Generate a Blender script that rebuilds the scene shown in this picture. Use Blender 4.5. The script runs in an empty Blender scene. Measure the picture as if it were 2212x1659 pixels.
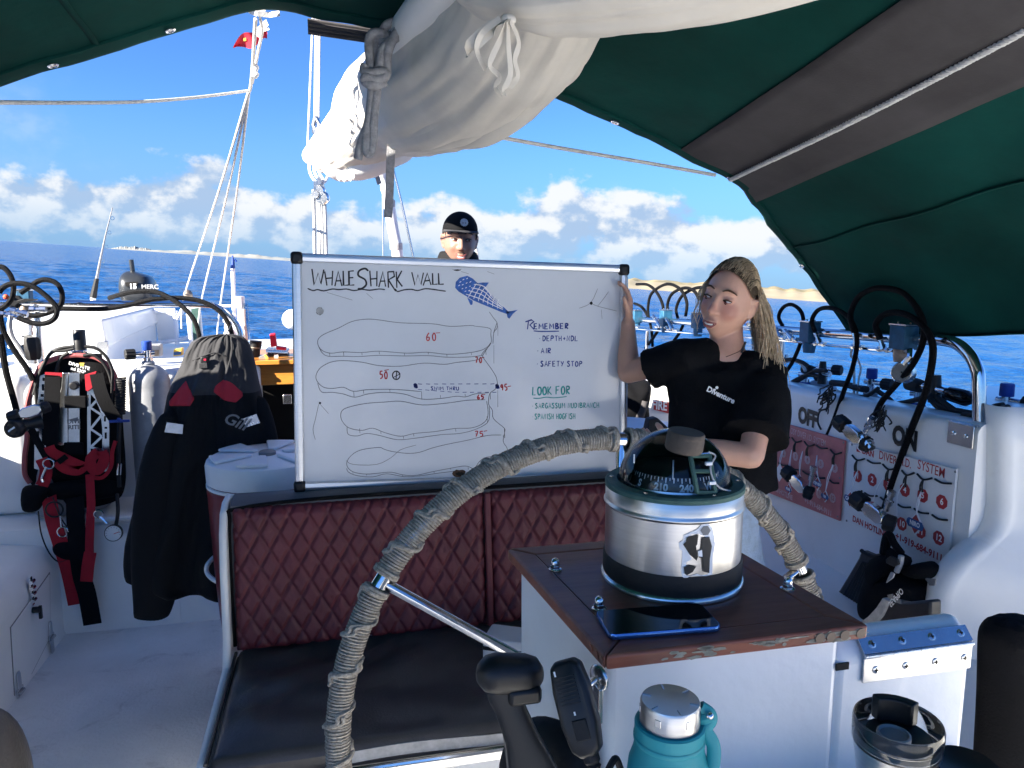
import bpy, bmesh, math, random
from math import sin, cos, pi, radians, sqrt, atan2, exp
from mathutils import Vector, Matrix, Quaternion, noise as mnoise
random.seed(11)
scene = bpy.context.scene
COL = scene.collection
# --- camera
CAM = Vector((0.0, 0.0, 1.62))
YAW, PITCH, ROLL_SEA = radians(13.0), radians(8.37), radians(3.85)
FPX, CX, CY = 1597.5, 1106.0, 829.5          # photograph measured on a 2212 x 1659 grid
cam_data = bpy.data.cameras.new('camera')
cam = bpy.data.objects.new('camera', cam_data)
COL.objects.link(cam)
cam_data.sensor_width = 36.0
cam_data.lens = 36.0 * FPX / 2212.0
cam_data.clip_start = 0.02
cam_data.clip_end = 60000.0
cam.location = CAM
FWD = Vector((sin(YAW) * cos(PITCH), cos(YAW) * cos(PITCH), -sin(PITCH)))
cam.rotation_euler = FWD.to_track_quat('-Z', 'Y').to_euler()
scene.camera = cam
# --- sea frame: the boat heels a little against the horizon
HEEL_AXIS = Vector((sin(YAW), cos(YAW), 0.0))
HEEL = Matrix.Rotation(ROLL_SEA, 4, HEEL_AXIS)   # sea frame -> boat frame
SEA_EYE = 2.9                                     # camera height above the water
# --- sun, sky, exposure
SUN_DIR = Vector((-0.82, -0.37, 0.43)).normalized()   # towards the sun, boat frame
EXPOSURE = 2.28
SKY_STRENGTH = 0.055
SUN_STRENGTH = 5.0
sun_data = bpy.data.lights.new('sun', 'SUN')
sun_data.energy = SUN_STRENGTH
sun_data.angle = radians(0.53)
sun_data.color = (1.0, 0.93, 0.82)
sun = bpy.data.objects.new('sun', sun_data)
COL.objects.link(sun)
sun.rotation_euler = (-SUN_DIR).to_track_quat('-Z', 'Y').to_euler()
sun.location = (-6, -4, 8)
world = bpy.data.worlds.new('World')
scene.world = world
world.use_nodes = True
def build_world():
 nt = world.node_tree
 N, L = nt.nodes, nt.links
 for n in list(N):
  N.remove(n)
 def nd(t, **kw):
  n = N.new(t)
  for k, v in kw.items():
   setattr(n, k, v)
  return n
 def math_(op, a, b=None, clamp=False):
  n = nd('ShaderNodeMath', operation=op, use_clamp=clamp)
  for i, x in enumerate((a, b)):
   if x is None:
    continue
   if isinstance(x, (int, float)):
    n.inputs[i].default_value = x
   else:
    L.new(x, n.inputs[i])
  return n.outputs[0]
 def smooth(x, lo, hi, a=0.0, b=1.0):
  n = nd('ShaderNodeMapRange', interpolation_type='SMOOTHSTEP')
  L.new(x, n.inputs['Value'])
  for k, v in (('From Min', lo), ('From Max', hi), ('To Min', a), ('To Max', b)):
   if isinstance(v, (int, float)):
    n.inputs[k].default_value = v
   else:
    L.new(v, n.inputs[k])
  return n.outputs[0]
 tc = nd('ShaderNodeTexCoord')
 inv = HEEL.to_3x3().inverted()
 rows = []
 for r in range(3):
  d = nd('ShaderNodeVectorMath', operation='DOT_PRODUCT')
  L.new(tc.outputs['Generated'], d.inputs[0])
  d.inputs[1].default_value = inv[r]
  rows.append(d.outputs['Value'])
 comb = nd('ShaderNodeCombineXYZ')
 for i in range(3):
  L.new(rows[i], comb.inputs[i])
 D = comb.outputs[0]
 sd = inv @ SUN_DIR
 sky = nd('ShaderNodeTexSky', sky_type='NISHITA')
 sky.sun_disc = False
 sky.sun_elevation = math.asin(sd.z)
 sky.sun_rotation = atan2(sd.x, sd.y)
 sky.altitude = 0.0
 sky.air_density = 1.0
 sky.dust_density = 0.1
 sky.ozone_density = 2.2
 L.new(D, sky.inputs['Vector'])
 el = rows[2]
 az = math_('ARCTAN2', rows[0], rows[1])
 cv = nd('ShaderNodeCombineXYZ')
 L.new(math_('MULTIPLY', az, 1.0), cv.inputs[0])
 L.new(math_('MULTIPLY', el, 1.35), cv.inputs[1])
 cv.inputs[2].default_value = 3.7
 def fbm(vec, scale, detail, rough, off=(0, 0, 0), dist=0.0):
  m = nd('ShaderNodeVectorMath', operation='ADD')
  L.new(vec, m.inputs[0])
  m.inputs[1].default_value = off
  n = nd('ShaderNodeTexNoise', noise_dimensions='3D')
  n.inputs['Scale'].default_value = scale
  n.inputs['Detail'].default_value = detail
  n.inputs['Roughness'].default_value = rough
  n.inputs['Distortion'].default_value = dist
  L.new(m.outputs[0], n.inputs['Vector'])
  return n.outputs['Fac']
 V = cv.outputs[0]
 def blob(a0, e0, ra, re):
  x = math_('DIVIDE', math_('SUBTRACT', az, a0), ra)
  y = math_('DIVIDE', math_('SUBTRACT', el, e0), re)
  r2 = math_('ADD', math_('MULTIPLY', x, x), math_('MULTIPLY', y, y))
  return math_('POWER', 2.718, math_('MULTIPLY', r2, -1.0))
 big = fbm(V, 3.0, 3.0, 0.55, (0.35, 0, 0))
 top = smooth(big, 0.30, 0.72, 0.035, 0.105)
 cov = smooth(math_('SUBTRACT', top, el), -0.055, 0.05, -0.35, 0.14)
 low = smooth(el, 0.0, 0.035, -0.16, 0.0)
 shape = math_('ADD', math_('ADD', cov, low), 0.0)
 for b in BLOBS:
  shape = math_('ADD', shape, math_('MULTIPLY', blob(*b[:4]), b[4]))
 n1 = fbm(V, 10.0, 9.0, 0.56)
 n2 = fbm(V, 10.0, 9.0, 0.56, (-0.012, 0.022, 0.0))
 dens = math_('ADD', shape, n1)
 mask = smooth(dens, 0.505, 0.625)
 wisp = fbm(V, 4.0, 8.0, 0.6, (5, 2, 1))
 wm = smooth(wisp, 0.55, 0.8, 0.0, 0.28)
 wm = math_('MULTIPLY', wm, smooth(el, 0.12, 0.26, 1.0, 0.0))
 mask = math_('MAXIMUM', mask, wm)
 lit = math_('ADD', math_('MULTIPLY', math_('SUBTRACT', n1, n2), 5.5), 0.50)
 lit = math_('ADD', lit, smooth(math_('SUBTRACT', el, top), -0.10, 0.02, -0.22, 0.22))
 lit = smooth(lit, 0.12, 0.92)
 col = nd('ShaderNodeMix', data_type='RGBA')
 L.new(lit, col.inputs['Factor'])
 col.inputs[6].default_value = (1.65, 2.25, 3.15, 1)
 col.inputs[7].default_value = (3.6, 3.7, 3.8, 1)
 mix = nd('ShaderNodeMix', data_type='RGBA')
 L.new(math_('MULTIPLY', mask, smooth(el, 0.0, 0.07, 0.35, 0.97)), mix.inputs['Factor'])
 hsv = nd('ShaderNodeVectorMath', operation='MULTIPLY')
 hsv.inputs[1].default_value = (0.29, 0.51, 0.89)
 L.new(sky.outputs['Color'], hsv.inputs[0])
 hz = nd('ShaderNodeMix', data_type='RGBA')
 L.new(smooth(el, -0.02, 0.20, 0.85, 0.0), hz.inputs['Factor'])
 L.new(hsv.outputs[0], hz.inputs[6]); hz.inputs[7].default_value = (0.95, 1.80, 3.10, 1)
 L.new(hz.outputs[2], mix.inputs[6])
 L.new(col.outputs[2], mix.inputs[7])
 bg = nd('ShaderNodeBackground')
 bg.inputs['Strength'].default_value = SKY_STRENGTH
 L.new(mix.outputs[2], bg.inputs['Color'])
 out = nd('ShaderNodeOutputWorld')
 L.new(bg.outputs[0], out.inputs['Surface'])
scene.view_settings.view_transform = 'Standard'
scene.view_settings.look = 'None'
scene.view_settings.gamma = 1.0
scene.view_settings.use_curve_mapping = False
scene.view_settings.exposure = EXPOSURE
scene.cycles.use_denoising = True
scene.cycles.max_bounces = 10
scene.cycles.diffuse_bounces = 5
scene.cycles.glossy_bounces = 5
scene.cycles.transmission_bounces = 8
scene.cycles.transparent_max_bounces = 12
scene.cycles.sample_clamp_indirect = 6.0
scene.cycles.caustics_reflective = False
scene.cycles.caustics_refractive = False
# --- pixel -> place
def ray(x, y):
 dx, up = (x - CX) / FPX, (CY - y) / FPX
 f = cos(PITCH) + up * sin(PITCH)
 z = -sin(PITCH) + up * cos(PITCH)
 return Vector((dx * cos(YAW) + f * sin(YAW), -dx * sin(YAW) + f * cos(YAW), z))
def atY(x, y, Y):
 d = ray(x, y); return CAM + d * (Y / d.y)
def atX(x, y, X):
 d = ray(x, y); return CAM + d * (X / d.x)
def atZ(x, y, Z):
 d = ray(x, y); return CAM + d * ((Z - CAM.z) / d.z)
def atT(x, y, t):
 return CAM + ray(x, y) * t
def onplane(x, y, p0, n):
 d = ray(x, y); return CAM + d * ((p0 - CAM).dot(n) / d.dot(n))
def sea_dir(x, y):
 d = (HEEL.to_3x3().inverted() @ ray(x, y)).normalized()
 return atan2(d.x, d.y), d.z
BLOBS = []
for (px, py, rx, ry, w) in ((445, 352, 70, 42, .26), (330, 322, 40, 16, .12), (960, 395, 120, 60, .25), (1230, 400, 170, 80, .28),
       (1480, 450, 150, 75, .26), (1250, 352, 80, 26, .12), (120, 440, 260, 50, .20), (480, 465, 190, 45, .16),
       (780, 430, 80, 40, .08), (1100, 520, 400, 60, .06)):
 a, e = sea_dir(px, py)
 BLOBS.append((a, e, rx / FPX, ry / FPX, w))
build_world()
# --- mesh helpers
def frame_from(d, up=Vector((0, 0, 1))):
 d = d.normalized()
 if abs(d.dot(up)) > 0.999:
  up = Vector((1, 0, 0))
 s = d.cross(up).normalized()
 return s, s.cross(d).normalized()
def smooth_path(pts, n=8, closed=False):
 pts = [Vector(p) for p in pts]
 if len(pts) < 3:
  return pts
 out, m = [], len(pts)
 rng = range(m if closed else m - 1)
 for i in rng:
  if closed:
   p0, p1, p2, p3 = pts[i - 1], pts[i], pts[(i + 1) % m], pts[(i + 2) % m]
  else:
   p0, p1, p2, p3 = pts[max(i - 1, 0)], pts[i], pts[i + 1], pts[min(i + 2, m - 1)]
  for k in range(n):
   t = k / n
   out.append(0.5 * ((2 * p1) + (p2 - p0) * t + (2 * p0 - 5 * p1 + 4 * p2 - p3) * t * t + (3 * p1 - p0 - 3 * p2 + p3) * t ** 3))
 if not closed:
  out.append(pts[-1].copy())
 return out
class MB:
 def __init__(self):
  self.v, self.f, self.m = [], [], []
  self.mi = 0
 def face(self, *idx):
  self.f.append(tuple(idx)); self.m.append(self.mi)
 def add(self, verts):
  o = len(self.v)
  self.v.extend(Vector(p) for p in verts)
  return o
 def box(self, c, s, rot=None):
  c = Vector(c); hx, hy, hz = s[0] / 2, s[1] / 2, s[2] / 2
  ps = [Vector((x, y, z)) for z in (-hz, hz) for y in (-hy, hy) for x in (-hx, hx)]
  if rot is not None:
   ps = [rot @ p for p in ps]
  o = self.add([c + p for p in ps])
  for q in ((0, 2, 3, 1), (4, 5, 7, 6), (0, 1, 5, 4), (2, 6, 7, 3), (0, 4, 6, 2), (1, 3, 7, 5)):
   self.face(*[o + i for i in q])
  return self
 def hexa(self, p):          # eight corners: bottom ring 0-3, top ring 4-7
  o = self.add(p)
  for q in ((3, 2, 1, 0), (4, 5, 6, 7), (0, 1, 5, 4), (1, 2, 6, 5), (2, 3, 7, 6), (3, 0, 4, 7)):
   self.face(*[o + i for i in q])
  return self
 def rings(self, rings, closed_ring=True, cap=True, loop=False):
  n = len(rings[0]); o = len(self.v)
  for r in rings:
   self.add(r)
  k = len(rings)
  for i in range(k if loop else k - 1):
   a, b = o + i * n, o + ((i + 1) % k) * n
   for j in range(n if closed_ring else n - 1):
    j2 = (j + 1) % n
    self.face(a + j, a + j2, b + j2, b + j)
  if cap and closed_ring and not loop:
   self.face(*[o + j for j in reversed(range(n))])
   self.face(*[o + (k - 1) * n + j for j in range(n)])
  return self
 def tube(self, path, r, n=8, cap=True, loop=False, flat=1.0, up=Vector((0, 0, 1)), twist=0.0):
  path = [Vector(p) for p in path]
  m = len(path); rs = r if isinstance(r, (list, tuple)) else [r] * m
  rings = []
  t0 = (path[1] - path[0]).normalized()
  s, u = frame_from(t0, up)
  prev = t0
  for i, p in enumerate(path):
   if loop:
    t = (path[(i + 1) % m] - path[i - 1])
   else:
    t = path[min(i + 1, m - 1)] - path[max(i - 1, 0)]
   t = t.normalized() if t.length > 1e-9 else prev
   q = prev.rotation_difference(t)
   s = q @ s; u = q @ u; prev = t
   ring = []
   for j in range(n):
    a = 2 * pi * j / n + twist * i
    ring.append(p + s * (cos(a) * rs[i]) + u * (sin(a) * rs[i] * flat))
   rings.append(ring)
  return self.rings(rings, True, cap, loop)
 def lathe(self, prof, n=24, o=(0, 0, 0), ax=(0, 0, 1), cap=True):
  o = Vector(o); ax = Vector(ax).normalized(); s, u = frame_from(ax, Vector((0, 1, 0)))
  rings = [[o + ax * h + (s * cos(2 * pi * j / n) + u * sin(2 * pi * j / n)) * max(r, 1e-5) for j in range(n)] for r, h in prof]
  return self.rings(rings, True, cap)
 def cyl(self, a, b, r, n=16, r2=None):
  a, b = Vector(a), Vector(b); s, u = frame_from(b - a)
  r2 = r if r2 is None else r2
  return self.rings([[p + (s * cos(2 * pi * j / n) + u * sin(2 * pi * j / n)) * q for j in range(n)] for p, q in ((a, r), (b, r2))])
 def ball(self, c, r, n=14, m=9, sc=(1, 1, 1), rot=None):
  c = Vector(c); rings = []
  for i in range(m + 1):
   t = pi * (0.02 + 0.96 * i / m)
   ring = []
   for j in range(n):
    a = 2 * pi * j / n
    p = Vector((sin(t) * cos(a) * r * sc[0], sin(t) * sin(a) * r * sc[1], -cos(t) * r * sc[2]))
    ring.append(c + (rot @ p if rot is not None else p))
   rings.append(ring)
  return self.rings(rings)
 def prism(self, pts, off):
  pts = [Vector(p) for p in pts]; off = Vector(off)
  return self.rings([pts, [p + off for p in pts]])
 def grid(self, fn, nu, nv, loop_u=False, loop_v=False):
  o = len(self.v)
  for i in range(nu):
   for j in range(nv):
    self.v.append(Vector(fn(i / (nu if loop_u else nu - 1), j / (nv if loop_v else nv - 1))))
  for i in range(nu if loop_u else nu - 1):
   for j in range(nv if loop_v else nv - 1):
    a = o + i * nv + j; b = o + ((i + 1) % nu) * nv + j
    a2 = o + i * nv + (j + 1) % nv; b2 = o + ((i + 1) % nu) * nv + (j + 1) % nv
    self.face(a, b, b2, a2)
  return self
 def ribbon(self, path, w, nrm, thick=0.0):
  path = [Vector(p) for p in path]; m = len(path)
  ws = w if isinstance(w, (list, tuple)) else [w] * m
  nr = nrm if isinstance(nrm, list) else [nrm] * m
  A, B = [], []
  for i, p in enumerate(path):
   t = path[min(i + 1, m - 1)] - path[max(i - 1, 0)]
   n = Vector(nr[i]); s = t.cross(n)
   s = s.normalized() if s.length > 1e-9 else Vector((1, 0, 0))
   A.append(p + s * ws[i] / 2); B.append(p - s * ws[i] / 2)
  if thick <= 0:
   return self.rings([[a, b] for a, b in zip(A, B)], False, False)
  rr = []
  for i in range(m):
   n = Vector(nr[i]).normalized() * thick / 2
   rr.append([A[i] + n, B[i] + n, B[i] - n, A[i] - n])
  return self.rings(rr)
 def xform(self, M, start=0):
  for i in range(start, len(self.v)):
   self.v[i] = M @ self.v[i]
  return self
 def build(self, name, mat, parent=None, smooth=True, bevel=0.0, subsurf=0, local=False, sharp=35, solid=0.0, segs=2):
  me = bpy.data.meshes.new(name)
  off = parent_world(parent) if (parent is not None and not local) else Vector((0, 0, 0))
  me.from_pydata([tuple(p - off) for p in self.v], [], self.f)
  mats = mat if isinstance(mat, (list, tuple)) else [mat]
  for q in mats:
   me.materials.append(M[q] if isinstance(q, str) else q)
  if len(mats) > 1:
   me.polygons.foreach_set('material_index', self.m)
  bm = bmesh.new(); bm.from_mesh(me)
  bmesh.ops.recalc_face_normals(bm, faces=bm.faces)
  if smooth:
   lim = radians(sharp)
   for f in bm.faces:
    f.smooth = True
   for e in bm.edges:
    if len(e.link_faces) == 2 and e.calc_face_angle(0) > lim:
     e.smooth = False
  bm.to_mesh(me); bm.free()
  o = bpy.data.objects.new(name, me)
  COL.objects.link(o)
  if parent is not None:
   o.parent = parent
  if solid:
   md = o.modifiers.new('solid', 'SOLIDIFY'); md.thickness = solid; md.offset = 0
  if bevel:
   md = o.modifiers.new('bevel', 'BEVEL'); md.width = bevel; md.segments = segs; md.limit_method = 'ANGLE'; md.angle_limit = radians(35)
   md.harden_normals = False
  if subsurf:
   md = o.modifiers.new('sub', 'SUBSURF'); md.levels = subsurf; md.render_levels = subsurf
  return o
def parent_world(p):
 v = Vector((0, 0, 0))
 while p is not None:
  v = v + p.location; p = p.parent
 return v
def tag(o, label, cat, group=None):
 o['label'] = label; o['category'] = cat
 if group:
  o['group'] = group
 return o
def struct(o):
 o['kind'] = 'structure'; return o
def thing(name, label, cat, loc=(0, 0, 0), rot=(0, 0, 0), group=None):
 o = bpy.data.objects.new(name, None); COL.objects.link(o)
 o.location = loc; o.rotation_euler = rot; o.empty_display_size = 0.05
 return tag(o, label, cat, group)
def copy_tree(o, parent=None):
 c = o.copy(); COL.objects.link(c); c.parent = parent
 for ch in list(o.children):
  copy_tree(ch, c)
 return c
def text_mesh(s, size, font_bold=0.0, extrude=0.0, align='CENTER', space=1.0, shear=0.0):
 cu = bpy.data.curves.new('lettering', 'FONT')
 cu.body = s; cu.size = size; cu.align_x = align; cu.align_y = 'CENTER'
 cu.offset = font_bold; cu.extrude = extrude; cu.space_character = space; cu.shear = shear
 cu.resolution_u = 3
 o = bpy.data.objects.new('lettering', cu); COL.objects.link(o)
 dg = bpy.context.evaluated_depsgraph_get(); dg.update()
 me = bpy.data.meshes.new_from_object(o.evaluated_get(dg))
 bpy.data.objects.remove(o); bpy.data.curves.remove(cu)
 return me
def text(s, size, origin, right, up, mat, parent, name='lettering', bold=0.0, align='CENTER', space=1.0, shear=0.0, sx=1.0):
 me = text_mesh(s, size, bold, 0.0, align, space, shear)
 right, up = Vector(right).normalized(), Vector(up).normalized()
 n = right.cross(up)
 off = parent_world(parent)
 for v in me.vertices:
  v.co = Vector(origin) + right * (v.co.x * sx) + up * v.co.y - off
 me.name = name; me.materials.clear(); me.materials.append(M[mat])
 o = bpy.data.objects.new(name, me); COL.objects.link(o); o.parent = parent
 return o
# --- materials
M = {}
def mat(name, col, rough=0.5, metal=0.0, var=0.10, vscale=6.0, bump=0.0, bscale=60.0, spec=0.5, coat=0.0, trans=0.0, ior=1.45,
  alpha=1.0, sheen=0.0, col2=None, detail=5.0, rvar=0.12, sub=0.0, stretch=None, aniso=0.0):
 m = bpy.data.materials.new(name); m.use_nodes = True
 nt = m.node_tree; N, L = nt.nodes, nt.links
 b = N['Principled BSDF']
 c = (col[0], col[1], col[2], 1)
 b.inputs['Base Color'].default_value = c
 b.inputs['Roughness'].default_value = rough
 b.inputs['Metallic'].default_value = metal
 b.inputs['Specular IOR Level'].default_value = spec
 b.inputs['Coat Weight'].default_value = coat
 b.inputs['Transmission Weight'].default_value = trans
 b.inputs['IOR'].default_value = ior
 b.inputs['Alpha'].default_value = alpha
 b.inputs['Sheen Weight'].default_value = sheen
 if sub:
  b.inputs['Subsurface Weight'].default_value = sub
  b.inputs['Subsurface Radius'].default_value = (0.012, 0.005, 0.003)
  b.inputs['Subsurface Scale'].default_value = 0.6
 tc = N.new('ShaderNodeTexCoord')
 vec = tc.outputs['Object']
 if stretch:
  mp = N.new('ShaderNodeMapping'); mp.inputs['Scale'].default_value = stretch
  L.new(vec, mp.inputs['Vector']); vec = mp.outputs['Vector']
 if var or col2:
  n = N.new('ShaderNodeTexNoise'); n.inputs['Scale'].default_value = vscale; n.inputs['Detail'].default_value = detail
  n.inputs['Roughness'].default_value = 0.62
  L.new(vec, n.inputs['Vector'])
  r = N.new('ShaderNodeMapRange'); r.inputs['From Min'].default_value = 0.32; r.inputs['From Max'].default_value = 0.68
  L.new(n.outputs['Fac'], r.inputs['Value'])
  mx = N.new('ShaderNodeMix'); mx.data_type = 'RGBA'
  L.new(r.outputs['Result'], mx.inputs['Factor'])
  c2 = col2 if col2 else tuple(min(1.0, x * (1 + var)) for x in col)
  c1 = col if col2 else tuple(x * (1 - var) for x in col)
  mx.inputs[6].default_value = (*c1, 1); mx.inputs[7].default_value = (*c2, 1)
  L.new(mx.outputs[2], b.inputs['Base Color'])
  if rvar:
   rr = N.new('ShaderNodeMapRange')
   rr.inputs['To Min'].default_value = max(0.02, rough - rvar * rough); rr.inputs['To Max'].default_value = min(1, rough + rvar * rough * 2)
   L.new(n.outputs['Fac'], rr.inputs['Value']); L.new(rr.outputs['Result'], b.inputs['Roughness'])
 if bump:
  n2 = N.new('ShaderNodeTexNoise'); n2.inputs['Scale'].default_value = bscale; n2.inputs['Detail'].default_value = 4.0
  L.new(vec, n2.inputs['Vector'])
  bp = N.new('ShaderNodeBump'); bp.inputs['Strength'].default_value = bump; bp.inputs['Distance'].default_value = 0.01
  L.new(n2.outputs['Fac'], bp.inputs['Height']); L.new(bp.outputs['Normal'], b.inputs['Normal'])
 M[name] = m
 return m
def nodes(name):
 nt = M[name].node_tree
 return nt.nodes, nt.links, nt.nodes['Principled BSDF']
mat('gelcoat', (0.81, 0.81, 0.79), 0.32, var=0.05, vscale=3, bump=0.03, bscale=14, coat=0.15)
mat('white_paint', (0.82, 0.83, 0.83), 0.34, var=0.03, vscale=5, bump=0.30, bscale=16, coat=0.1)
mat('deck_paint', (0.60, 0.60, 0.585), 0.7, var=0.0, col2=(0.72, 0.72, 0.70), vscale=3.5, bump=0.22, bscale=120, detail=8)
mat('white_plastic', (0.80, 0.81, 0.82), 0.36, var=0.03)
mat('whiteboard', (0.74, 0.76, 0.80), 0.16, var=0.035, vscale=3, coat=0.2)
mat('aluminium', (0.74, 0.75, 0.77), 0.30, metal=1.0, var=0.05, vscale=20, stretch=(1, 1, 12))
mat('steel', (0.74, 0.74, 0.75), 0.12, metal=1.0, var=0.05, vscale=12)
mat('steel_worn', (0.66, 0.66, 0.66), 0.24, metal=1.0, var=0.10, vscale=16, bump=0.02, bscale=40)
mat('steel_brushed', (0.62, 0.61, 0.60), 0.30, metal=1.0, var=0.08, vscale=9, stretch=(1, 1, 20))
mat('black_plastic', (0.007, 0.007, 0.008), 0.42, var=0.2, bump=0.02, bscale=200)
mat('black_rubber', (0.008, 0.008, 0.009), 0.62, var=0.25, bump=0.10, bscale=120)
mat('black_fabric', (0.005, 0.005, 0.006), 0.92, var=0.35, vscale=12, bump=0.25, bscale=220, spec=0.2)
mat('black_gloss', (0.006, 0.006, 0.007), 0.05, var=0.0)
mat('grey_fabric', (0.040, 0.040, 0.043), 0.85, var=0.2, vscale=9, bump=0.2, bscale=180, spec=0.25)
mat('green_canvas', (0.003, 0.044, 0.037), 0.92, var=0.34, vscale=1.8, bump=0.5, bscale=9, spec=0.15)
mat('canvas_strip', (0.062, 0.058, 0.060), 0.85, var=0.25, vscale=3.0, bump=0.1, bscale=160, spec=0.2)
mat('burgundy_vinyl', (0.115, 0.020, 0.028), 0.45, var=0.18, vscale=5, bump=0.2, bscale=230)
mat('dark_vinyl', (0.075, 0.068, 0.064), 0.34, var=0.25, vscale=4, bump=0.12, bscale=150)
mat('grey_vinyl', (0.085, 0.088, 0.095), 0.55, var=0.2, vscale=6, bump=0.1, bscale=90)
mat('zip_tape', (0.42, 0.42, 0.42), 0.7, var=0.2, vscale=40)
mat('cooler_red', (0.16, 0.010, 0.016), 0.33, var=0.08, coat=0.2)
mat('strap_red', (0.36, 0.018, 0.03), 0.78, var=0.15, vscale=20, bump=0.25, bscale=300, spec=0.2)
mat('strap_red_pale', (0.40, 0.10, 0.10), 0.8, var=0.2, vscale=10, bump=0.2, bscale=200)
mat('jacket_red', (0.42, 0.018, 0.035), 0.75, var=0.1, vscale=12, bump=0.15, bscale=160)
mat('jacket_black', (0.006, 0.006, 0.007), 0.78, var=0.3, vscale=6, bump=0.15, bscale=170, spec=0.3)
mat('reflective', (0.55, 0.57, 0.60), 0.25, metal=0.7, var=0.15, vscale=30)
mat('tank_paint', (0.30, 0.31, 0.33), 0.45, metal=0.35, var=0.28, vscale=7, bump=0.06, bscale=30, detail=9)
mat('tank_blue', (0.012, 0.055, 0.26), 0.4, var=0.15)
mat('cap_blue', (0.012, 0.05, 0.28), 0.45, var=0.1)
mat('valve_blue', (0.016, 0.09, 0.17), 0.55, var=0.25, vscale=30, bump=0.15, bscale=60)
mat('brass_old', (0.30, 0.24, 0.19), 0.45, metal=0.8, var=0.35, vscale=50)
mat('sailcloth', (0.66, 0.62, 0.55), 0.8, var=0.10, vscale=3.0, bump=0.06, bscale=90, spec=0.2)
mat('sail_white', (0.80, 0.80, 0.79), 0.7, var=0.04, vscale=4, spec=0.25)
mat('rope_grey', (0.30, 0.30, 0.31), 0.9, var=0.25, vscale=60, bump=0.4, bscale=300, spec=0.15)
mat('rope_white', (0.66, 0.65, 0.62), 0.85, var=0.15, vscale=60, bump=0.3, bscale=350)
mat('rope_wheel', (0.27, 0.232, 0.185), 0.95, var=0.0, col2=(0.56, 0.51, 0.43), vscale=130, bump=0.5, bscale=420, spec=0.1)
mat('rope_yellow', (0.62, 0.42, 0.10), 0.8, var=0.2, vscale=60)
mat('teak', (0.20, 0.056, 0.033), 0.38, var=0.0, col2=(0.32, 0.105, 0.06), vscale=9, bump=0.04, bscale=24, coat=0.12, stretch=(1, 6, 6))
mat('varnish_orange', (0.50, 0.20, 0.035), 0.3, var=0.2, vscale=6, coat=0.4, stretch=(1, 8, 8))
mat('teal_silicone', (0.022, 0.30, 0.33), 0.5, var=0.05)
mat('patina_green', (0.055, 0.12, 0.10), 0.62, var=0.25, vscale=40, bump=0.12, bscale=80, metal=0.2)
mat('cork_brown', (0.085, 0.066, 0.052), 0.7, var=0.3, vscale=30, bump=0.1, bscale=90)
mat('print_white', (0.85, 0.85, 0.85), 0.6, var=0.0)
mat('print_black', (0.02, 0.02, 0.022), 0.5, var=0.15, vscale=40)
mat('print_red', (0.42, 0.03, 0.035), 0.5, var=0.15, vscale=30)
mat('print_grey', (0.20, 0.20, 0.20), 0.5, var=0.1)
mat('print_pale', (0.62, 0.42, 0.42), 0.6, var=0.2, vscale=25)
mat('ink_black', (0.02, 0.022, 0.026), 0.5, var=0.3, vscale=80)
mat('ink_grey', (0.16, 0.17, 0.18), 0.5, var=0.3, vscale=80)
mat('ink_blue', (0.020, 0.045, 0.26), 0.5, var=0.3, vscale=80)
mat('ink_shark', (0.035, 0.13, 0.46), 0.5, var=0.35, vscale=90)
mat('ink_red', (0.55, 0.05, 0.05), 0.5, var=0.3, vscale=80)
mat('ink_teal', (0.03, 0.34, 0.31), 0.5, var=0.3, vscale=80)
mat('sign_pink', (0.50, 0.155, 0.16), 0.5, var=0.22, vscale=9, detail=9)
mat('sign_white', (0.74, 0.74, 0.73), 0.4, var=0.06, vscale=8)
mat('tag_red', (0.38, 0.05, 0.045), 0.5, var=0.2, vscale=40)
mat('tag_blue', (0.03, 0.10, 0.28), 0.5, var=0.2, vscale=40)
mat('hole_dark', (0.010, 0.009, 0.008), 0.9, var=0.0)
mat('board_core', (0.10, 0.055, 0.03), 0.9, var=0.4, vscale=90, bump=0.6, bscale=150)
mat('engine_grey', (0.028, 0.031, 0.034), 0.3, var=0.1, coat=0.3)
mat('sticker_white', (0.90, 0.90, 0.90), 0.4, var=0.0)
mat('flag_red', (0.55, 0.02, 0.04), 0.8, var=0.1)
mat('flag_blue', (0.01, 0.02, 0.12), 0.8, var=0.1)
mat('flag_white', (0.75, 0.75, 0.75), 0.8, var=0.05)
mat('orange_bright', (0.75, 0.10, 0.03), 0.5, var=0.1)
mat('red_bright', (0.60, 0.015, 0.05), 0.45, var=0.1)
mat('yellow_bright', (0.70, 0.48, 0.08), 0.5, var=0.1)
mat('clear_plastic', (0.80, 0.84, 0.86), 0.08, trans=0.85, ior=1.2, var=0.0)
mat('skin_woman', (0.70, 0.40, 0.29), 0.42, var=0.07, vscale=18, bump=0.04, bscale=160, sub=0.12)
mat('skin_arm', (0.50, 0.27, 0.195), 0.45, var=0.07, vscale=14, bump=0.05, bscale=160, sub=0.1)
mat('skin_man', (0.27, 0.145, 0.105), 0.45, var=0.06, vscale=18, bump=0.04, bscale=160, sub=0.1)
mat('lip', (0.34, 0.10, 0.085), 0.35, var=0.05)
mat('brow', (0.09, 0.045, 0.025), 0.8, var=0.2)
mat('brow_dark', (0.02, 0.014, 0.012), 0.8, var=0.2)
mat('eye_white', (0.72, 0.70, 0.68), 0.2, var=0.02)
mat('eye_iris', (0.03, 0.022, 0.018), 0.12, var=0.0)
mat('teeth', (0.80, 0.77, 0.72), 0.25, var=0.03)
mat('mouth_dark', (0.10, 0.03, 0.03), 0.4, var=0.0)
mat('hair_blond', (0.46, 0.31, 0.17), 0.36, var=0.0, col2=(0.80, 0.64, 0.43), vscale=70, bump=0.5, bscale=320)
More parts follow.
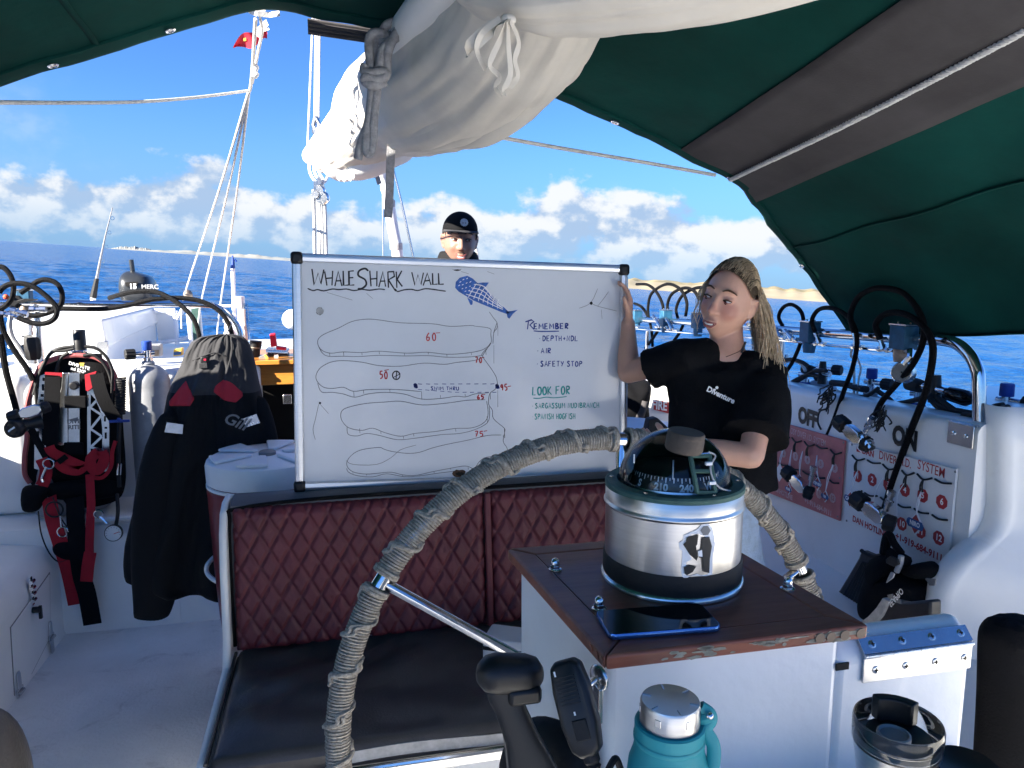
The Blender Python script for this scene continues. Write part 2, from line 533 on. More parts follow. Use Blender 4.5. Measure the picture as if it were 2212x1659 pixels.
mat('hair_root', (0.050, 0.032, 0.018), 0.38, var=0.0, col2=(0.13, 0.085, 0.045), vscale=80, bump=0.5, bscale=320)
mat('hair_black', (0.012, 0.010, 0.009), 0.6, var=0.2)
mat('shirt_black', (0.009, 0.009, 0.010), 0.95, var=0.3, vscale=10, bump=0.35, bscale=240, spec=0.12)
mat('denim_pale', (0.42, 0.52, 0.64), 0.9, var=0.18, vscale=30, bump=0.3, bscale=260, spec=0.15)
mat('pearl', (0.82, 0.80, 0.76), 0.2, var=0.0)
mat('phone_blue', (0.10, 0.22, 0.50), 0.18, metal=0.8, var=0.05)
mat('mirror_sun', (0.8, 0.8, 0.8), 0.1, metal=1.0, var=0.0)
mat('lens_dark', (0.01, 0.012, 0.014), 0.04, var=0.0)
mat('wood_plug', (0.20, 0.13, 0.085), 0.5, var=0.2)
mat('wood_worn', (0.30, 0.27, 0.21), 0.7, var=0.3, vscale=40, bump=0.2, bscale=90)
mat('cord_black', (0.012, 0.012, 0.013), 0.6, var=0.2)
mat('foam_white', (0.75, 0.75, 0.74), 0.5, var=0.05)
def glass_shell(name, tint, rough=0.0, fac=0.10):
 m = bpy.data.materials.new(name); m.use_nodes = True
 N, L = m.node_tree.nodes, m.node_tree.links
 N.remove(N['Principled BSDF'])
 tr = N.new('ShaderNodeBsdfTransparent'); tr.inputs[0].default_value = (*tint, 1)
 gl = N.new('ShaderNodeBsdfGlossy'); gl.inputs['Roughness'].default_value = rough
 fr = N.new('ShaderNodeFresnel'); fr.inputs['IOR'].default_value = 1.5
 mx = N.new('ShaderNodeMixShader')
 L.new(fr.outputs[0], mx.inputs[0]); L.new(tr.outputs[0], mx.inputs[1]); L.new(gl.outputs[0], mx.inputs[2])
 L.new(mx.outputs[0], N['Material Output'].inputs['Surface'])
 M[name] = m
glass_shell('dome_glass', (0.90, 0.93, 0.94))
glass_shell('lid_glass', (0.97, 0.98, 0.98))
glass_shell('wrap_clear', (0.80, 0.87, 0.93), 0.05)
def braid(name, c1, c2, scale):
 mat(name, c1, 0.65, var=0.0, spec=0.10)
 N, L, b = nodes(name)
 tc = N.new('ShaderNodeTexCoord')
 ck = N.new('ShaderNodeTexVoronoi'); ck.inputs['Scale'].default_value = scale
 L.new(tc.outputs['Object'], ck.inputs['Vector'])
 r = N.new('ShaderNodeMapRange'); r.inputs['From Min'].default_value = 0.15; r.inputs['From Max'].default_value = 0.6
 L.new(ck.outputs['Distance'], r.inputs['Value'])
 mx = N.new('ShaderNodeMix'); mx.data_type = 'RGBA'
 mx.inputs[6].default_value = (*c2, 1); mx.inputs[7].default_value = (*c1, 1)
 L.new(r.outputs[0], mx.inputs['Factor']); L.new(mx.outputs[2], b.inputs['Base Color'])
 bp = N.new('ShaderNodeBump'); bp.inputs['Strength'].default_value = 0.7; bp.inputs['Distance'].default_value = 0.003; bp.invert = True
 L.new(ck.outputs['Distance'], bp.inputs['Height']); L.new(bp.outputs[0], b.inputs['Normal'])
braid('hose_braid', (0.003, 0.003, 0.0035), (0.010, 0.010, 0.011), 330)
braid('hose_sunny', (0.004, 0.004, 0.0045), (0.035, 0.035, 0.037), 330)  # paler copy of hose_braid with sunlight put into its colour
def skin_zones(name, zones):
 N, L, b = nodes(name)
 prev = b.inputs['Base Color'].links[0].from_socket
 geo = N.new('ShaderNodeTexCoord')
 for (c, r, colr, k) in zones:
  d = N.new('ShaderNodeVectorMath'); d.operation = 'DISTANCE'
  L.new(geo.outputs['Object'], d.inputs[0]); d.inputs[1].default_value = c
  rg = N.new('ShaderNodeMapRange'); rg.interpolation_type = 'SMOOTHSTEP'
  rg.inputs['From Min'].default_value = r * 0.35; rg.inputs['From Max'].default_value = r
  rg.inputs['To Min'].default_value = k; rg.inputs['To Max'].default_value = 0.0
  L.new(d.outputs['Value'], rg.inputs['Value'])
  mx = N.new('ShaderNodeMix'); mx.data_type = 'RGBA'
  L.new(rg.outputs[0], mx.inputs['Factor']); L.new(prev, mx.inputs[6]); mx.inputs[7].default_value = (*colr, 1)
  prev = mx.outputs[2]
 L.new(prev, b.inputs['Base Color'])
def sea_material():
 m = bpy.data.materials.new('sea_water'); m.use_nodes = True
 N, L = m.node_tree.nodes, m.node_tree.links
 b = N['Principled BSDF']
 b.inputs['Base Color'].default_value = (0.007, 0.065, 0.21, 1)
 b.inputs['Roughness'].default_value = 0.12
 b.inputs['IOR'].default_value = 1.333
 tc = N.new('ShaderNodeTexCoord')
 mp = N.new('ShaderNodeMapping'); mp.inputs['Scale'].default_value = (0.55, 1.0, 1.0); mp.inputs['Rotation'].default_value = (0, 0, radians(14))
 L.new(tc.outputs['Object'], mp.inputs['Vector'])
 hs = []
 for sc, w, dt in ((0.35, 1.0, 3.0), (1.3, 0.5, 4.0), (4.5, 0.16, 3.0)):
  n = N.new('ShaderNodeTexNoise'); n.inputs['Scale'].default_value = sc; n.inputs['Detail'].default_value = dt; n.inputs['Roughness'].default_value = 0.55
  L.new(mp.outputs[0], n.inputs['Vector'])
  k = N.new('ShaderNodeMath'); k.operation = 'MULTIPLY'; k.inputs[1].default_value = w
  L.new(n.outputs['Fac'], k.inputs[0]); hs.append(k.outputs[0])
 s = hs[0]
 for h in hs[1:]:
  a = N.new('ShaderNodeMath'); a.operation = 'ADD'; L.new(s, a.inputs[0]); L.new(h, a.inputs[1]); s = a.outputs[0]
 bp = N.new('ShaderNodeBump'); bp.inputs['Strength'].default_value = 1.0; bp.inputs['Distance'].default_value = 1.2
 L.new(s, bp.inputs['Height']); L.new(bp.outputs[0], b.inputs['Normal'])
 M['sea_water'] = m
sea_material()
# --- sea and land
def sea_pt(az, dist, h=0.0):
 p = Vector((sin(az) * dist, cos(az) * dist, -SEA_EYE + h))
 return CAM + HEEL.to_3x3() @ p
def wave_h(x, y):
 p = Vector((x * 0.5, y * 0.9, 0))
 return (mnoise.noise(p * 0.28) * 0.24 + mnoise.noise(p * 0.75 + Vector((3, 1, 0))) * 0.11 + mnoise.noise(p * 1.9 + Vector((7, 5, 0))) * 0.045)
def build_sea():
 mb = MB()
 rad = [0.5]
 r = 3.0
 while r < 220:
  rad.append(r); r *= 1.016
 while r < 30000:
  rad.append(r); r *= 1.35
 A0 = YAW
 fine = 330
 azs = [A0 - radians(48) + radians(96) * i / fine for i in range(fine + 1)]
 azs += [A0 + radians(48) + radians(264) * i / 40 for i in range(1, 40)]
 for d in rad:
  for a in azs:
   x, y = sin(a) * d, cos(a) * d
   near = 1.0 if d < 140 else max(0.0, 1 - (d - 140) / 80)
   inside = abs((a - A0 + pi) % (2 * pi) - pi) < radians(48.5)
   h = wave_h(x, y) * near * (1.0 if inside else 0.0)
   mb.v.append(Vector((x, y, h)))
 n = len(azs)
 for i in range(len(rad) - 1):
  for j in range(n):
   a, b = i * n + j, i * n + (j + 1) % n
   mb.face(a, b, b + n, a + n)
 mb.face(*[j for j in range(n)])
 o = mb.build('sea', 'sea_water', smooth=True, sharp=180)
 o.matrix_world = Matrix.Translation(CAM) @ HEEL @ Matrix.Translation((0, 0, -SEA_EYE))
 struct(o)
build_sea()
mat('sand', (0.25, 0.21, 0.13), 0.95, var=0.0, col2=(0.36, 0.31, 0.21), vscale=0.02, bump=0.0)
mat('scrub', (0.10, 0.10, 0.055), 0.95, var=0.0, col2=(0.34, 0.27, 0.15), vscale=0.05)
mat('far_land', (0.16, 0.19, 0.20), 0.95, var=0.0, col2=(0.34, 0.32, 0.27), vscale=0.01)
def island(name, px0, px1, dist, hfun, depth, matn):
 a0 = sea_dir(px0, 600)[0]; a1 = sea_dir(px1, 620)[0]
 mb = MB(); nu, nv = 160, 14
 def fn(u, v):
  a = a0 + (a1 - a0) * u
  d = dist + depth * v
  prof = min(1.0, v * 4.0) if v < 0.25 else 1.0 - max(0, v - 0.6) * 2.5
  h = hfun(u) * max(prof, 0.0) * (0.82 + 0.35 * mnoise.noise(Vector((u * 40, v * 5, 2)))) - 0.25
  return sea_pt(a, d, h)
 mb.grid(fn, nu, nv)
 return struct(mb.build(name, matn, smooth=True, sharp=180))
def ends(u, k=14):
 return min(1, u * k) * min(1, (1 - u) * k)
island('sandy_cay', 1180, 2500, 420, lambda u: (5.4 + 0.7 * mnoise.noise(Vector((u * 7, 1, 0))) + 0.7 * mnoise.noise(Vector((u * 40, 3, 0)))) * ends(u), 260, 'sand')
island('scrub_ridge', 1200, 2450, 560, lambda u: (8.2 + 1.2 * mnoise.noise(Vector((u * 8, 4, 0))) + 0.8 * mnoise.noise(Vector((u * 60, 3, 0)))) * ends(u), 300, 'scrub')
island('low_islands', 225, 1160, 2600, lambda u: (11 + 5 * mnoise.noise(Vector((u * 9, 9, 0))) + 4 * mnoise.noise(Vector((u * 70, 2, 0))) + 7 * u) * ends(u, 6), 900, 'far_land')
island('low_islet', 238, 342, 2900, lambda u: (13 + 4 * mnoise.noise(Vector((u * 9, 5, 0)))) * ends(u, 4), 500, 'far_land')
# --- boat structure
def prof_extrude(mb, prof, y0, y1, n=2):
 rings = []
 for i in range(n):
  y = y0 + (y1 - y0) * i / (n - 1)
  rings.append([(x, y, z) for x, z in prof])
 mb.rings(rings, True, True)
def arc(cx, cz, r, a0, a1, n=6):
 return [(cx + r * cos(radians(a0 + (a1 - a0) * i / n)), cz + r * sin(radians(a0 + (a1 - a0) * i / n))) for i in range(n + 1)]
mat('sole_paint', (0.66, 0.665, 0.66), 0.72, var=0.0, col2=(0.80, 0.805, 0.80), vscale=2.6, bump=0.5, bscale=70, detail=9)
def add_scuffs(name, cdark, scale, lo, hi):
 N, L, b = nodes(name)
 prev = b.inputs['Base Color'].links[0].from_socket
 tc = N.new('ShaderNodeTexCoord')
 n = N.new('ShaderNodeTexNoise'); n.inputs['Scale'].default_value = scale; n.inputs['Detail'].default_value = 9; n.inputs['Roughness'].default_value = 0.7
 n.inputs['Distortion'].default_value = 0.8
 L.new(tc.outputs['Object'], n.inputs['Vector'])
 r = N.new('ShaderNodeMapRange'); r.inputs['From Min'].default_value = lo; r.inputs['From Max'].default_value = hi
 L.new(n.outputs['Fac'], r.inputs['Value'])
 mx = N.new('ShaderNodeMix'); mx.data_type = 'RGBA'; mx.inputs[7].default_value = (*cdark, 1)
 L.new(r.outputs[0], mx.inputs['Factor']); L.new(prev, mx.inputs[6]); L.new(mx.outputs[2], b.inputs['Base Color'])
add_scuffs('sole_paint', (0.42, 0.42, 0.42), 5.5, 0.56, 0.78)
add_scuffs('gelcoat', (0.60, 0.56, 0.48), 2.5, 0.62, 0.85)
add_scuffs('white_paint', (0.62, 0.58, 0.50), 6.0, 0.66, 0.85)
mb = MB()
def floor_fn(u, v):
 x, y = -1.40 + 3.6 * u, -1.6 + 5.3 * v
 return (x, y, 0.0035 * mnoise.noise(Vector((x * 2.2, y * 2.2, 0))) + 0.0012 * mnoise.noise(Vector((x * 14, y * 14, 4))))
mb.grid(floor_fn, 90, 120)
struct(mb.build('cockpit_floor', 'sole_paint', sharp=180))
FX = -1.275
prof = [(FX + 0.01, -0.02), (FX, 0.02), (FX, 0.33)] + arc(FX - 0.10, 0.33, 0.10, 0, 80, 7) + [(FX - 0.22, 0.445), (-1.80, 0.46), (-1.875, 0.50), (-1.91, 0.58), (-1.935, 0.98)] + \
       arc(-2.00, 0.98, 0.065, 0, 180, 8) + [(-2.08, -0.02)]
loc = thing('side_locker', 'long white moulded side locker with a flush hatch and rusty latches', 'locker', (-1.6, 2.0, 0))
mb = MB(); prof_extrude(mb, prof, -1.4, 3.56, 2)
mb.build('locker_body', 'gelcoat', loc)
def lockpt(x, y):
 return atX(x, y, FX)
hc = [lockpt(23, 1356), lockpt(106, 1240), lockpt(107, 1376), lockpt(33, 1522)]
mb = MB(); mb.prism([p + Vector((0.004, 0, 0)) for p in hc], (-0.02, 0, 0))
hatch = mb.build('hatch_panel', 'gelcoat', loc, bevel=0.003)
mb = MB()
seam = [p + Vector((0.0015, 0, 0)) + (p - sum(hc, Vector()) / 4) * 0.035 for p in hc]
mb.prism(seam, (-0.01, 0, 0)); mb.build('hatch_seam', 'print_grey', loc)
def hinge_at(px, py, ln, par=loc):
 p = lockpt(px, py) + Vector((0.006, 0, 0))
 mb = MB()
 prof = [(-0.5, 0.15), (-0.42, 0.32), (-0.12, 0.36), (-0.10, 0.6), (0.10, 0.6), (0.12, 0.36), (0.42, 0.32), (0.5, 0.15)]
 pts = [p + Vector((0, w * 0.045, h * ln)) for h, w in prof] + [p + Vector((0, -w * 0.045, h * ln)) for h, w in reversed(prof)]
 mb.prism(pts, (0.006, 0, 0))
 mb.cyl(p + Vector((0.008, -0.02, 0)), p + Vector((0.008, 0.02, 0)), 0.008, 10)
 return mb.build('hinge', 'steel_worn', par, bevel=0.001)
hinge_at(106, 1378, 0.15); hinge_at(38, 1495, 0.17)
mb = MB(); p = lockpt(65, 1277) + Vector((0.006, 0, 0))
mb.box(p, (0.006, 0.022, 0.12))
for k in (-0.04, -0.013, 0.013, 0.04):
 mb.cyl(p + Vector((0.004, -0.016, k)), p + Vector((0.004, 0.016, k)), 0.009, 10)
mb.build('latch', 'steel', loc, bevel=0.001)
mb = MB(); p = lockpt(68, 1318) + Vector((0.004, 0, 0))
mb.cyl(p, p + Vector((0.03, 0, 0)), 0.013, 12); mb.box(p + Vector((0.028, 0.0, -0.012)), (0.012, 0.014, 0.055))
mb.build('latch_knob', 'black_plastic', loc, bevel=0.002)
ab = thing('aft_bulkhead', 'white aft cockpit wall with a low shelf carrying the dive tanks', 'bulkhead', (0.2, 3.56, 0))
prof = [(3.545, -0.02), (3.55, 0.03), (3.552, 0.46), (3.562, 0.50), (3.60, 0.515), (3.93, 0.52), (3.945, 0.56), (3.95, 1.10)] + [(4.0 - 0.05 * cos(a), 1.10 + 0.06 * sin(a)) for a in (0.5, 1.0, 1.57)] + [(4.45, 1.16), (4.45, -0.02)]
mb = MB(); mb.rings([[(x, y, z) for y, z in prof] for x in (-2.08, -0.78)])
mb.build('wall', 'gelcoat', ab)
prof2 = [(3.545, -0.02), (3.55, 0.03), (3.552, 0.46), (3.562, 0.50), (3.60, 0.515), (3.93, 0.52), (3.945, 0.50), (3.96, -0.02)]
mb = MB(); mb.rings([[(x, y, z) for y, z in prof2] for x in (-0.779, 1.95)])
mb.build('shelf', 'gelcoat', ab)
xw = atY(57, 900, 3.72).x
mb = MB(); mb.box(((xw - 2.08) / 2, 3.83, 0.842), (xw + 2.08, 0.22, 0.645)); mb.build('corner_block', 'gelcoat', ab, bevel=0.05, segs=4)
mb = MB(); mb.box((-2.03, 3.98, 0.68), (0.14, 0.83, 1.30)); mb.build('sun_blocker', 'gelcoat', ab, bevel=0.03)  # unseen block added outboard to keep sun off the port corner
mb = MB()
p0, p1 = atZ(165, 1131, 0.53), atZ(300, 1108, 0.53)
mb.box(((p0 + p1) / 2)[:2] + (0.528,), ((p1 - p0).length, 0.035, 0.02)); mb.build('shelf_lip', 'gelcoat', ab, bevel=0.006)
mb = MB(); mb.box((0.43, 2.95, 0.145), (1.56, 0.95, 0.29))
tag(mb.build('locker_plinth', 'gelcoat', bevel=0.02), 'low white plinth behind the helm bench under the red drink cooler', 'locker')
hat = thing('aft_cabin_hatch', 'glossy orange varnished beam above a dark cabin opening behind the whiteboard', 'hatch', (0.1, 4.0, 0.5))
zt = atY(580, 776, 4.0).z
zm = atY(580, 796, 4.0).z; zb = atY(580, 829, 4.0).z
mb = MB(); mb.box((0.18, 4.25, zt - 0.012), (1.92, 0.60, 0.024)); mb.build('varnished_top', 'varnish_orange', hat, bevel=0.004)
mb = MB(); mb.box((0.18, 4.02, (zm + zb) / 2 + 0.008), (1.90, 0.05, zm - zb + 0.03)); mb.build('varnished_beam', 'varnish_orange', hat, bevel=0.006)
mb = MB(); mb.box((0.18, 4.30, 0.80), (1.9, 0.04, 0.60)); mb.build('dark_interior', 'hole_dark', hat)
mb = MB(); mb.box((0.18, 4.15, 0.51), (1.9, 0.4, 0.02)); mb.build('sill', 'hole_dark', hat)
mb = MB()
p = atY(556, 880, 3.97)
mb.prism([(p.x - 0.05, 3.955, 0.5), (p.x + 0.022, 3.955, 0.5), (p.x + 0.022, 3.955, zt - 0.045), (p.x + 0.0, 3.955, zt - 0.01), (p.x - 0.05, 3.955, zt)], (0, 0.10, 0))
mb.build('white_jamb', 'gelcoat', hat, bevel=0.012)
mb = MB(); p = atY(621, 862, 3.98); mb.box(p, (0.045, 0.02, 0.05)); mb.build('catch', 'steel_worn', hat, bevel=0.003)
mb = MB(); mb.box((0, 5.35, 1.06), (4.2, 1.8, 0.10)); struct(mb.build('aft_deck', 'gelcoat', bevel=0.02))
mb = MB()
mb.rings([[(-2.2, 6.25, 1.02), (-2.0, 6.2, -1.5), (2.1, 6.2, -1.5), (2.3, 6.25, 1.02)], [(-2.35, 3.0, 0.95), (-2.2, 3.0, -1.5), (2.4, 3.0, -1.5), (2.6, 3.0, 0.95)],
          [(-2.35, -2.5, 0.95), (-2.2, -2.5, -1.5), (2.4, -2.5, -1.5), (2.6, -2.5, 0.95)]], False, False)
struct(mb.build('hull_side', 'gelcoat'))
mb = MB(); mb.box((0.1, -3.9, 0.30), (4.8, 5.4, 0.10)); struct(mb.build('bounce_deck', 'gelcoat', bevel=0.02))  # unseen deck behind the camera, added low to bounce sun into the cockpit
WX = 1.90
wall = thing('coaming_wall', 'tall white cockpit side wall painted OFF and ON above the diver boards', 'wall', (WX, 3.0, 0.45))
def wtop(y):
 return atX(2118, 918, WX).z + (y - 1.88) * (-0.025)
rings = []
for y in (1.85, 1.95, 2.6, 3.3, 4.0, 4.9):
 zt_ = wtop(y)
 pr = [(WX + 0.005, 0.40), (WX - 0.006, 0.46), (WX, 0.52), (WX, zt_ - 0.035)] + [(WX + 0.035 - 0.035 * cos(a), zt_ - 0.035 + 0.035 * sin(a)) for a in (0.4, 0.8, 1.2, 1.57)] + \
         [(WX + 0.13, zt_ - 0.004), (WX + 0.16, zt_ - 0.03), (WX + 0.17, 0.40)]
 rings.append([(x, y, z) for x, z in pr])
mb = MB(); mb.rings(rings); mb.build('wall_panel', 'gelcoat', wall)
cur = [(2141, 900), (2141, 960), (2140, 1040), (2139, 1090), (2133, 1125), (2120, 1150), (2095, 1172), (2065, 1197), (2047, 1215), (2028, 1240), (2014, 1270), (2009, 1300), (2009, 1400), (2009, 1700)]
rn = []
for i, (px, py) in enumerate(cur):
 p = atY(px, py, 1.83)
 row = []
 for k in range(9):                       # rounded nose, then the flat running outboard and forward
  a = radians(-40 + 20 * k)
  row.append(p + Vector((0.05 - 0.05 * cos(a - radians(25)), -0.05 * sin(a - radians(25)) - 0.0, 0)))
 row.append(p + Vector((0.55, -0.40, 0.0)))
 row.append(p + Vector((1.2, -0.80, 0.0)))
 rn.append(row)
top = [q + Vector((0.02, 0.03, 0.03)) for q in rn[0]]
mb = MB(); mb.rings([top] + rn, False, False)
mb.build('seat_end', 'gelcoat', wall, sharp=60)
mb = MB(); mb.prism([rn[0][0] + Vector((0.02, 0.05, 0.02)), rn[0][8], rn[0][9], rn[0][10], rn[0][10] + Vector((0.3, 0.6, 0)), rn[0][0] + Vector((0.5, 0.5, 0))], (0, 0, -0.03))
mb.build('coaming_cap', 'gelcoat', wall, bevel=0.01)
sb = MB()
prs = [(1.40, -0.02), (1.40, 0.40)] + arc(1.44, 0.405, 0.04, 180, 90, 5) + [(1.885, 0.450), (1.91, 0.46), (1.95, 0.30), (1.95, -0.02)]
prof_extrude(sb, prs, 0.4, 4.0)
tag(sb.build('side_bench', 'gelcoat', sharp=40), 'white moulded side bench under the diver boards', 'bench')
wp = Vector((WX - 0.0025, 0, 0))
def onwall(x, y, dx=0.0):
 return atX(x, y, WX - dx)
def wall_text(s, px, py, size, m, par, bold=0.0, dx=0.003, sx=1.0, name='lettering', space=1.0, slope=None):
 p = onwall(px, py, dx)
 r = Vector((0, -1, -0.03 if slope is None else slope))
 return text(s, size, p, r, (0, 0, 1), m, par, name, bold, 'CENTER', space, 0.0, sx)
wall_text('OFF', 1744, 903, 0.092, 'print_black', wall, 0.005, sx=0.80, name='lettering_off')
wall_text('ON', 1954, 948, 0.092, 'print_black', wall, 0.005, sx=0.80, name='lettering_on')
# --- canopy
can = thing('canopy', 'dark green canvas sun awning with a grey patch strip and white rope', 'awning', (0.2, 1.0, 2.3))
AY = 2.30
edge_px = [(0, 180), (185, 122), (370, 66), (470, 36), (545, 18), (585, 16), (668, 33), (760, 47), (850, 62), (1000, 108), (1180, 192), (1325, 262), (1440, 318), (1530, 366), (1582, 392), (1638, 450), (1690, 527), (1734, 585), (1766, 629), (1804, 677), (1832, 716)]
def edge_extra(x):
 k = min(1.0, max(0.0, (x - 1560) / 230.0)); return 0.40 * k * k * (3 - 2 * k)
prof = [atY(x, y, AY + edge_extra(x)) for x, y in edge_px]
prof = [Vector((-2.10, AY + 1.05, 1.06)), Vector((-2.04, AY + 1.0, 1.42)), Vector((-1.72, AY + 0.28, 1.72)), Vector((-1.28, AY + 0.02, 1.94))] + prof  # left curtain is out of view, hung low and far aft to block sun
prof = smooth_path(prof, 5)
npf = len(prof)
def can_pt(i, y):
 p = prof[i]
 k = (AY - y) * (1.0 if p.x < 0 else max(0.52, 1.0 - 0.26 * p.x))  # right half stops sooner, out of view, to let skylight in
 y = AY - k
 rise = 0.155 if p.z > 1.6 else 0.155 - (1.6 - p.z) * 0.36
 s = math.sin(min(1.0, k / 3.2) * pi) * 0.02
 wr = 0.014 * mnoise.noise(Vector((p.x * 3.0, y * 1.4, p.z * 3))) + 0.006 * mnoise.noise(Vector((p.x * 11 + y * 3, y * 3, p.z * 9)))
 if p.x < -2.0 and p.z < 1.40: zz0 = (1.40 - p.z) * min(1.0, max(0.0, (k - 1.55) / 0.3))  # unseen left hem lifted further forward to admit light
 else: zz0 = 0.0
 if p.x > 1.35: wr += 0.007 * sin(y * 15 + p.z * 3) * min(1, (p.x - 1.35) * 3) * max(0, 1 - (1.75 - p.z) * 2) if p.z < 1.8 else 0
 zz = zz0 + rise * k if k < 2 else rise * 2 + (k - 2) * 0.02
 return Vector((p.x + wr, y + (p.y - AY), p.z + zz + wr - s))
NY = 70
ys = [AY - 3.0 * i / (NY - 1) for i in range(NY)]
strip0, strip1 = 1.085, 1.395
mb = MB()
for i in range(npf):
 for y in ys:
  mb.v.append(can_pt(i, y))
for i in range(npf - 1):
 for j in range(NY - 1):
  a = i * NY + j
  mb.face(a, a + NY, a + NY + 1, a + 1)
cv = mb.build('canvas', 'green_canvas', can, sharp=180, solid=0.003)
mb = MB(); rows = []
ix = [i for i in range(npf) if strip0 - 0.02 < prof[i].x < strip1 + 0.02 and prof[i].z > 1.7]
for i in ix:
 rows.append([can_pt(i, y) + Vector((-0.004, 0, -0.006)) for y in ys])
mb.rings(rows, False, False); mb.build('patch_strip', 'canvas_strip', can, sharp=180, solid=0.002)
for xs in (-0.62, 0.55, 1.66):
 i = min(range(npf), key=lambda q: abs(prof[q].x - xs))
 mb = MB(); mb.ribbon([can_pt(i, y) + Vector((0, 0, -0.005)) for y in ys], 0.018, (0, 0, 1)); mb.build('seam', 'green_canvas', can, solid=0.002)
mb = MB(); mb.rings([[can_pt(i, AY) + Vector((0, 0.004, -0.006)), can_pt(i, AY - 0.012) + Vector((0, 0, -0.009)), can_pt(i, AY - 0.055) + Vector((0, 0, -0.008)), can_pt(i, AY - 0.058) + Vector((0, 0, 0.0))] for i in range(npf)], False, False)
mb.build('hem', 'green_canvas', can, sharp=30, solid=0.002)
mb = MB(); mb.rings([[can_pt(npf - 1, y) + Vector((0, 0, 0.0)), can_pt(npf - 1, y) + Vector((-0.012, 0, 0.0)), can_pt(npf - 2, y) + Vector((-0.010, 0, -0.01))] for y in ys], False, False)
mb.build('side_hem', 'green_canvas', can, sharp=30, solid=0.002)
def eyelet(px, py, r=0.011):
 d = ray(px, py); i = min(range(npf), key=lambda q: ((can_pt(q, AY - 0.03) - CAM).normalized() - d.normalized()).length)
 p = can_pt(i, AY - 0.03); q = can_pt(min(i + 1, npf - 1), AY - 0.03); o = can_pt(max(i - 1, 0), AY - 0.03)
 tx = (q - o).normalized(); ty = Vector((0, 1, 0)); n = tx.cross(ty).normalized()
 if n.z > 0: n = -n
 mb = MB()
 c = p + n * 0.012
 mb.tube([c + tx * (cos(a) * r) + ty * (sin(a) * r) for a in [2 * pi * k / 18 for k in range(18)]], 0.0035, 8, loop=True)
 e = mb.build('eyelet', 'steel', can)
 mb = MB(); mb.lathe([(r * 0.9, 0), (r * 0.9, 0.001)], 16, c - n * 0.001, n); mb.build('eyelet_hole', 'sticker_white', e)
 return c
eyelet(119, 130); eyelet(370, 62); eyelet(1322, 262); eyelet(1728, 576)
ec = eyelet(1580, 388)
rp = [ec + Vector((0, 0, -0.004))]
for k in range(1, 12):
 rp.append(ec + (atX(2212, 68, ec.x) - ec) * (k / 6.0) + Vector((0, 0, -0.010 * sin(min(1, k / 6) * pi))))
def twist_rope(mb, path, r, strands=3, pitch=0.03, n=5):
 path = [Vector(p) for p in path]
 L = 0; out = [path[0]]
 step = pitch / 7
 for a, b in zip(path, path[1:]):
  d = (b - a).length; k = max(1, int(d / step))
  for i in range(1, k + 1):
   out.append(a + (b - a) * (i / k))
 s, u = frame_from(out[1] - out[0])
 for st in range(strands):
  pts = []
  for i, p in enumerate(out):
   t = (out[min(i + 1, len(out) - 1)] - out[max(i - 1, 0)]).normalized()
   s = (s - t * s.dot(t)).normalized(); u = t.cross(s)
   a = 2 * pi * (i / 7.0 + st / strands)
   pts.append(p + (s * cos(a) + u * sin(a)) * r * 0.52)
  mb.tube(pts, r * 0.56, n)
mb = MB(); twist_rope(mb, rp, 0.0075, pitch=0.035)
tag(mb.build('awning_rope', 'rope_white'), 'white three strand rope running along the grey strip under the awning', 'rope')
mb = MB()
q0, q1 = atY(664, 36, AY + 0.012), atY(862, 66, AY + 0.012)
for k in range(4):
 off = Vector((0, 0.010, -0.007 - k * 0.0105))
 mb.tube([q0 + off + (q1 - q0) * (t / 6) for t in range(7)], 0.0062, 6)
mb.build('batten_pocket', 'canvas_strip', can)
pk = atY(556, 30, AY + 0.02)
for (px, py) in ((528, 15), (574, 12), (604, 29)):
 e = atY(px, py, AY + 0.012); mb = MB()
 mb.ribbon([pk, (pk + e) / 2 + Vector((0, 0.01, 0)), e], 0.014, (0, 1, 0.2), 0.003); mb.build('webbing', 'rope_white', can)
# --- helm bench
BX0, BX1 = -0.345, 0.88
SEATZ = 0.50
bn = thing('helm_bench', 'white framed helm bench with quilted burgundy backrest and dark seat cushion', 'bench', (0.3, 2.0, 0))
BB, BT = Vector((0, 2.225, 0.505)), Vector((0, 2.275, 0.935))      # backrest bottom and top, front face
def quilt(x0, x1, z0, z1, name, cellx=0.058, cellz=0.100):
 mb = MB(); nu, nv = int((x1 - x0) / 0.0042), 110
 H = z1 - z0
 def fn(u, v):
  x = x0 + (x1 - x0) * u
  s = v * H
  k = s / (BT.z - BB.z)
  edge = min(u * (x1 - x0), (1 - u) * (x1 - x0), s, H - s)
  a = (x / cellx + s / cellz); b = (x / cellx - s / cellz)
  da = abs(a - round(a)); db = abs(b - round(b))
  d = min(da, db)
  puff = 0.0075 * (1 - exp(-(d / 0.13) ** 2 * 1.6)) - 0.0025 * exp(-(d / 0.03) ** 2) + 0.0025 * mnoise.noise(Vector((round(a) * 3.1, round(b) * 1.7, 5)))
  rnd = 0.030 * (1 - sqrt(max(0.0, 1 - (1 - min(1, edge / 0.03)) ** 2)))
  y = BB.y + (BT.y - BB.y) * k - 0.030 - puff + rnd + 0.004 * mnoise.noise(Vector((x * 5, s * 5, 1)))
  return Vector((x, y, BB.z + s))
 mb.grid(fn, nu, nv)
 return mb.build(name, 'burgundy_vinyl', bn, sharp=180)
seam_x = atY(1056, 1200, 2.22).x
quilt(BX0 + 0.008, seam_x - 0.008, 0, BT.z - BB.z, 'backrest_cushion')
quilt(seam_x + 0.008, BX1, 0, BT.z - BB.z, 'backrest_cushion')
mb = MB(); mb.box((seam_x, 2.222, 0.72), (0.022, 0.02, 0.43), Matrix.Rotation(-0.115, 3, 'X')); mb.build('backrest_seam', 'burgundy_vinyl', bn, bevel=0.006)
mb = MB()
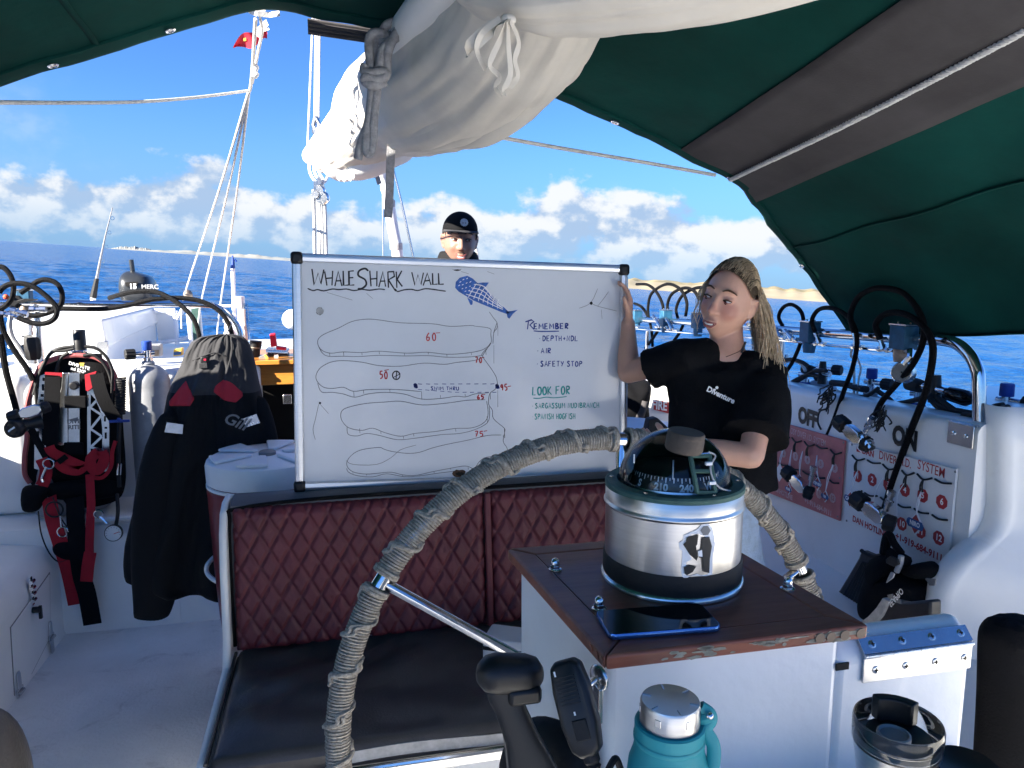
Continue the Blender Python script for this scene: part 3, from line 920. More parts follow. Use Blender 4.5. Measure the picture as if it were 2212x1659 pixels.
pp = [(BX0 + 0.002, 2.222, 0.515), (BX0, 2.232, 0.70), (BX0 + 0.002, 2.252, 0.895), (BX0 + 0.03, 2.262, 0.930), (BX0 + 0.3, 2.262, 0.945), (seam_x, 2.262, 0.945), (BX1, 2.262, 0.944)]
mb.tube(smooth_path(pp, 6), 0.006, 8); mb.build('piping', 'black_fabric', bn)
mb = MB()
mb.rings([[(x, 2.225, 0.52), (x, 2.262, 0.938), (x, 2.30, 0.948 + 0.012 * sin(min(1, max(0, (x - BX0) / 0.5)) * 1.57)), (x, 2.375, 0.945), (x, 2.39, 0.90), (x, 2.36, 0.52)] for x in [BX0 + 0.004 + (BX1 - BX0) * i / 24 for i in range(25)]])
mb.build('backrest_back', 'grey_vinyl', bn, sharp=40)
mb = MB()
SY0, SY1 = 1.70, 2.235
def seat_fn(u, v):
 x = BX0 + 0.005 + (BX1 - BX0) * u; y = SY0 + (SY1 - SY0) * v
 e = min(u * (BX1 - BX0), v * (SY1 - SY0) + 0.0)
 w = 0.017 * mnoise.noise(Vector((x * 3.2 + y * 4, y * 7, 2))) + 0.013 * mnoise.noise(Vector((x * 5 - y * 9, y * 3, 7))) + 0.003 * mnoise.noise(Vector((x * 21, y * 9, 3)))
 crown = 0.012 * sin(min(1, e / 0.2) * 1.57)
 r = 0.022 * (1 - sqrt(max(0, 1 - (1 - min(1, e / 0.022)) ** 2)))
 return Vector((x, y, SEATZ - 0.010 + crown + w * min(1, e / 0.06) - r))
mb.grid(seat_fn, 120, 60)
mb.build('seat_top', 'dark_vinyl', bn, sharp=180)
mb = MB()
mb.rings([[(BX0 + 0.004, SY0 + 0.004, 0.477), (BX0 + 0.004, SY0 + 0.004, 0.425), (BX1, SY0 + 0.004, 0.425), (BX1, SY0 + 0.004, 0.477)], [(BX0 + 0.004, SY1, 0.477), (BX0 + 0.004, SY1, 0.425), (BX1, SY1, 0.425), (BX1, SY1, 0.477)]])
mb.build('seat_boxing', 'dark_vinyl', bn, bevel=0.006)
mb = MB(); mb.tube([(BX0 + 0.002 + 0.0 * t, SY0 + (SY1 - SY0) * t, 0.486) for t in [i / 20 for i in range(21)]], 0.005, 8); mb.build('seat_piping', 'dark_vinyl', bn)
mb = MB()
mb.ribbon([(BX0 + 0.30 + 0.9 * t, SY0 + 0.001, 0.452 + 0.006 * sin(t * 9)) for t in [i / 30 for i in range(31)]], 0.030, (0, 1, 0), 0.003); mb.build('zip', 'zip_tape', bn)
mb = MB()
out = [(1.68, 0.0), (1.68, 0.42), (1.73, 0.475), (2.14, 0.49), (2.175, 0.56), (2.19, 0.76), (2.215, 0.87), (2.25, 0.925), (2.30, 0.945), (2.38, 0.945), (2.40, 0.90), (2.40, 0.0)]
mb.prism([(BX0 - 0.025, y, z) for y, z in out], (0.023, 0, 0)); mb.build('end_frame', 'gelcoat', bn, bevel=0.010, segs=3)
mb = MB(); mb.box(((BX0 + BX1) / 2, 1.725, 0.205), (BX1 - BX0 - 0.004, 0.03, 0.40)); mb.build('front_panel', 'white_paint', bn)
mb = MB(); mb.box(((BX0 + BX1) / 2, 2.0, 0.418), (BX1 - BX0 - 0.006, 0.56, 0.012)); mb.build('seat_board', 'white_paint', bn)
mb = MB(); mb.ribbon([(BX0 - 0.005, 1.690, 0.412), (BX1, 1.690, 0.412)], 0.026, (0, 1, 0.1), 0.004); mb.cyl((BX0 - 0.005, 1.689, 0.428), (BX1, 1.689, 0.428), 0.007, 8)
mb.build('steel_edge', 'steel', bn)
mb = MB(); p = Vector((BX0 + 0.01, 1.682, 0.415)); mb.box(p, (0.04, 0.014, 0.03)); mb.cyl(p + Vector((-0.008, -0.012, 0)), p + Vector((-0.008, 0.0, 0)), 0.008, 10); mb.cyl(p + Vector((0.012, -0.012, 0)), p + Vector((0.012, 0, 0)), 0.006, 10)
mb.build('catch', 'steel', bn, bevel=0.002)
p = atZ(1068, 1418, 0.50)
rad = thing('seat_box', 'small cream box with black trim lying on the dark seat behind the console', 'box', (p.x + 0.05, 1.98, 0.505))
mb = MB(); R = Matrix.Rotation(radians(-28), 3, 'Z'); c = Vector((p.x + 0.06, 1.98, 0.545)); mb.box(c, (0.18, 0.10, 0.07), R); mb.build('case', 'sign_white', rad, bevel=0.006)
mb = MB(); mb.box(c + Vector((0, 0, 0.006)), (0.183, 0.103, 0.012), R); mb.build('trim', 'black_plastic', rad, bevel=0.002)
# --- drink cooler
cc = Vector((-0.275, 2.74, 0.402))
ck = thing('drink_cooler', 'burgundy drink cooler with white screw lid and side handle', 'cooler', cc + Vector((0, 0, -0.11)))
mb = MB()
mb.lathe([(0.165, -0.11), (0.182, -0.09), (0.192, 0.0), (0.200, 0.16), (0.2075, 0.40), (0.2085, 0.455), (0.2100, 0.458), (0.2100, 0.476), (0.204, 0.478), (0.204, 0.50)], 48, cc); mb.build('body', 'cooler_red', ck)
mb = MB(); mb.lathe([(0.205, 0.478), (0.2115, 0.480), (0.2115, 0.488), (0.205, 0.490)], 48, cc); mb.build('collar', 'white_plastic', ck)
mb = MB()
mb.lathe([(0.204, 0.492), (0.210, 0.497), (0.212, 0.555), (0.207, 0.570), (0.198, 0.575), (0.0005, 0.578)], 48, cc); lid = mb.build('lid', 'white_plastic', ck)
for k in range(6):
 a = radians(20 + 60 * k); mb = MB(); R = Matrix.Rotation(a, 3, 'Z')
 pts = [Vector((0.055, -0.012, 0)), Vector((0.19, -0.055, 0)), Vector((0.195, 0.0, 0)), Vector((0.19, 0.055, 0)), Vector((0.055, 0.012, 0))]
 mb.prism([cc + Vector((0, 0, 0.577)) + R @ q for q in pts], (0, 0, 0.012)); mb.build('lid_rib', 'white_plastic', lid, bevel=0.005)
mb = MB(); mb.lathe([(0.03, 0.576), (0.03, 0.588), (0.024, 0.592), (0.0005, 0.592)], 20, cc); mb.build('spout_cap', 'print_grey', lid)
h0 = atT(525, 1068, 2.56); h1 = atT(638, 1066, 2.56)
hp = [h0 + Vector((0, 0.10, -0.06)), h0 + Vector((0, 0.01, -0.05)), h0 + Vector((0.004, 0, 0.0)), h1 + Vector((-0.004, 0, 0.0)), h1 + Vector((0, 0.01, -0.05)), h1 + Vector((0, 0.10, -0.06))]
mb = MB(); mb.tube(hp, 0.011, 8); mb.build('handle', 'white_plastic', ck, bevel=0.002)
mb = MB()
for k in range(13):
 q = h0 + (h1 - h0) * (0.25 + 0.5 * k / 12); mb.box(q + Vector((0, -0.002, 0.012)), (0.004, 0.012, 0.008))
mb.build('grip_ribs', 'white_plastic', ck)
e = atT(448, 1230, 2.72)
mb = MB(); mb.tube(smooth_path([e + Vector((0.02, 0.05, 0.03)), e + Vector((0.0, 0, 0.015)), e + Vector((0.005, -0.02, -0.012)), e + Vector((0.05, -0.07, -0.025)), e + Vector((0.12, -0.09, -0.03))], 6), 0.0085, 8)
tag(mb.build('shore_hose', 'white_plastic'), 'short white hose curling round the base of the red cooler', 'hose')
# --- whiteboard
BY = 2.335
bd = thing('whiteboard', 'framed whiteboard with hand drawn WHALE SHARK WALL dive briefing', 'whiteboard', (0.4, BY, 0.96))
c4 = [atY(x, y, BY) for x, y in ((630, 546), (1356, 573), (1353, 1037), (638, 1061))]     # TL TR BR BL
TL, TR, BR, BL = c4
nb = Vector((0, -1, 0))
def bpt(u, v, out=0.0):
 a = TL + (TR - TL) * u; b = BL + (BR - BL) * u
 return a + (b - a) * v + nb * out
mb = MB(); mb.prism([bpt(0.01, 0.01, -0.004), bpt(0.99, 0.01, -0.004), bpt(0.99, 0.99, -0.004), bpt(0.01, 0.99, -0.004)], (0, 0.012, 0)); mb.build('writing_surface', 'whiteboard', bd, smooth=False)
def rail(a, b, w):
 mb = MB(); d = (b - a).normalized(); s = d.cross(nb).normalized()
 c = (TL + BR) / 2
 if (c - a).dot(s) < 0: s = -s
 pr = [(0, -0.016), (0, 0.004), (0.004, 0.008), (0.40 * w, 0.009), (0.42 * w, 0.006), (0.48 * w, 0.006), (0.50 * w, 0.009), (0.86 * w, 0.008), (w, 0.000), (w, -0.004)]
 mb.rings([[p + s * x + nb * y for x, y in pr] for p in (a, b)]); mb.build('frame_rail', 'aluminium', bd, sharp=20)
rail(TL, TR, 0.026); rail(TR, BR, 0.026); rail(BR, BL, 0.028); rail(BL, TL, 0.028)
for p, sx, sz in ((TL, 1, -1), (TR, -1, -1), (BR, -1, 1), (BL, 1, 1)):
 mb = MB(); mb.box(p + Vector((sx * 0.014, -0.0005, sz * 0.015)), (0.036, 0.030, 0.038)); mb.build('corner_cap', 'black_plastic', bd, bevel=0.010, segs=3)
def zb(x, y, out=0.0008):
 return onplane((1150 + x * 0.61031) / 1.82278, (950 + y * 0.61031) / 1.82278, TL + nb * (out - 0.004), nb)
_rs = random.Random(5)
def stroke(mb, pts, w, sm=0, jit=0.0, out=0.0008, taper=True):
 P = [zb(x + _rs.uniform(-jit, jit), y + _rs.uniform(-jit, jit), out) for x, y in pts]
 if sm:
  P = smooth_path(P, sm)
 k = 0.61031 / 2912 * 2.3 * 1.35
 ws = []
 for i in range(len(P)):
  f = 1.0 + 0.16 * mnoise.noise(Vector((P[i].x * 60, P[i].z * 60, w)))
  if taper and (i == 0 or i == len(P) - 1): f *= 0.7
  ws.append(w * k * f)
 mb.ribbon(P, ws, nb)
G = {
 'A': [[(0, 1), (.45, 0), (.9, 1)], [(.2, .62), (.75, .62)]], 'B': [[(0, 0), (0, 1)], [(0, 0), (.55, .05), (.6, .28), (.1, .48), (.7, .6), (.7, .88), (0, 1)]],
 'C': [[(.8, .12), (.4, 0), (.05, .4), (.15, .9), (.5, 1), (.85, .88)]], 'D': [[(.05, 0), (0, 1)], [(0, .02), (.55, .1), (.8, .5), (.5, .92), (0, 1)]],
 'E': [[(.7, 0), (0, .02), (0, 1), (.75, .98)], [(0, .5), (.6, .47)]], 'F': [[(.75, 0), (.02, .03), (0, 1)], [(0, .48), (.6, .44)]],
 'G': [[(.8, .12), (.4, 0), (.05, .4), (.15, .9), (.55, 1), (.8, .75), (.8, .55), (.5, .57)]], 'H': [[(0, 0), (.02, 1)], [(.75, 0), (.75, 1)], [(0, .52), (.75, .48)]],
 'I': [[(.3, 0), (.28, 1)]], 'K': [[(0, 0), (.02, 1)], [(.75, 0), (.05, .55), (.85, 1)]], 'L': [[(.05, 0), (0, 1), (.7, .97)]],
 'M': [[(0, 1), (.1, 0), (.45, .6), (.8, 0), (.95, 1)]], 'N': [[(0, 1), (.05, 0), (.75, 1), (.8, 0)]], 'O': [[(.4, 0), (.05, .3), (.1, .85), (.45, 1), (.8, .75), (.78, .25), (.4, 0)]],
 'P': [[(.05, 0), (0, 1)], [(.05, .02), (.65, .08), (.68, .4), (.05, .56)]], 'R': [[(.05, 0), (0, 1)], [(.05, .02), (.65, .08), (.62, .4), (.05, .52), (.75, 1)]],
 'S': [[(.75, .1), (.35, 0), (.1, .22), (.65, .62), (.6, .92), (.25, 1), (0, .85)]], 'T': [[(0, .03), (.85, 0)], [(.42, .02), (.4, 1)]], 'U': [[(0, 0), (.05, .8), (.4, 1), (.75, .8), (.75, 0)]],
 'V': [[(0, 0), (.4, 1), (.8, 0)]], 'W': [[(0, 0), (.22, 1), (.48, .3), (.72, 1), (1.0, 0)]], 'Y': [[(0, 0), (.4, .5)], [(.85, 0), (.25, 1)]],
 '+': [[(.05, .55), (.75, .52)], [(.4, .25), (.4, .82)]], '0': [[(.4, 0), (.05, .4), (.2, .95), (.6, .95), (.7, .4), (.4, 0)]],
 '5': [[(.75, .02), (.15, .04), (.1, .42), (.6, .45), (.65, .85), (.1, 1)]], '6': [[(.55, 0), (.1, .5), (.15, .95), (.55, .95), (.6, .6), (.12, .62)]],
 '7': [[(.0, .05), (.7, .02), (.25, 1)], [(.15, .5), (.6, .48)]], '9': [[(.65, .3), (.35, .05), (.05, .3), (.3, .52), (.65, .3), (.55, 1)]],
 '-': [[(.1, .1), (.75, .05)]], '.': [[(.2, .5), (.35, .56)]], ' ': []}
def write(mb, s, x, y, h, adv, w, slope=0.0, jit=0.8, sm=4):
 for ch in s:
  if ch == ' ':
   x += adv * 0.6; continue
  gw = adv * 0.80
  for st in G[ch]:
   stroke(mb, [(x + px * gw * (1.15 if ch in 'WM' else 1), y + slope * 0 + py * h) for px, py in st], w, sm if ch not in 'AEFHIKLMNTVWYXZ' else 0, jit)
  a = adv * (0.62 if ch == 'I' else 1.22 if ch in 'WM' else 1.0)
  x += a; y += slope * a
 return x
T = [
 [(128, 178), (142, 280), (168, 205), (186, 275), (205, 182)], [(210, 195), (225, 286)], [(262, 190), (258, 285)], [(215, 240), (262, 236)],
 [(276, 290), (298, 195), (322, 288)], [(286, 256), (318, 254)], [(330, 190), (332, 284), (362, 282)], [(398, 190), (366, 194), (368, 284), (402, 282)], [(368, 236), (396, 234)],
 [(492, 192), (470, 176), (434, 190), (428, 222), (470, 248), (478, 280), (452, 304), (424, 306)],
 [(502, 190), (510, 290)], [(548, 192), (546, 290)], [(505, 244), (548, 240)], [(560, 296), (586, 196), (604, 292)], [(568, 258), (602, 256)],
 [(618, 196), (622, 300)], [(618, 198), (656, 196), (660, 226), (622, 250), (668, 322)], [(672, 196), (676, 300)], [(708, 190), (678, 246), (712, 292)],
 [(772, 200), (792, 282), (812, 216), (832, 280), (848, 202)], [(846, 286), (872, 206), (896, 282)], [(856, 256), (890, 252)], [(906, 206), (908, 278), (938, 276)], [(944, 206), (948, 278), (978, 276)]]
mb = MB()
for s in T: stroke(mb, s, 9.0, 4 if len(s) > 6 else 0, 0.6)
stroke(mb, [(100, 304), (135, 318), (165, 312), (205, 320), (260, 308), (300, 312), (350, 308), (400, 318), (450, 310), (500, 316), (560, 308), (600, 312)], 6, 3)
stroke(mb, [(666, 306), (680, 324), (720, 314), (770, 310), (810, 318), (860, 306), (920, 312), (960, 318), (992, 322)], 6, 3)
mb.build('title_lettering', 'ink_black', bd, smooth=False)
mb = MB()
reef = [
 [(1272, 455), (1300, 495), (1322, 525), (1322, 560), (1302, 590), (1296, 660)], [(1180, 548), (1275, 562), (1282, 600), (1282, 660), (1230, 720), (1230, 745), (1290, 830), (1318, 880), (1326, 930)],
 [(1180, 548), (1150, 543), (1020, 549), (900, 532), (700, 526), (540, 505), (460, 504), (380, 520), (300, 560), (210, 598), (170, 630), (168, 670), (195, 705), (250, 722), (330, 714), (450, 718), (560, 709), (740, 722), (870, 716), (1000, 729), (1120, 722), (1215, 705), (1262, 680), (1280, 655)],
 [(172, 680), (195, 720), (235, 742), (330, 742), (430, 744), (560, 736), (730, 740), (880, 738), (1000, 748), (1150, 746), (1235, 735)],
 [(1235, 745), (1180, 768), (1060, 782), (980, 794), (850, 786), (700, 806), (560, 802), (450, 780), (330, 770), (250, 780), (185, 815), (156, 860), (160, 900), (200, 940), (260, 950), (330, 942), (395, 968), (480, 958), (600, 955), (700, 958), (835, 970)],
 [(165, 915), (190, 972), (260, 975), (330, 985), (405, 1006), (490, 985), (600, 975), (720, 985), (835, 1018), (960, 1014), (1060, 1000), (1120, 1004), (1180, 985), (1270, 978)],
 [(1326, 925), (1310, 955), (1275, 985), (1268, 1050), (1292, 1090), (1300, 1145), (1368, 1205), (1372, 1230), (1362, 1290), (1385, 1330), (1390, 1360), (1365, 1385), (1260, 1392), (1215, 1415), (1185, 1455), (1168, 1482)],
 [(1245, 1022), (1130, 1026), (1000, 1044), (840, 1056), (700, 1032), (590, 1038), (480, 1046), (380, 1066), (325, 1090), (314, 1130), (330, 1170), (370, 1205), (450, 1220), (520, 1206), (600, 1235), (700, 1258), (790, 1240), (920, 1228), (1050, 1208), (1150, 1205), (1215, 1185), (1255, 1150), (1265, 1100), (1255, 1030)],
 [(355, 1195), (362, 1245), (420, 1256), (480, 1240), (560, 1252), (680, 1280), (800, 1270), (960, 1248), (1080, 1240), (1180, 1215), (1260, 1170), (1275, 1110), (1270, 1065)],
 [(1350, 1250), (1260, 1253), (1140, 1282), (1000, 1310), (900, 1335), (820, 1362), (740, 1368), (640, 1355), (590, 1340), (560, 1330), (450, 1345), (390, 1375), (355, 1420), (360, 1460), (400, 1490), (480, 1502), (560, 1496), (640, 1490), (720, 1508), (800, 1510), (900, 1488), (1020, 1465), (1120, 1450), (1180, 1475)],
 [(352, 1465), (365, 1490), (420, 1512), (520, 1520), (610, 1500), (720, 1518), (820, 1514), (930, 1498), (1010, 1488), (1080, 1478)],
]
for s in reef: stroke(mb, s, 3.0, 4)
for (x, y, l) in ((242, 722, 20), (332, 716, 24), (450, 718, 16), (562, 711, 18), (724, 722, 14), (878, 717, 12), (998, 730, 14), (1156, 720, 14), (1250, 708, 24), (398, 970, 36), (460, 960, 22), (630, 956, 16), (835, 970, 48), (956, 992, 18), (1116, 984, 16), (436, 1208, 30), (572, 1228, 14), (718, 1256, 18), (784, 1242, 16), (1055, 1208, 20), (1258, 1130, 40), (392, 1490, 10), (480, 1502, 10), (712, 1506, 12), (915, 1484, 12), (1022, 1462, 12), (1136, 1458, 14), (1298, 1394, 10), (1362, 1250, 30), (1390, 1345, 50), (1278, 980, 40)):
 stroke(mb, [(x, y), (x + 2, y + l)], 3.2)
stroke(mb, [(1328, 545), (1328, 610)], 2.0); stroke(mb, [(1302, 670), (1302, 788)], 2.0); stroke(mb, [(1327, 960), (1327, 1070)], 2.0)
stroke(mb, [(1370, 1205), (1372, 1270)], 5.0); stroke(mb, [(1322, 525), (1300, 592)], 5.0); stroke(mb, [(1280, 660), (1230, 735)], 5.0)
mb.build('reef_drawing', 'ink_grey', bd, smooth=False)
for t_, x_, y_, h_, a_, d0, d1 in (('60', 866, 590, 50, 38, (928, 592), (955, 590)), ('50', 566, 838, 48, 30, (594, 834), (624, 828)), ('70', 1182, 748, 36, 26, (1222, 752), (1240, 748)), ('95', 1346, 922, 40, 26, (1390, 938), (1412, 934)), ('65', 1196, 990, 28, 24, (1228, 992), (1246, 988)), ('75', 1180, 1226, 34, 32, (1236, 1226), (1258, 1222))):
 mb = MB(); write(mb, t_, x_, y_, h_, a_, 6); stroke(mb, [d0, d1], 5); mb.build('depth_figure', 'ink_red', bd, smooth=False)
mb = MB(); stroke(mb, [(672 + 24 * cos(a), 865 + 27 * sin(a)) for a in [2 * pi * i / 16 for i in range(17)]], 6, 0); stroke(mb, [(676, 838), (670, 892)], 7); stroke(mb, [(650, 880), (696, 856)], 5); mb.build('mooring_mark', 'ink_black', bd, smooth=False)
mb = MB()
for cx_, cy_ in ((798, 930), (1325, 934)):
 for k in range(5):
  stroke(mb, [(cx_ - 12 + 4 * k, cy_ - 6 - 8 + 3 * abs(k - 2)), (cx_ - 8 + 5 * k, cy_ + 18 - 2 * abs(k - 2))], 8, 0, 2)
for x in range(812, 1300, 52): stroke(mb, [(x, 920 + (x - 812) * 0.002), (x + 26, 922 - (x - 812) * 0.006)], 4)
for x in range(812, 1300, 48): stroke(mb, [(x, 955 + min(20, (x - 812) * 0.08)), (x + 26, 958 + min(16, (x - 812) * 0.08))], 3.5)
write(mb, 'SWIM THRU', 896, 938, 22, 21.5, 4, 0.005)
mb.build('swim_through', 'ink_blue', bd, smooth=False)
def inked(fn, nm, m):
 mb = MB(); fn(mb); mb.build(nm, m, bd, smooth=False)
def _rem(mb):
 for s in ([(1524, 515), (1518, 568)], [(1506, 520), (1545, 508), (1560, 518), (1535, 540), (1560, 568)]): stroke(mb, s, 8, 0, 1)
 write(mb, 'EMEMBER', 1562, 532, 34, 31, 8, -0.01); stroke(mb, [(1558, 578), (1610, 582), (1722, 580)], 6, 3)
inked(_rem, 'remember_heading', 'ink_blue')
for s_, x_, y_, a_ in (('.DEPTH+NDL', 1592, 610, 26), ('.AIR', 1580, 690, 27), ('.SAFETY STOP', 1578, 774, 26)):
 inked(lambda mb: write(mb, s_, x_, y_, 33, a_, 6), 'remember_item', 'ink_blue')
def _look(mb):
 write(mb, 'LOOK FOR', 1552, 940, 52, 33, 8, -0.03); stroke(mb, [(1556, 1012), (1590, 1014), (1640, 1006), (1690, 1010), (1772, 1002)], 5, 3)
inked(_look, 'look_for_heading', 'ink_teal')
inked(lambda mb: write(mb, '.SARGASSUM NUDIBRANCH', 1548, 1046, 32, 21.5, 5, -0.012), 'look_for_item', 'ink_teal')
inked(lambda mb: write(mb, '.SPANISH HOGFISH', 1548, 1114, 34, 19.2, 5, -0.01), 'look_for_item', 'ink_teal')
mb = MB()
body = [(1052, 300), (1056, 262), (1082, 235), (1130, 222), (1165, 240), (1195, 268), (1240, 305), (1290, 350), (1345, 405), (1390, 448), (1405, 462), (1388, 470), (1345, 455), (1290, 432), (1230, 408), (1170, 382), (1120, 352), (1075, 325)]
o = mb.add([zb(x, y) for x, y in body]); mb.face(*range(o, o + len(body)))
for fin in ([(1192, 272), (1230, 266), (1270, 266), (1252, 292), (1226, 304)], [(1130, 362), (1142, 392), (1152, 412), (1164, 408), (1166, 384)], [(1380, 452), (1415, 450), (1456, 442), (1425, 468), (1402, 500), (1390, 492), (1385, 468)]):
 o = mb.add([zb(x, y) for x, y in fin]); mb.face(*range(o, o + len(fin)))
mb.build('shark_drawing', 'ink_shark', bd, smooth=False)
mb = MB()
for a in range(7):
 x0 = 1150 + a * 28; stroke(mb, [(x0 + 40 - a * 4, 272 + a * 17), (x0 + 4, 330 + a * 12), (x0 - 10 + a * 3, 360 + a * 12)], 4, 2, 2, 0.0014)
for a in range(4):
 stroke(mb, [(1120 + a * 18, 342 - a * 22), (1210 + a * 10, 370 - a * 26), (1290, 410 - a * 18), (1360, 440 - a * 6)], 4, 3, 2, 0.0014)
for (x, y) in ((1085, 262), (1105, 248), (1130, 240), (1078, 285), (1100, 280), (1125, 270), (1150, 262), (1098, 305), (1122, 300), (1148, 290), (1118, 322), (1142, 318)):
 stroke(mb, [(x - 4, y + 3), (x + 5, y - 3)], 5, 0, 1, 0.0014)
mb.build('shark_grid', 'sticker_white', bd, smooth=False)
mb = MB()
for s in ([(1035, 182), (1060, 190), (1092, 180)], [(1852, 432), (1926, 398), (1972, 305)], [(1926, 398), (1975, 420), (2095, 450)], [(1972, 418), (2010, 370), (2042, 325)], [(172, 1050), (150, 1150), (135, 1215), (150, 1280)], [(180, 1050), (235, 1112)], [(350, 1415), (395, 1440), (545, 1440), (640, 1395), (700, 1345), (800, 1315)], [(1090, 195), (1140, 210)], [(1260, 195), (1305, 212)], [(225, 330), (390, 380)], [(480, 335), (520, 370)], [(1995, 440), (2000, 500)]):
 stroke(mb, s, 2.4, 3)
mb.build('cracks', 'print_grey', bd, smooth=False)
def blotch(cx_, cy_, rx, ry, m, nm, out=0.001, sd=1):
 r = random.Random(sd); mb = MB(); n = 16
 o = mb.add([zb(cx_ + rx * cos(2 * pi * i / n) * r.uniform(.75, 1.12), cy_ + ry * sin(2 * pi * i / n) * r.uniform(.75, 1.12), out) for i in range(n)]); mb.face(*range(o, o + n)); return mb.build(nm, m, bd, smooth=False)
blotch(1078, 1498, 46, 28, 'board_core', 'torn_hole', 0.001, 3); blotch(1085, 1502, 30, 14, 'hole_dark', 'torn_hole', 0.0015, 4); blotch(180, 452, 27, 27, 'print_grey', 'hole_rim', 0.0010, 9)
blotch(181, 450, 24, 24, 'zip_tape', 'round_hole', 0.0014, 10)
blotch(1066, 186, 22, 5, 'hole_dark', 'torn_hole', 0.001, 6); blotch(1930, 400, 10, 12, 'hole_dark', 'torn_hole', 0.001, 7); blotch(180, 1044, 9, 7, 'hole_dark', 'torn_hole', 0.001, 8); blotch(1150, 1500, 26, 4, 'hole_dark', 'torn_hole', 0.001, 5)
# --- console with teak top
TZ = 1.16
def tt(x, y, z=TZ):
 return atZ(x, y, z)
def z6(x, y): return ((1800 + x / 1.8433) / 1.82278, (2350 + y / 1.8433) / 1.82278)
def z7(x, y): return ((2900 + x / 1.954) / 1.82278, (2200 + y / 1.954) / 1.82278)
def z5(x, y): return ((1900 + x / 1.8433) / 1.82278, (1600 + y / 1.8433) / 1.82278)
FL, FR, KL = tt(1307, 1417), tt(1878, 1350), tt(1096, 1184)
KR = KL + (FR - FL)
con = thing('helm_console', 'white painted helm console with worn dark teak top', 'console', ((FL + KR) / 2)[:2] + (0.0,) if False else Vector(((FL.x + KR.x) / 2, (FL.y + KR.y) / 2, 0)))
def inset(p, k):
 c = (FL + FR + KL + KR) / 4
 d = p - c
 return c + Vector((d.x * (1 - k), d.y * (1 - k), 0))
TH = 0.020
dn = Vector((0, 0, -TH))
ins = [inset(p, 0.20) for p in (FL, FR, KR, KL)]
outc = [FL, FR, KR, KL]
mb = MB(); mb.prism([p + Vector((0, 0, -0.0008)) for p in ins], dn); mb.build('teak_board', 'teak', con, smooth=False)
gap = 0.0006
for i in range(4):
 a, b, c, d = outc[i], outc[(i + 1) % 4], ins[(i + 1) % 4], ins[i]
 cen = (a + b + c + d) / 4
 mb = MB(); mb.prism([p + (cen - p) * 0.004 for p in (a, b, c, d)], dn); mb.build('teak_border', 'teak', con, smooth=False, bevel=0.004, segs=3)
mb = MB(); rr = random.Random(3)
fdir = (FR - FL).normalized(); fn_ = Vector((fdir.y, -fdir.x, 0))
for k in range(46):
 u = 0.18 + 0.80 * rr.random(); h = rr.uniform(0.004, 0.016)
 p = FL + (FR - FL) * u + fn_ * 0.0007 + Vector((0, 0, -h)); w = rr.uniform(0.003, 0.022) * (0.5 + u); t = rr.uniform(0.001, 0.0035)
 pts = [p + fdir * (w * cos(a) * rr.uniform(.6, 1.1)) + Vector((0, 0, t * sin(a) * rr.uniform(.6, 1.2))) for a in [2 * pi * q / 9 for q in range(9)]]
 o = mb.add(pts); mb.face(*range(o, o + 9))
wear = mb.build('edge_wear', 'wood_worn', con, smooth=False); wear['kind'] = 'stuff'
for u in (0.80, 0.845, 0.90, 0.965):
 p = FL + (FR - FL) * u + Vector((0, 0, -0.010)); mb = MB(); mb.cyl(p + fn_ * 0.0, p + fn_ * 0.0016, 0.0068, 14); mb.build('wood_plug', 'wood_plug', con)
sd_ = (KL - FL).normalized(); sn = Vector((-sd_.y, sd_.x, 0))
if sn.x > 0: sn = -sn
for u in (0.02, 0.06, 0.105):
 p = FL + (KL - FL) * u + Vector((0, 0, -0.010)); mb = MB(); mb.cyl(p, p + sn * 0.0014, 0.0052, 12); mb.build('wood_plug', 'teak', con)
bi = [inset(p, 0.085) for p in (FL, FR, KR, KL)]
bi[0].y += 0.012; bi[1].y = bi[0].y
zb0, zb1 = 0.0, TZ - TH - 0.0005
mb = MB(); mb.hexa([(p.x, p.y, zb0) for p in bi] + [(p.x, p.y, zb1) for p in bi]); mb.build('console_body', 'white_paint', con, bevel=0.012, segs=3)
WY = bi[0].y
xr = atY(2095, 1470, WY).x
x0 = bi[1].x - 0.004
pz = lambda px, py: atY(px, py, WY).z
zh = pz(1968, 1402)
mb = MB()
pr = [(WY, 0.0), (WY, zh), (WY + 0.018, zh + 0.018), (WY + 0.030, zh + 0.025), (WY + 0.050, zh + 0.024), (WY + 0.058, 0.0)]
mb.rings([[(x, y, z) for y, z in pr] for x in (x0, xr)]); mb.build('wing_box', 'white_paint', con, bevel=0.012, segs=3)
mb = MB(); mb.box((x0 + 0.008, WY - 0.0005, zh - 0.012), (0.020, 0.0022, 0.010)); mb.build('latch_slot', 'hole_dark', con)
SHZ = 0.925
mb = MB(); mb.box(((bi[0].x + xr) / 2, WY - 0.16, SHZ - 0.012), (xr - bi[0].x, 0.315, 0.024)); mb.build('cup_shelf', 'white_paint', con, bevel=0.006)
hg = MB(); hx0, hx1 = atY(1862, 1420, WY).x, xr - 0.006
n_up = Vector((0, -0.018, 0.018)).normalized()
hinge = thing('lid_hinge', 'long bright steel hinge screwed over the console side lid', 'hinge', ((hx0 + hx1) / 2, WY, zh))
s_dir = Vector((0, 0.018, 0.018)).normalized()
hb = Vector((0, WY - 0.003, zh + 0.001))
def hp_(x, s, o): return Vector((x, 0, 0)) + hb + s_dir * s + n_up * o
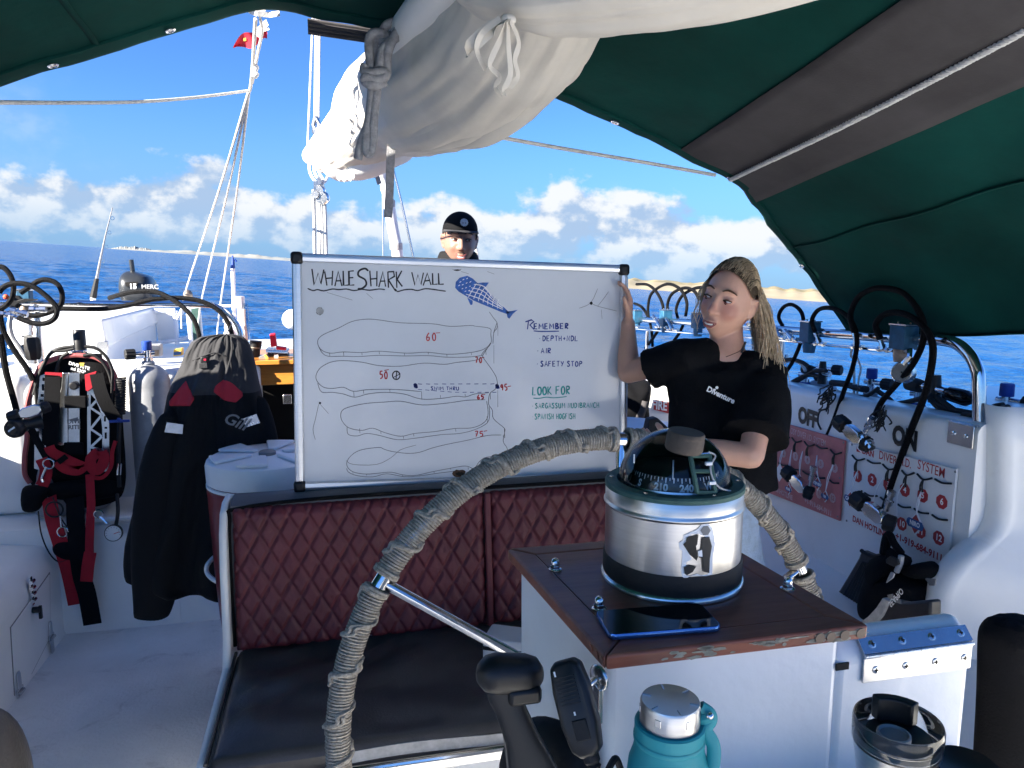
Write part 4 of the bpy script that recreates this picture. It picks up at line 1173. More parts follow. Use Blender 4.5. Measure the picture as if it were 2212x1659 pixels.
mb = MB(); mb.hexa([hp_(hx0, 0.001, 0.0015), hp_(hx1, 0.001, 0.0015), hp_(hx1, 0.0235, 0.0015), hp_(hx0, 0.0235, 0.0015), hp_(hx0, 0.001, 0.0035), hp_(hx1, 0.001, 0.0035), hp_(hx1, 0.0235, 0.0035), hp_(hx0, 0.0235, 0.0035)]); mb.build('upper_leaf', 'steel_worn', hinge)
mb = MB(); mb.box(((hx0 + hx1) / 2, WY - 0.0035, zh - 0.021), (hx1 - hx0, 0.0025, 0.036)); mb.build('lower_leaf', 'steel_worn', hinge, bevel=0.0008)
for k in range(8):
 xa = hx0 + (hx1 - hx0) * k / 8; mb = MB(); mb.cyl((xa + 0.0005, WY - 0.005, zh), (xa + (hx1 - hx0) / 8 - 0.0005, WY - 0.005, zh), 0.0033, 10); mb.build('knuckle', 'steel_worn', hinge)
def screw(p, n, r=0.0055, par=hinge):
 s, u = frame_from(n)
 mb = MB(); mb.lathe([(r, 0), (r, 0.0006), (r * 0.7, 0.0014), (0.0004, 0.0016)], 14, p, n); o = mb.build('screw', 'steel_worn', par)
 mb = MB(); mb.box(p + n * 0.0016, (r * 1.1, r * 0.28, 0.0012), Matrix((s, u, n)).transposed()); mb.box(p + n * 0.00161, (r * 0.28, r * 1.1, 0.00121), Matrix((s, u, n)).transposed()); mb.build('slot', 'hole_dark', o)
for k in range(4):
 u = 0.10 + 0.82 * k / 3
 screw(hp_(hx0 + (hx1 - hx0) * u, 0.013, 0.0035), n_up); screw(Vector((hx0 + (hx1 - hx0) * (u + 0.01), WY - 0.005, zh - 0.021)), Vector((0, -1, 0)))
nut0 = None
NL = ('bright steel acorn nut at the teak corner nearest the quilted bench', 'bright steel acorn nut touching the corner of the phone', 'bright steel acorn nut behind the compass beside the rope bound rim')
for ki, (px, py) in enumerate((z5(527, 1185), z5(845, 1470), (1701, 1272))):
 p = tt(px, py)
 if nut0 is None:
  nut0 = thing('acorn_nut', NL[0], 'nut', p, group='acorn nuts on the teak top')
  mb = MB(); mb.lathe([(0.0105, 0), (0.0105, 0.0014), (0.009, 0.0022)], 20, p); mb.build('washer', 'steel', nut0)
  mb = MB(); mb.lathe([(0.0078, 0.002), (0.0078, 0.008)], 6, p); mb.build('hex', 'steel', nut0, bevel=0.0006)
  mb = MB(); mb.lathe([(0.0066, 0.008), (0.0066, 0.0125), (0.0055, 0.016), (0.003, 0.0185), (0.0003, 0.019)], 16, p); mb.build('dome', 'steel', nut0)
 else:
  q = copy_tree(nut0); q.location = p; q['label'] = NL[ki]
# --- compass
CC = tt(*z5(1367, 1225)); CC.z = TZ + 0.0005
cp = thing('binnacle_compass', 'domed steel binnacle compass with green rim and brown cap', 'compass', CC)
R0 = 0.1025
HT = 0.150
mb = MB(); mb.lathe([(0.108, 0.0), (0.1085, 0.004), (0.1065, 0.008), (0.1035, 0.010)], 64, CC); mb.build('base_flange', 'steel_worn', cp)
mb = MB(); mb.lathe([(0.1045, 0.009), (0.1055, 0.012), (0.1050, 0.036), (0.1035, 0.040)], 64, CC); mb.build('rubber_band', 'black_rubber', cp)
mb = MB(); mb.lathe([(R0, 0.038), (R0, 0.116), (R0 + 0.001, 0.1165), (R0 + 0.0028, 0.119), (R0 + 0.0028, 0.121), (R0 + 0.001, 0.1235), (R0 + 0.0005, 0.126), (R0 + 0.0005, 0.144), (R0 - 0.001, HT - 0.004)], 72, CC); cyl_o = mb.build('drum', 'steel_brushed', cp, sharp=50)
mb = MB(); mb.lathe([(0.086, HT - 0.006), (R0 + 0.0015, HT - 0.006), (R0 + 0.0015, HT), (R0 - 0.001, HT + 0.003), (0.086, HT + 0.0035), (0.084, HT + 0.001)], 64, CC, cap=False); mb.build('rim_ring', 'patina_green', cp, sharp=30)
for k in range(6):
 a = radians(40 + 60 * k); p = CC + Vector((cos(a) * 0.0945, sin(a) * 0.0945, HT + 0.0033)); mb = MB(); mb.lathe([(0.0034, 0), (0.0034, 0.0008), (0.002, 0.0018), (0.0002, 0.002)], 10, p); mb.build('rim_screw', 'steel_worn', cp)
DR = 0.084; DC = CC + Vector((0, 0, HT - 0.002))
mb = MB()
rings = []
for i in range(15):
 t = radians(90 * i / 14.0)
 rings.append([DC + Vector((DR * cos(t) * cos(a), DR * cos(t) * sin(a), DR * sin(t) * 0.98)) if i < 14 else DC + Vector((0.0004 * cos(a), 0.0004 * sin(a), DR * 0.98)) for a in [2 * pi * j / 48 for j in range(48)]])
mb.rings(rings, True, False); mb.build('dome', 'dome_glass', cp, sharp=180)
mb = MB(); mb.lathe([(0.083, -0.001), (0.079, -0.012), (0.05, -0.03), (0.0005, -0.034)], 48, DC, cap=False); mb.build('bowl', 'black_plastic', cp, sharp=60)
mb = MB()
for i in range(10):
 pass
rings = []
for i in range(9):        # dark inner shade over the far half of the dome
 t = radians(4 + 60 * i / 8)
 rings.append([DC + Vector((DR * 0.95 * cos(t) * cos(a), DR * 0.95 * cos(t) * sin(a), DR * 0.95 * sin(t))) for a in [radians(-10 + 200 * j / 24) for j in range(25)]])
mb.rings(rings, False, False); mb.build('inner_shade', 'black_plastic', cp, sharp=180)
card = MB(); card.lathe([(0.070, 0.002), (0.063, 0.024), (0.045, 0.028), (0.0005, 0.030)], 60, DC); card_o = card.build('compass_card', 'black_plastic', cp, sharp=50)
cam_a = atan2(CAM.y - DC.y, CAM.x - DC.x)
def card_pt(a, h, o=0.0006):
 r = 0.070 + (0.063 - 0.070) * (h - 0.002) / 0.022 + o
 return DC + Vector((cos(a) * r, sin(a) * r, h))
mb = MB()
for k in range(72):
 a = cam_a + radians(5 * k)
 if abs((a - cam_a + pi) % (2 * pi) - pi) > radians(85): continue
 big = (k % 2 == 0); h0, h1 = (0.0165 if big else 0.0195), 0.0235
 mb.ribbon([card_pt(a, h0), card_pt(a, h1)], 0.0016 if big else 0.0011, Vector((cos(a), sin(a), 0)))
tk = mb.build('card_ticks', 'print_white', card_o, smooth=False); tk['kind'] = 'stuff'
def card_text(s, deg, size=0.0135):
 a0 = cam_a + radians(deg)
 me = text_mesh(s, size, 0.0006)
 for v in me.vertices:
  a = a0 + v.co.x / 0.068; q = card_pt(a, 0.0095 + v.co.y); v.co = q - CC
 me.materials.clear(); me.materials.append(M['print_white'])
 o = bpy.data.objects.new('card_figure', me); COL.objects.link(o); o.parent = card_o; o.location = (0, 0, 0)
for s, d in (('S', -46), ('210', -15.5), ('240', 15.5), ('W', 46), ('150', -76)): card_text(s, d)
for (px, py, l) in (z5(1100, 380) + (0.013,), z5(1383, 460) + (0.028,), z5(1293, 595) + (0.013,)):
 d = ray(px, py); t = ((DC - CAM).dot(d) / d.dot(d)) - 0.070 / d.length; p = CAM + d * t
 mb = MB(); mb.cyl(p - Vector((0, 0, l / 2)), p + Vector((0, 0, l / 2)), 0.0011, 6); mb.build('lubber_pin', 'print_white', cp)
mb = MB(); mb.ribbon([DC + Vector((cos(a) * 0.079, sin(a) * 0.079, 0.003)) for a in [cam_a + radians(-70 + 140 * i / 30) for i in range(31)]], 0.007, [Vector((cos(cam_a + radians(-70 + 140 * i / 30)), sin(cam_a + radians(-70 + 140 * i / 30)), 0.3)) for i in range(31)]); mb.build('inner_rim', 'steel_worn', cp)
capc = onplane(*z5(1468, 260), DC + Vector((0.012, -0.005, DR * 0.98)), Vector((0, 0, 1)))
ca = Vector((0.10, -0.10, 1)).normalized()
mb = MB(); mb.lathe([(0.0245, -0.012), (0.0262, -0.009), (0.0262, 0.006), (0.0255, 0.0075), (0.0258, 0.009), (0.0258, 0.013), (0.024, 0.0155), (0.0004, 0.016)], 40, capc, ca); mb.build('cap', 'cork_brown', cp, sharp=40)
br0 = [z5(1500, 350), z5(1560, 640), z5(1690, 630), z5(1640, 340)]
bl = DC + Vector((cos(cam_a + 0.62) * 0.09, sin(cam_a + 0.62) * 0.09, 0.0))
def dome_px(px, py, k):
 d = ray(*z5(px, py)).normalized(); oc = CAM - DC; b = oc.dot(d); c = oc.dot(oc) - (DR * k) ** 2; disc = b * b - c
 t = -b - sqrt(disc) if disc > 0 else -b
 return CAM + d * t
mb = MB()
for a, b in (((1505, 345), (1560, 630)), ((1645, 350), (1690, 625))):
 mb.tube(smooth_path([dome_px(a[0] + (b[0] - a[0]) * i / 4, a[1] + (b[1] - a[1]) * i / 4, 1.06) for i in range(5)], 3), 0.0036, 6)
for yy in (360, 470, 625):
 f = (yy - 345) / 285; mb.tube([dome_px(1505 + 55 * f, yy, 1.06), dome_px(1570 + 52 * f, yy, 1.07), dome_px(1645 + 45 * f, yy, 1.06)], 0.0032, 6)
mb.build('cap_bracket', 'patina_green', cp)
mb = MB(); mb.tube([dome_px(1480, 345, 1.08), dome_px(1570, 345, 1.10), dome_px(1650, 340, 1.08)], 0.0018, 8); mb.ball(dome_px(1478, 345, 1.08), 0.0034, 8, 6); mb.build('bracket_pin', 'steel', cp)
for q in ((1640, 415), (1665, 555)):
 mb = MB(); p = dome_px(*q, 1.09); mb.box(p, (0.010, 0.006, 0.005)); mb.build('cable_tie', 'print_white', cp, bevel=0.001)
mb = MB(); mb.tube(smooth_path([dome_px(*q, 1.10) for q in ((1640, 330), (1690, 360), (1655, 430), (1670, 520), (1720, 590), (1800, 615))], 5), 0.0014, 6); mb.build('lamp_wire', 'zip_tape', cp)
def drum_pt(px, py, o):
 d = ray(*z5(px, py)); r = R0 + o
 ox, oy = CAM.x - CC.x, CAM.y - CC.y
 A = d.x ** 2 + d.y ** 2; B = ox * d.x + oy * d.y; C_ = ox * ox + oy * oy - r * r
 t = (-B - sqrt(max(0, B * B - A * C_))) / A
 return CAM + d * t
def drum_shape(pts, o, m, nm):
 P = [drum_pt(x, y, o) for x, y in pts]; mb = MB()
 c = sum(P, Vector()) / len(P); q = mb.add(P); bmv = mb
 mb.face(*range(q, q + len(P))); return mb.build(nm, m, cp, smooth=False)
white = [(1560, 890), (1590, 858), (1640, 852), (1668, 880), (1680, 930), (1688, 1000), (1670, 1100), (1668, 1220), (1620, 1232), (1590, 1230), (1560, 1215), (1510, 1230), (1470, 1255), (1450, 1235), (1440, 1190), (1445, 1150), (1490, 1125), (1520, 1110), (1500, 1090), (1490, 1050), (1460, 1052), (1430, 1040), (1425, 990), (1455, 970), (1460, 935), (1490, 925), (1535, 920)]
def tri_shape(pts, o, m, nm):
 if nm == 'sticker_figure': cx_, cy_ = sum(p[0] for p in pts) / len(pts), sum(p[1] for p in pts) / len(pts); pts = [(cx_ + (x - cx_) * .86, cy_ + (y - cy_) * .92) for x, y in pts]
 bm = bmesh.new(); vs = [bm.verts.new(drum_pt(x, y, o) - CC) for x, y in pts]; f = bm.faces.new(vs)
 bmesh.ops.triangulate(bm, faces=[f]); me = bpy.data.meshes.new(nm); bm.to_mesh(me); bm.free(); me.materials.append(M[m])
 ob = bpy.data.objects.new(nm, me); COL.objects.link(ob); ob.parent = cp; return ob
tri_shape(white, 0.0012, 'sticker_white', 'sticker')
tri_shape([(1575, 900), (1600, 868), (1640, 865), (1662, 900), (1640, 935), (1600, 940)], 0.0020, 'print_grey', 'sticker_figure')
tri_shape([(1590, 945), (1650, 935), (1672, 1010), (1655, 1110), (1650, 1222), (1600, 1212), (1612, 1110), (1560, 1100), (1580, 1040)], 0.0020, 'print_black', 'sticker_figure')
tri_shape([(1470, 1030), (1445, 1000), (1470, 980), (1475, 945), (1540, 935), (1575, 920), (1565, 1000), (1540, 1030), (1530, 1085), (1570, 1100), (1560, 1130), (1500, 1080), (1510, 1030)], 0.0020, 'black_plastic', 'sticker_figure')
tri_shape([(1455, 1165), (1500, 1150), (1560, 1160), (1530, 1205), (1480, 1230), (1460, 1215)], 0.0020, 'print_black', 'sticker_figure')
tri_shape([(1560, 1050), (1595, 1040), (1600, 1095), (1565, 1090)], 0.0024, 'sticker_white', 'sticker_figure')
# --- phone
PZ = TZ + 0.0088
BLp, BRp, FRp, FLp = [atZ(*z6(*q), PZ) for q in ((985, 92), (1765, 45), (1932, 205), (1118, 282))]
cen = (BLp + BRp + FRp + FLp) / 4
xd = ((FRp - FLp) + (BRp - BLp)).normalized(); xd.z = 0; yd = Vector((-xd.y, xd.x, 0))
lw, lh = ((FRp - FLp).length + (BRp - BLp).length) / 2, ((BLp - FLp).length + (BRp - FRp).length) / 2
ph = thing('phone', 'smartphone with blue metal edge lying on the teak top', 'phone', Vector((cen.x, cen.y, TZ)))
def rrect(w, h, r, z, n=6):
 out = []
 for sx, sy, a0 in ((1, 1, 0), (-1, 1, 90), (-1, -1, 180), (1, -1, 270)):
  for i in range(n + 1):
   a = radians(a0 + 90 * i / n); out.append(Vector((cen.x, cen.y, z)) + xd * (sx * (w / 2 - r) + r * cos(a)) + yd * (sy * (h / 2 - r) + r * sin(a)))
 return out
mb = MB(); mb.rings([rrect(lw - 0.002, lh - 0.002, 0.010, TZ + 0.0008), rrect(lw, lh, 0.011, TZ + 0.003), rrect(lw, lh, 0.011, TZ + 0.006), rrect(lw - 0.002, lh - 0.002, 0.010, TZ + 0.0082)]); mb.build('edge_frame', 'phone_blue', ph)
mb = MB(); mb.rings([rrect(lw - 0.003, lh - 0.003, 0.009, TZ + 0.0080), rrect(lw - 0.004, lh - 0.004, 0.009, TZ + 0.0088)]); mb.build('screen', 'black_gloss', ph)
for u, w in ((0.20, 0.014), (0.30, 0.022)):
 mb = MB(); mb.box(Vector((cen.x, cen.y, TZ + 0.0045)) + xd * (lw * u) - yd * (lh / 2 + 0.0003), (w, 0.0014, 0.0022), Matrix((xd, yd, Vector((0, 0, 1)))).transposed()); mb.build('side_button', 'phone_blue', ph, bevel=0.0004)
# --- wheel
WC = Vector((0.51, 1.342, 0.745)); WR = 0.543
wt, ww = radians(-10), radians(-5)
wn = Vector((sin(ww) * cos(wt), cos(ww) * cos(wt), sin(wt)))
wu = wn.cross(Vector((0, 0, 1))).normalized(); wv = wu.cross(wn).normalized()
if wv.z < 0: wv = -wv
if wu.x < 0: wu = -wu
wh = thing('steering_wheel', 'steel steering wheel bound in grey weathered rope', 'steering wheel', WC)
def wpt(a, r=WR): return WC + (wu * cos(a) + wv * sin(a)) * r
mb = MB(); mb.tube([wpt(2 * pi * i / 96) for i in range(96)], 0.0155, 12, loop=True); mb.build('rim', 'steel', wh)
def spoke_angle(px, py):
 p = onplane(px, py, WC, wn) - WC; return atan2(p.dot(wv), p.dot(wu))
sa = sorted([spoke_angle(823, 1256), spoke_angle(1341, 944), spoke_angle(1733, 1225)])
spokes = [sa[2], sa[1], sa[0]]
base_a = sa[1]
spokes = [base_a + radians(60) * k for k in range(6)]
spokes[0] = sa[1]; spokes[1] = sa[2]; spokes[5] = sa[0]
hubp = WC - wn * 0.06
for a in spokes:
 mb = MB(); mb.tube([wpt(a, WR - 0.01), wpt(a, 0.05) - wn * 0.05], 0.0105, 14); mb.build('spoke', 'steel', wh)
mb = MB(); mb.lathe([(0.04, -0.09), (0.06, -0.075), (0.06, -0.03), (0.045, -0.01), (0.03, 0.0)], 28, WC, wn); mb.build('hub', 'steel_worn', wh)
mb = MB(); mb.cyl(WC - wn * 0.08, Vector((WC.x, KL.y - 0.02, WC.z - 0.01)), 0.03, 16); mb.build('shaft', 'steel_worn', wh)
rs = sorted([(a + 2 * pi) % (2 * pi) for a in spokes])
pitch = 0.0056
seg_id = 0
for i in range(6):
 a0 = rs[i] + 0.030; a1 = (rs[(i + 1) % 6] if i < 5 else rs[0] + 2 * pi) - 0.030
 turns = int((a1 - a0) * WR / pitch); nst = 11
 pts = []; hid = []
 for k in range(turns * nst + 1):
  f = k / (turns * nst); a = a0 + (a1 - a0) * f
  b = 2 * pi * k / nst
  rad_dir = wu * cos(a) + wv * sin(a)
  rr_ = 0.0215 + 0.0011 * mnoise.noise(Vector((a * 30, b, 1)))
  pts.append(wpt(a) + rad_dir * (rr_ * cos(b)) + wn * (rr_ * sin(b)))
 mb = MB(); mb.tube(pts, 0.0026, 5); mb.build('rope_turns', 'rope_wheel', wh)
 for ph_ in (0.0, 0.42):
  q = []; nn = int((a1 - a0) * WR / 0.004)
  for k in range(nn + 1):
   a = a0 + (a1 - a0) * k / nn; b = 2 * pi * (a * WR / 0.083) + ph_ + 0.5 * sin(k * 0.8)
   rad_dir = wu * cos(a) + wv * sin(a); rr_ = 0.0240 + 0.0017 * abs(sin(k * 0.55))
   q.append(wpt(a) + rad_dir * (rr_ * cos(b)) + wn * (rr_ * sin(b)))
  mb = MB(); mb.tube(q, [0.0040 + 0.0010 * sin(k * 1.1) for k in range(len(q))], 6); mb.build('rope_hitch', 'rope_wheel', wh)
 for aa, nm in ((a0, 0), (a1, 1)):
  mb = MB()
  for z in (0.0, 0.006):
   ac = aa + (z if nm == 0 else -z) / WR
   mb.tube([wpt(ac) + (wu * cos(ac) + wv * sin(ac)) * (0.0235 * cos(b)) + wn * (0.0235 * sin(b)) for b in [2 * pi * j / 14 for j in range(14)]], 0.0042, 6, loop=True)
  mb.build('rope_end', 'rope_wheel', wh)
# --- throttle, microphone, bottle, tumbler
def z6t(x, y, t): return atT(*z6(x, y), t)
th = thing('throttle_lever', 'black throttle lever with rounded grip beside the console', 'lever', z6t(520, 1240, 0.93))
mb = MB()
a, b = z6t(265, 555, 0.90), z6t(505, 560, 0.915)
ax_ = (b - a).normalized(); rg = 0.0245
mb.lathe([(0.0005, -0.022), (0.012, -0.019), (0.021, -0.010), (rg, 0.002), (rg, (b - a).length - 0.004), (0.021, (b - a).length + 0.010), (0.012, (b - a).length + 0.018), (0.0005, (b - a).length + 0.021)], 28, a, ax_); mb.build('grip', 'black_plastic', th)
mb = MB(); c = z6t(480, 690, 0.905); mb.box(c, (0.042, 0.03, 0.022)); mb.build('trigger', 'black_plastic', th, bevel=0.006)
mb = MB()
sect = [(330, 640, .023), (345, 720, .021), (390, 820, .020), (430, 920, .021), (470, 1020, .022), (510, 1130, .026), (545, 1240, .030), (600, 1420, .034)]
rings = []
for x, y, w in sect:
 p = z6t(x, y, 0.905); rings.append([p + Vector((-w, -.009, 0)), p + Vector((-w * .6, -.014, 0)), p + Vector((w * .6, -.014, 0)), p + Vector((w, -.009, 0)), p + Vector((w, .012, 0)), p + Vector((-w, .012, 0))])
mb.rings(rings); mb.build('arm', 'black_plastic', th, bevel=0.003)
hubc = z6t(640, 1330, 0.98)
mb = MB(); mb.lathe([(0.075, -0.012), (0.078, 0.0), (0.070, 0.012), (0.05, 0.018), (0.0005, 0.02)], 36, hubc, Vector((-0.75, -0.55, 0.35))); mb.build('housing', 'black_rubber', th, sharp=40)
mb = MB(); mb.cyl(hubc, Vector((bi[0].x + 0.02, hubc.y + 0.03, hubc.z - 0.05)), 0.05, 20); mb.build('mount', 'black_rubber', th)
mc = thing('radio_microphone', 'black handheld radio microphone hanging from a steel hook', 'microphone', z6t(850, 900, 0.86))
c0 = z6t(850, 800, 0.86)
mx = (z6t(1000, 860, 0.86) - z6t(740, 780, 0.87));
up_ = (z6t(800, 560, 0.875) - z6t(930, 1060, 0.85)).normalized()
nr = Vector((-0.48, -0.88, 0.06)); nr = (nr - up_ * nr.dot(up_)).normalized(); rt = up_.cross(nr).normalized()
def mp_(u, v, o): return c0 + rt * u + up_ * v + nr * o
KS = 0.66
def mp_(u, v, o): return c0 + (rt * u + up_ * v + nr * o) * KS
outl = [(-0.016, 0.080), (0.016, 0.080), (0.028, 0.070), (0.034, 0.030), (0.034, -0.03), (0.026, -0.072), (0.012, -0.084), (-0.012, -0.084), (-0.026, -0.072), (-0.034, -0.03), (-0.034, 0.03), (-0.028, 0.070)]
mb = MB(); mb.rings([[mp_(u * .86, v * .92, -.034) for u, v in outl], [mp_(u, v, -.024) for u, v in outl], [mp_(u, v, -.004) for u, v in outl], [mp_(u * .96, v * .97, .002) for u, v in outl], [mp_(u * .80, v * .88, .006) for u, v in outl]]); mb.build('case', 'black_plastic', mc, bevel=0.002)
for k in range(8):
 mb = MB(); v = 0.052 - k * 0.0065; mb.box(mp_(-0.002, v, 0.0065), (0.024, 0.0014, 0.002), Matrix((rt, up_, nr)).transposed()); mb.build('grille_bar', 'black_rubber', mc)
mb = MB(); mb.box(mp_(0.004, -0.038, 0.0062), (0.018, 0.023, 0.003), Matrix((rt, up_, nr)).transposed()); mb.build('button_pad', 'black_rubber', mc, bevel=0.003)
mb = MB(); mb.box(mp_(-0.018, 0.060, 0.0062), (0.002, 0.006, 0.0012), Matrix((rt, up_, nr)).transposed()); mb.build('label_mark', 'print_white', mc)
mb = MB(); mb.box(mp_(0.0, -0.010, 0.0062), (0.002, 0.004, 0.0012), Matrix((rt, up_, nr)).transposed()); mb.build('label_mark', 'print_white', mc)
e0 = mp_(0.002, -0.080, -0.014)
mb = MB(); mb.lathe([(0.010, 0), (0.0095, 0.008), (0.007, 0.011), (0.0085, 0.014), (0.0062, 0.017), (0.0072, 0.020), (0.0055, 0.023), (0.0062, 0.026), (0.0045, 0.032), (0.0035, 0.042)], 16, e0, -up_ + Vector((0.06, 0, 0))); mb.build('strain_relief', 'black_rubber', mc)
tip = e0 - up_ * 0.038
mb = MB(); mb.tube(smooth_path([tip, z6t(1140, 1180, 0.86), z6t(1190, 1260, 0.87), z6t(1260, 1420, 0.90), z6t(1300, 1650, 0.93)], 6), 0.0042, 8); mb.build('cord', 'cord_black', mc)
hk = z6t(1000, 600, 0.895)
mb = MB(); mb.lathe([(0.016, 0), (0.016, 0.003), (0.012, 0.006), (0.0004, 0.007)], 24, hk + Vector((0.008, 0.004, 0)), Vector((-0.9, -0.35, 0))); mb.cyl(hk, hk + Vector((-0.022, -0.014, -0.004)), 0.005, 10)
mb.box(hk + Vector((0.004, -0.001, -0.030)), (0.006, 0.020, 0.045))
tag(mb.build('microphone_hook', 'steel_worn', bevel=0.001), 'small rusty steel hook on the console holding the radio microphone', 'hook')
bc = z6t(1548, 745, 0.83); bx, by = bc.x, bc.y
B0 = Vector((bx, by, SHZ + 0.001)); bh = bc.z - B0.z
bt = thing('water_bottle', 'teal insulated water bottle with brushed steel lid and carry loop', 'bottle', B0)
mb = MB(); mb.lathe([(0.040, 0.0), (0.0455, 0.004), (0.0465, bh - 0.110), (0.0465, bh - 0.092), (0.0450, bh - 0.076), (0.0405, bh - 0.062), (0.0388, bh - 0.052), (0.0392, bh - 0.044), (0.0392, bh - 0.028), (0.0370, bh - 0.026), (0.0345, bh - 0.026)], 56, B0); mb.build('body', 'teal_silicone', bt)
mb = MB(); mb.lathe([(0.0396, bh - 0.048), (0.0402, bh - 0.047), (0.0402, bh - 0.043), (0.0396, bh - 0.042)], 48, B0, cap=False); mb.build('neck_ring', 'teal_silicone', bt)
mb = MB(); mb.lathe([(0.0335, bh - 0.030), (0.0335, bh - 0.003), (0.0320, bh), (0.0300, bh - 0.0004), (0.0005, bh - 0.0014)], 56, B0); lid = mb.build('lid', 'steel_brushed', bt, sharp=40)
for k in range(6):
 a = radians(25 + 60 * k); mb = MB(); mb.box(B0 + Vector((cos(a) * 0.0265, sin(a) * 0.0265, bh - 0.0003)), (0.010, 0.0014, 0.0014), Matrix.Rotation(a, 3, 'Z')); mb.build('lid_mark', 'steel', lid)
 mb = MB(); a2 = a + 0.3; mb.box(B0 + Vector((cos(a2) * 0.0336, sin(a2) * 0.0336, bh - 0.012)), (0.0012, 0.007, 0.009), Matrix.Rotation(a2, 3, 'Z')); mb.build('lid_notch', 'steel', lid, bevel=0.0005)
lp = [z6(1760, 800), z6(1830, 850), z6(1835, 895), z6(1800, 960), z6(1855, 1060), z6(1862, 1160), z6(1845, 1260)]
P = [atT(x, y, 0.83) for x, y in lp]
mb = MB(); mb.tube(smooth_path(P, 5), 0.0062, 10, flat=1.3); mb.build('carry_loop', 'teal_silicone', bt)
mb = MB(); q = atT(*z6(1835, 865), 0.82); mb.ball(q, 0.0042, 10, 7); mb.build('loop_rivet', 'steel', bt)
mb = MB(); mb.tube([atT(*z6(1740, 880), 0.835), atT(*z6(1800, 870), 0.83), atT(*z6(1845, 850), 0.83)], 0.0085, 10); mb.build('loop_collar', 'teal_silicone', bt)
tc_ = atT(*z7(1245, 1235), 0.82); T0 = Vector((tc_.x, tc_.y, SHZ + 0.001)); hh = tc_.z - T0.z
tm = thing('travel_tumbler', 'stainless travel tumbler with clear and black slide lid', 'tumbler', T0)
mb = MB(); mb.lathe([(0.026, 0), (0.029, 0.003), (0.033, hh * 0.45), (0.041, hh - 0.050), (0.0445, hh - 0.030)], 56, T0); mb.build('cup', 'steel_brushed', tm)
mb = MB(); mb.lathe([(0.0446, hh - 0.032), (0.0462, hh - 0.028), (0.0462, hh - 0.004), (0.0450, hh), (0.0436, hh - 0.002), (0.0430, hh - 0.020), (0.0410, hh - 0.024)], 56, T0, cap=False); ld = mb.build('lid_rim', 'lid_glass', tm, sharp=40)
mb = MB(); mb.lathe([(0.0432, hh - 0.0285), (0.0432, hh - 0.0272), (0.0005, hh - 0.0272)], 40, T0); mb.build('lid_base', 'zip_tape', tm)
mb = MB(); mb.lathe([(0.0330, hh - 0.026), (0.0335, hh - 0.022), (0.030, hh - 0.0215), (0.0005, hh - 0.0215)], 48, T0 + Vector((0.006, 0.004, 0))); mb.build('lid_plate', 'black_plastic', tm)
mb = MB(); ca2 = T0 + Vector((-0.008, -0.004, 0)); mb.lathe([(0.0175, hh - 0.0215), (0.0175, hh - 0.013), (0.0155, hh - 0.012), (0.014, hh - 0.0150), (0.0005, hh - 0.0155)], 36, ca2); mb.build('sip_ring', 'print_grey', tm)
mb = MB()
tp = [T0 + Vector((cos(a) * r, sin(a) * r, 0)) for a, r in [(radians(20 + 70 * i / 8), 0.0430) for i in range(9)] + [(radians(90 - 70 * i / 8), 0.030) for i in range(9)]]
mb.prism([p + Vector((0, 0, hh - 0.022)) for p in tp], (0, 0, 0.028)); mb.build('slide_tab', 'black_plastic', tm, bevel=0.002)
bgp = atY(2165, 1480, 1.15)
mb = MB()
secs = [(1335, 2165, 30), (1342, 2168, 58), (1360, 2172, 76), (1368, 2174, 84), (1400, 2178, 90), (1500, 2178, 92), (1600, 2175, 96), (1700, 2172, 100), (1900, 2170, 100)]
rings = []
for py, px, w in secs:
 c = atY(px + 20, py, 1.15); r = w / FPX * 1.35
 rings.append([c + Vector((r * cos(a) * (1 + 0.06 * sin(3 * a)), r * 0.8 * sin(a), 0.012 * mnoise.noise(Vector((px, a * 2, py * .01))))) for a in [2 * pi * j / 28 for j in range(28)]])
mb.rings(rings)
tag(mb.build('black_bag', 'black_fabric', subsurf=1), 'soft black bag slumped upright in shadow beside the console wing', 'bag')
cpz = atT(2085, 1664, 0.80); q0 = Vector((cpz.x, cpz.y, SHZ + 0.001)); hq = cpz.z - q0.z
kk = thing('black_cup', 'round black lidded cup standing next to the travel tumbler', 'cup', q0)
mb = MB(); mb.lathe([(0.024, 0), (0.028, 0.003), (0.031, hq - 0.012), (0.0315, hq - 0.008)], 40, q0); mb.build('cup_body', 'black_plastic', kk)
mb = MB(); mb.lathe([(0.0325, hq - 0.012), (0.034, hq - 0.006), (0.034, hq + 0.004), (0.032, hq + 0.008), (0.029, hq + 0.006), (0.0005, hq + 0.005)], 40, q0); mb.build('cup_lid', 'black_plastic', kk)
cu = atT(-30, 1730, 1.05)
mb = MB(); mb.ball(cu, 0.12, 28, 18, (0.42, 0.8, 1.10)); tag(mb.build('seat_cushion', 'dark_vinyl'), 'glossy black rounded vinyl cushion above the grey cockpit floor', 'cushion')
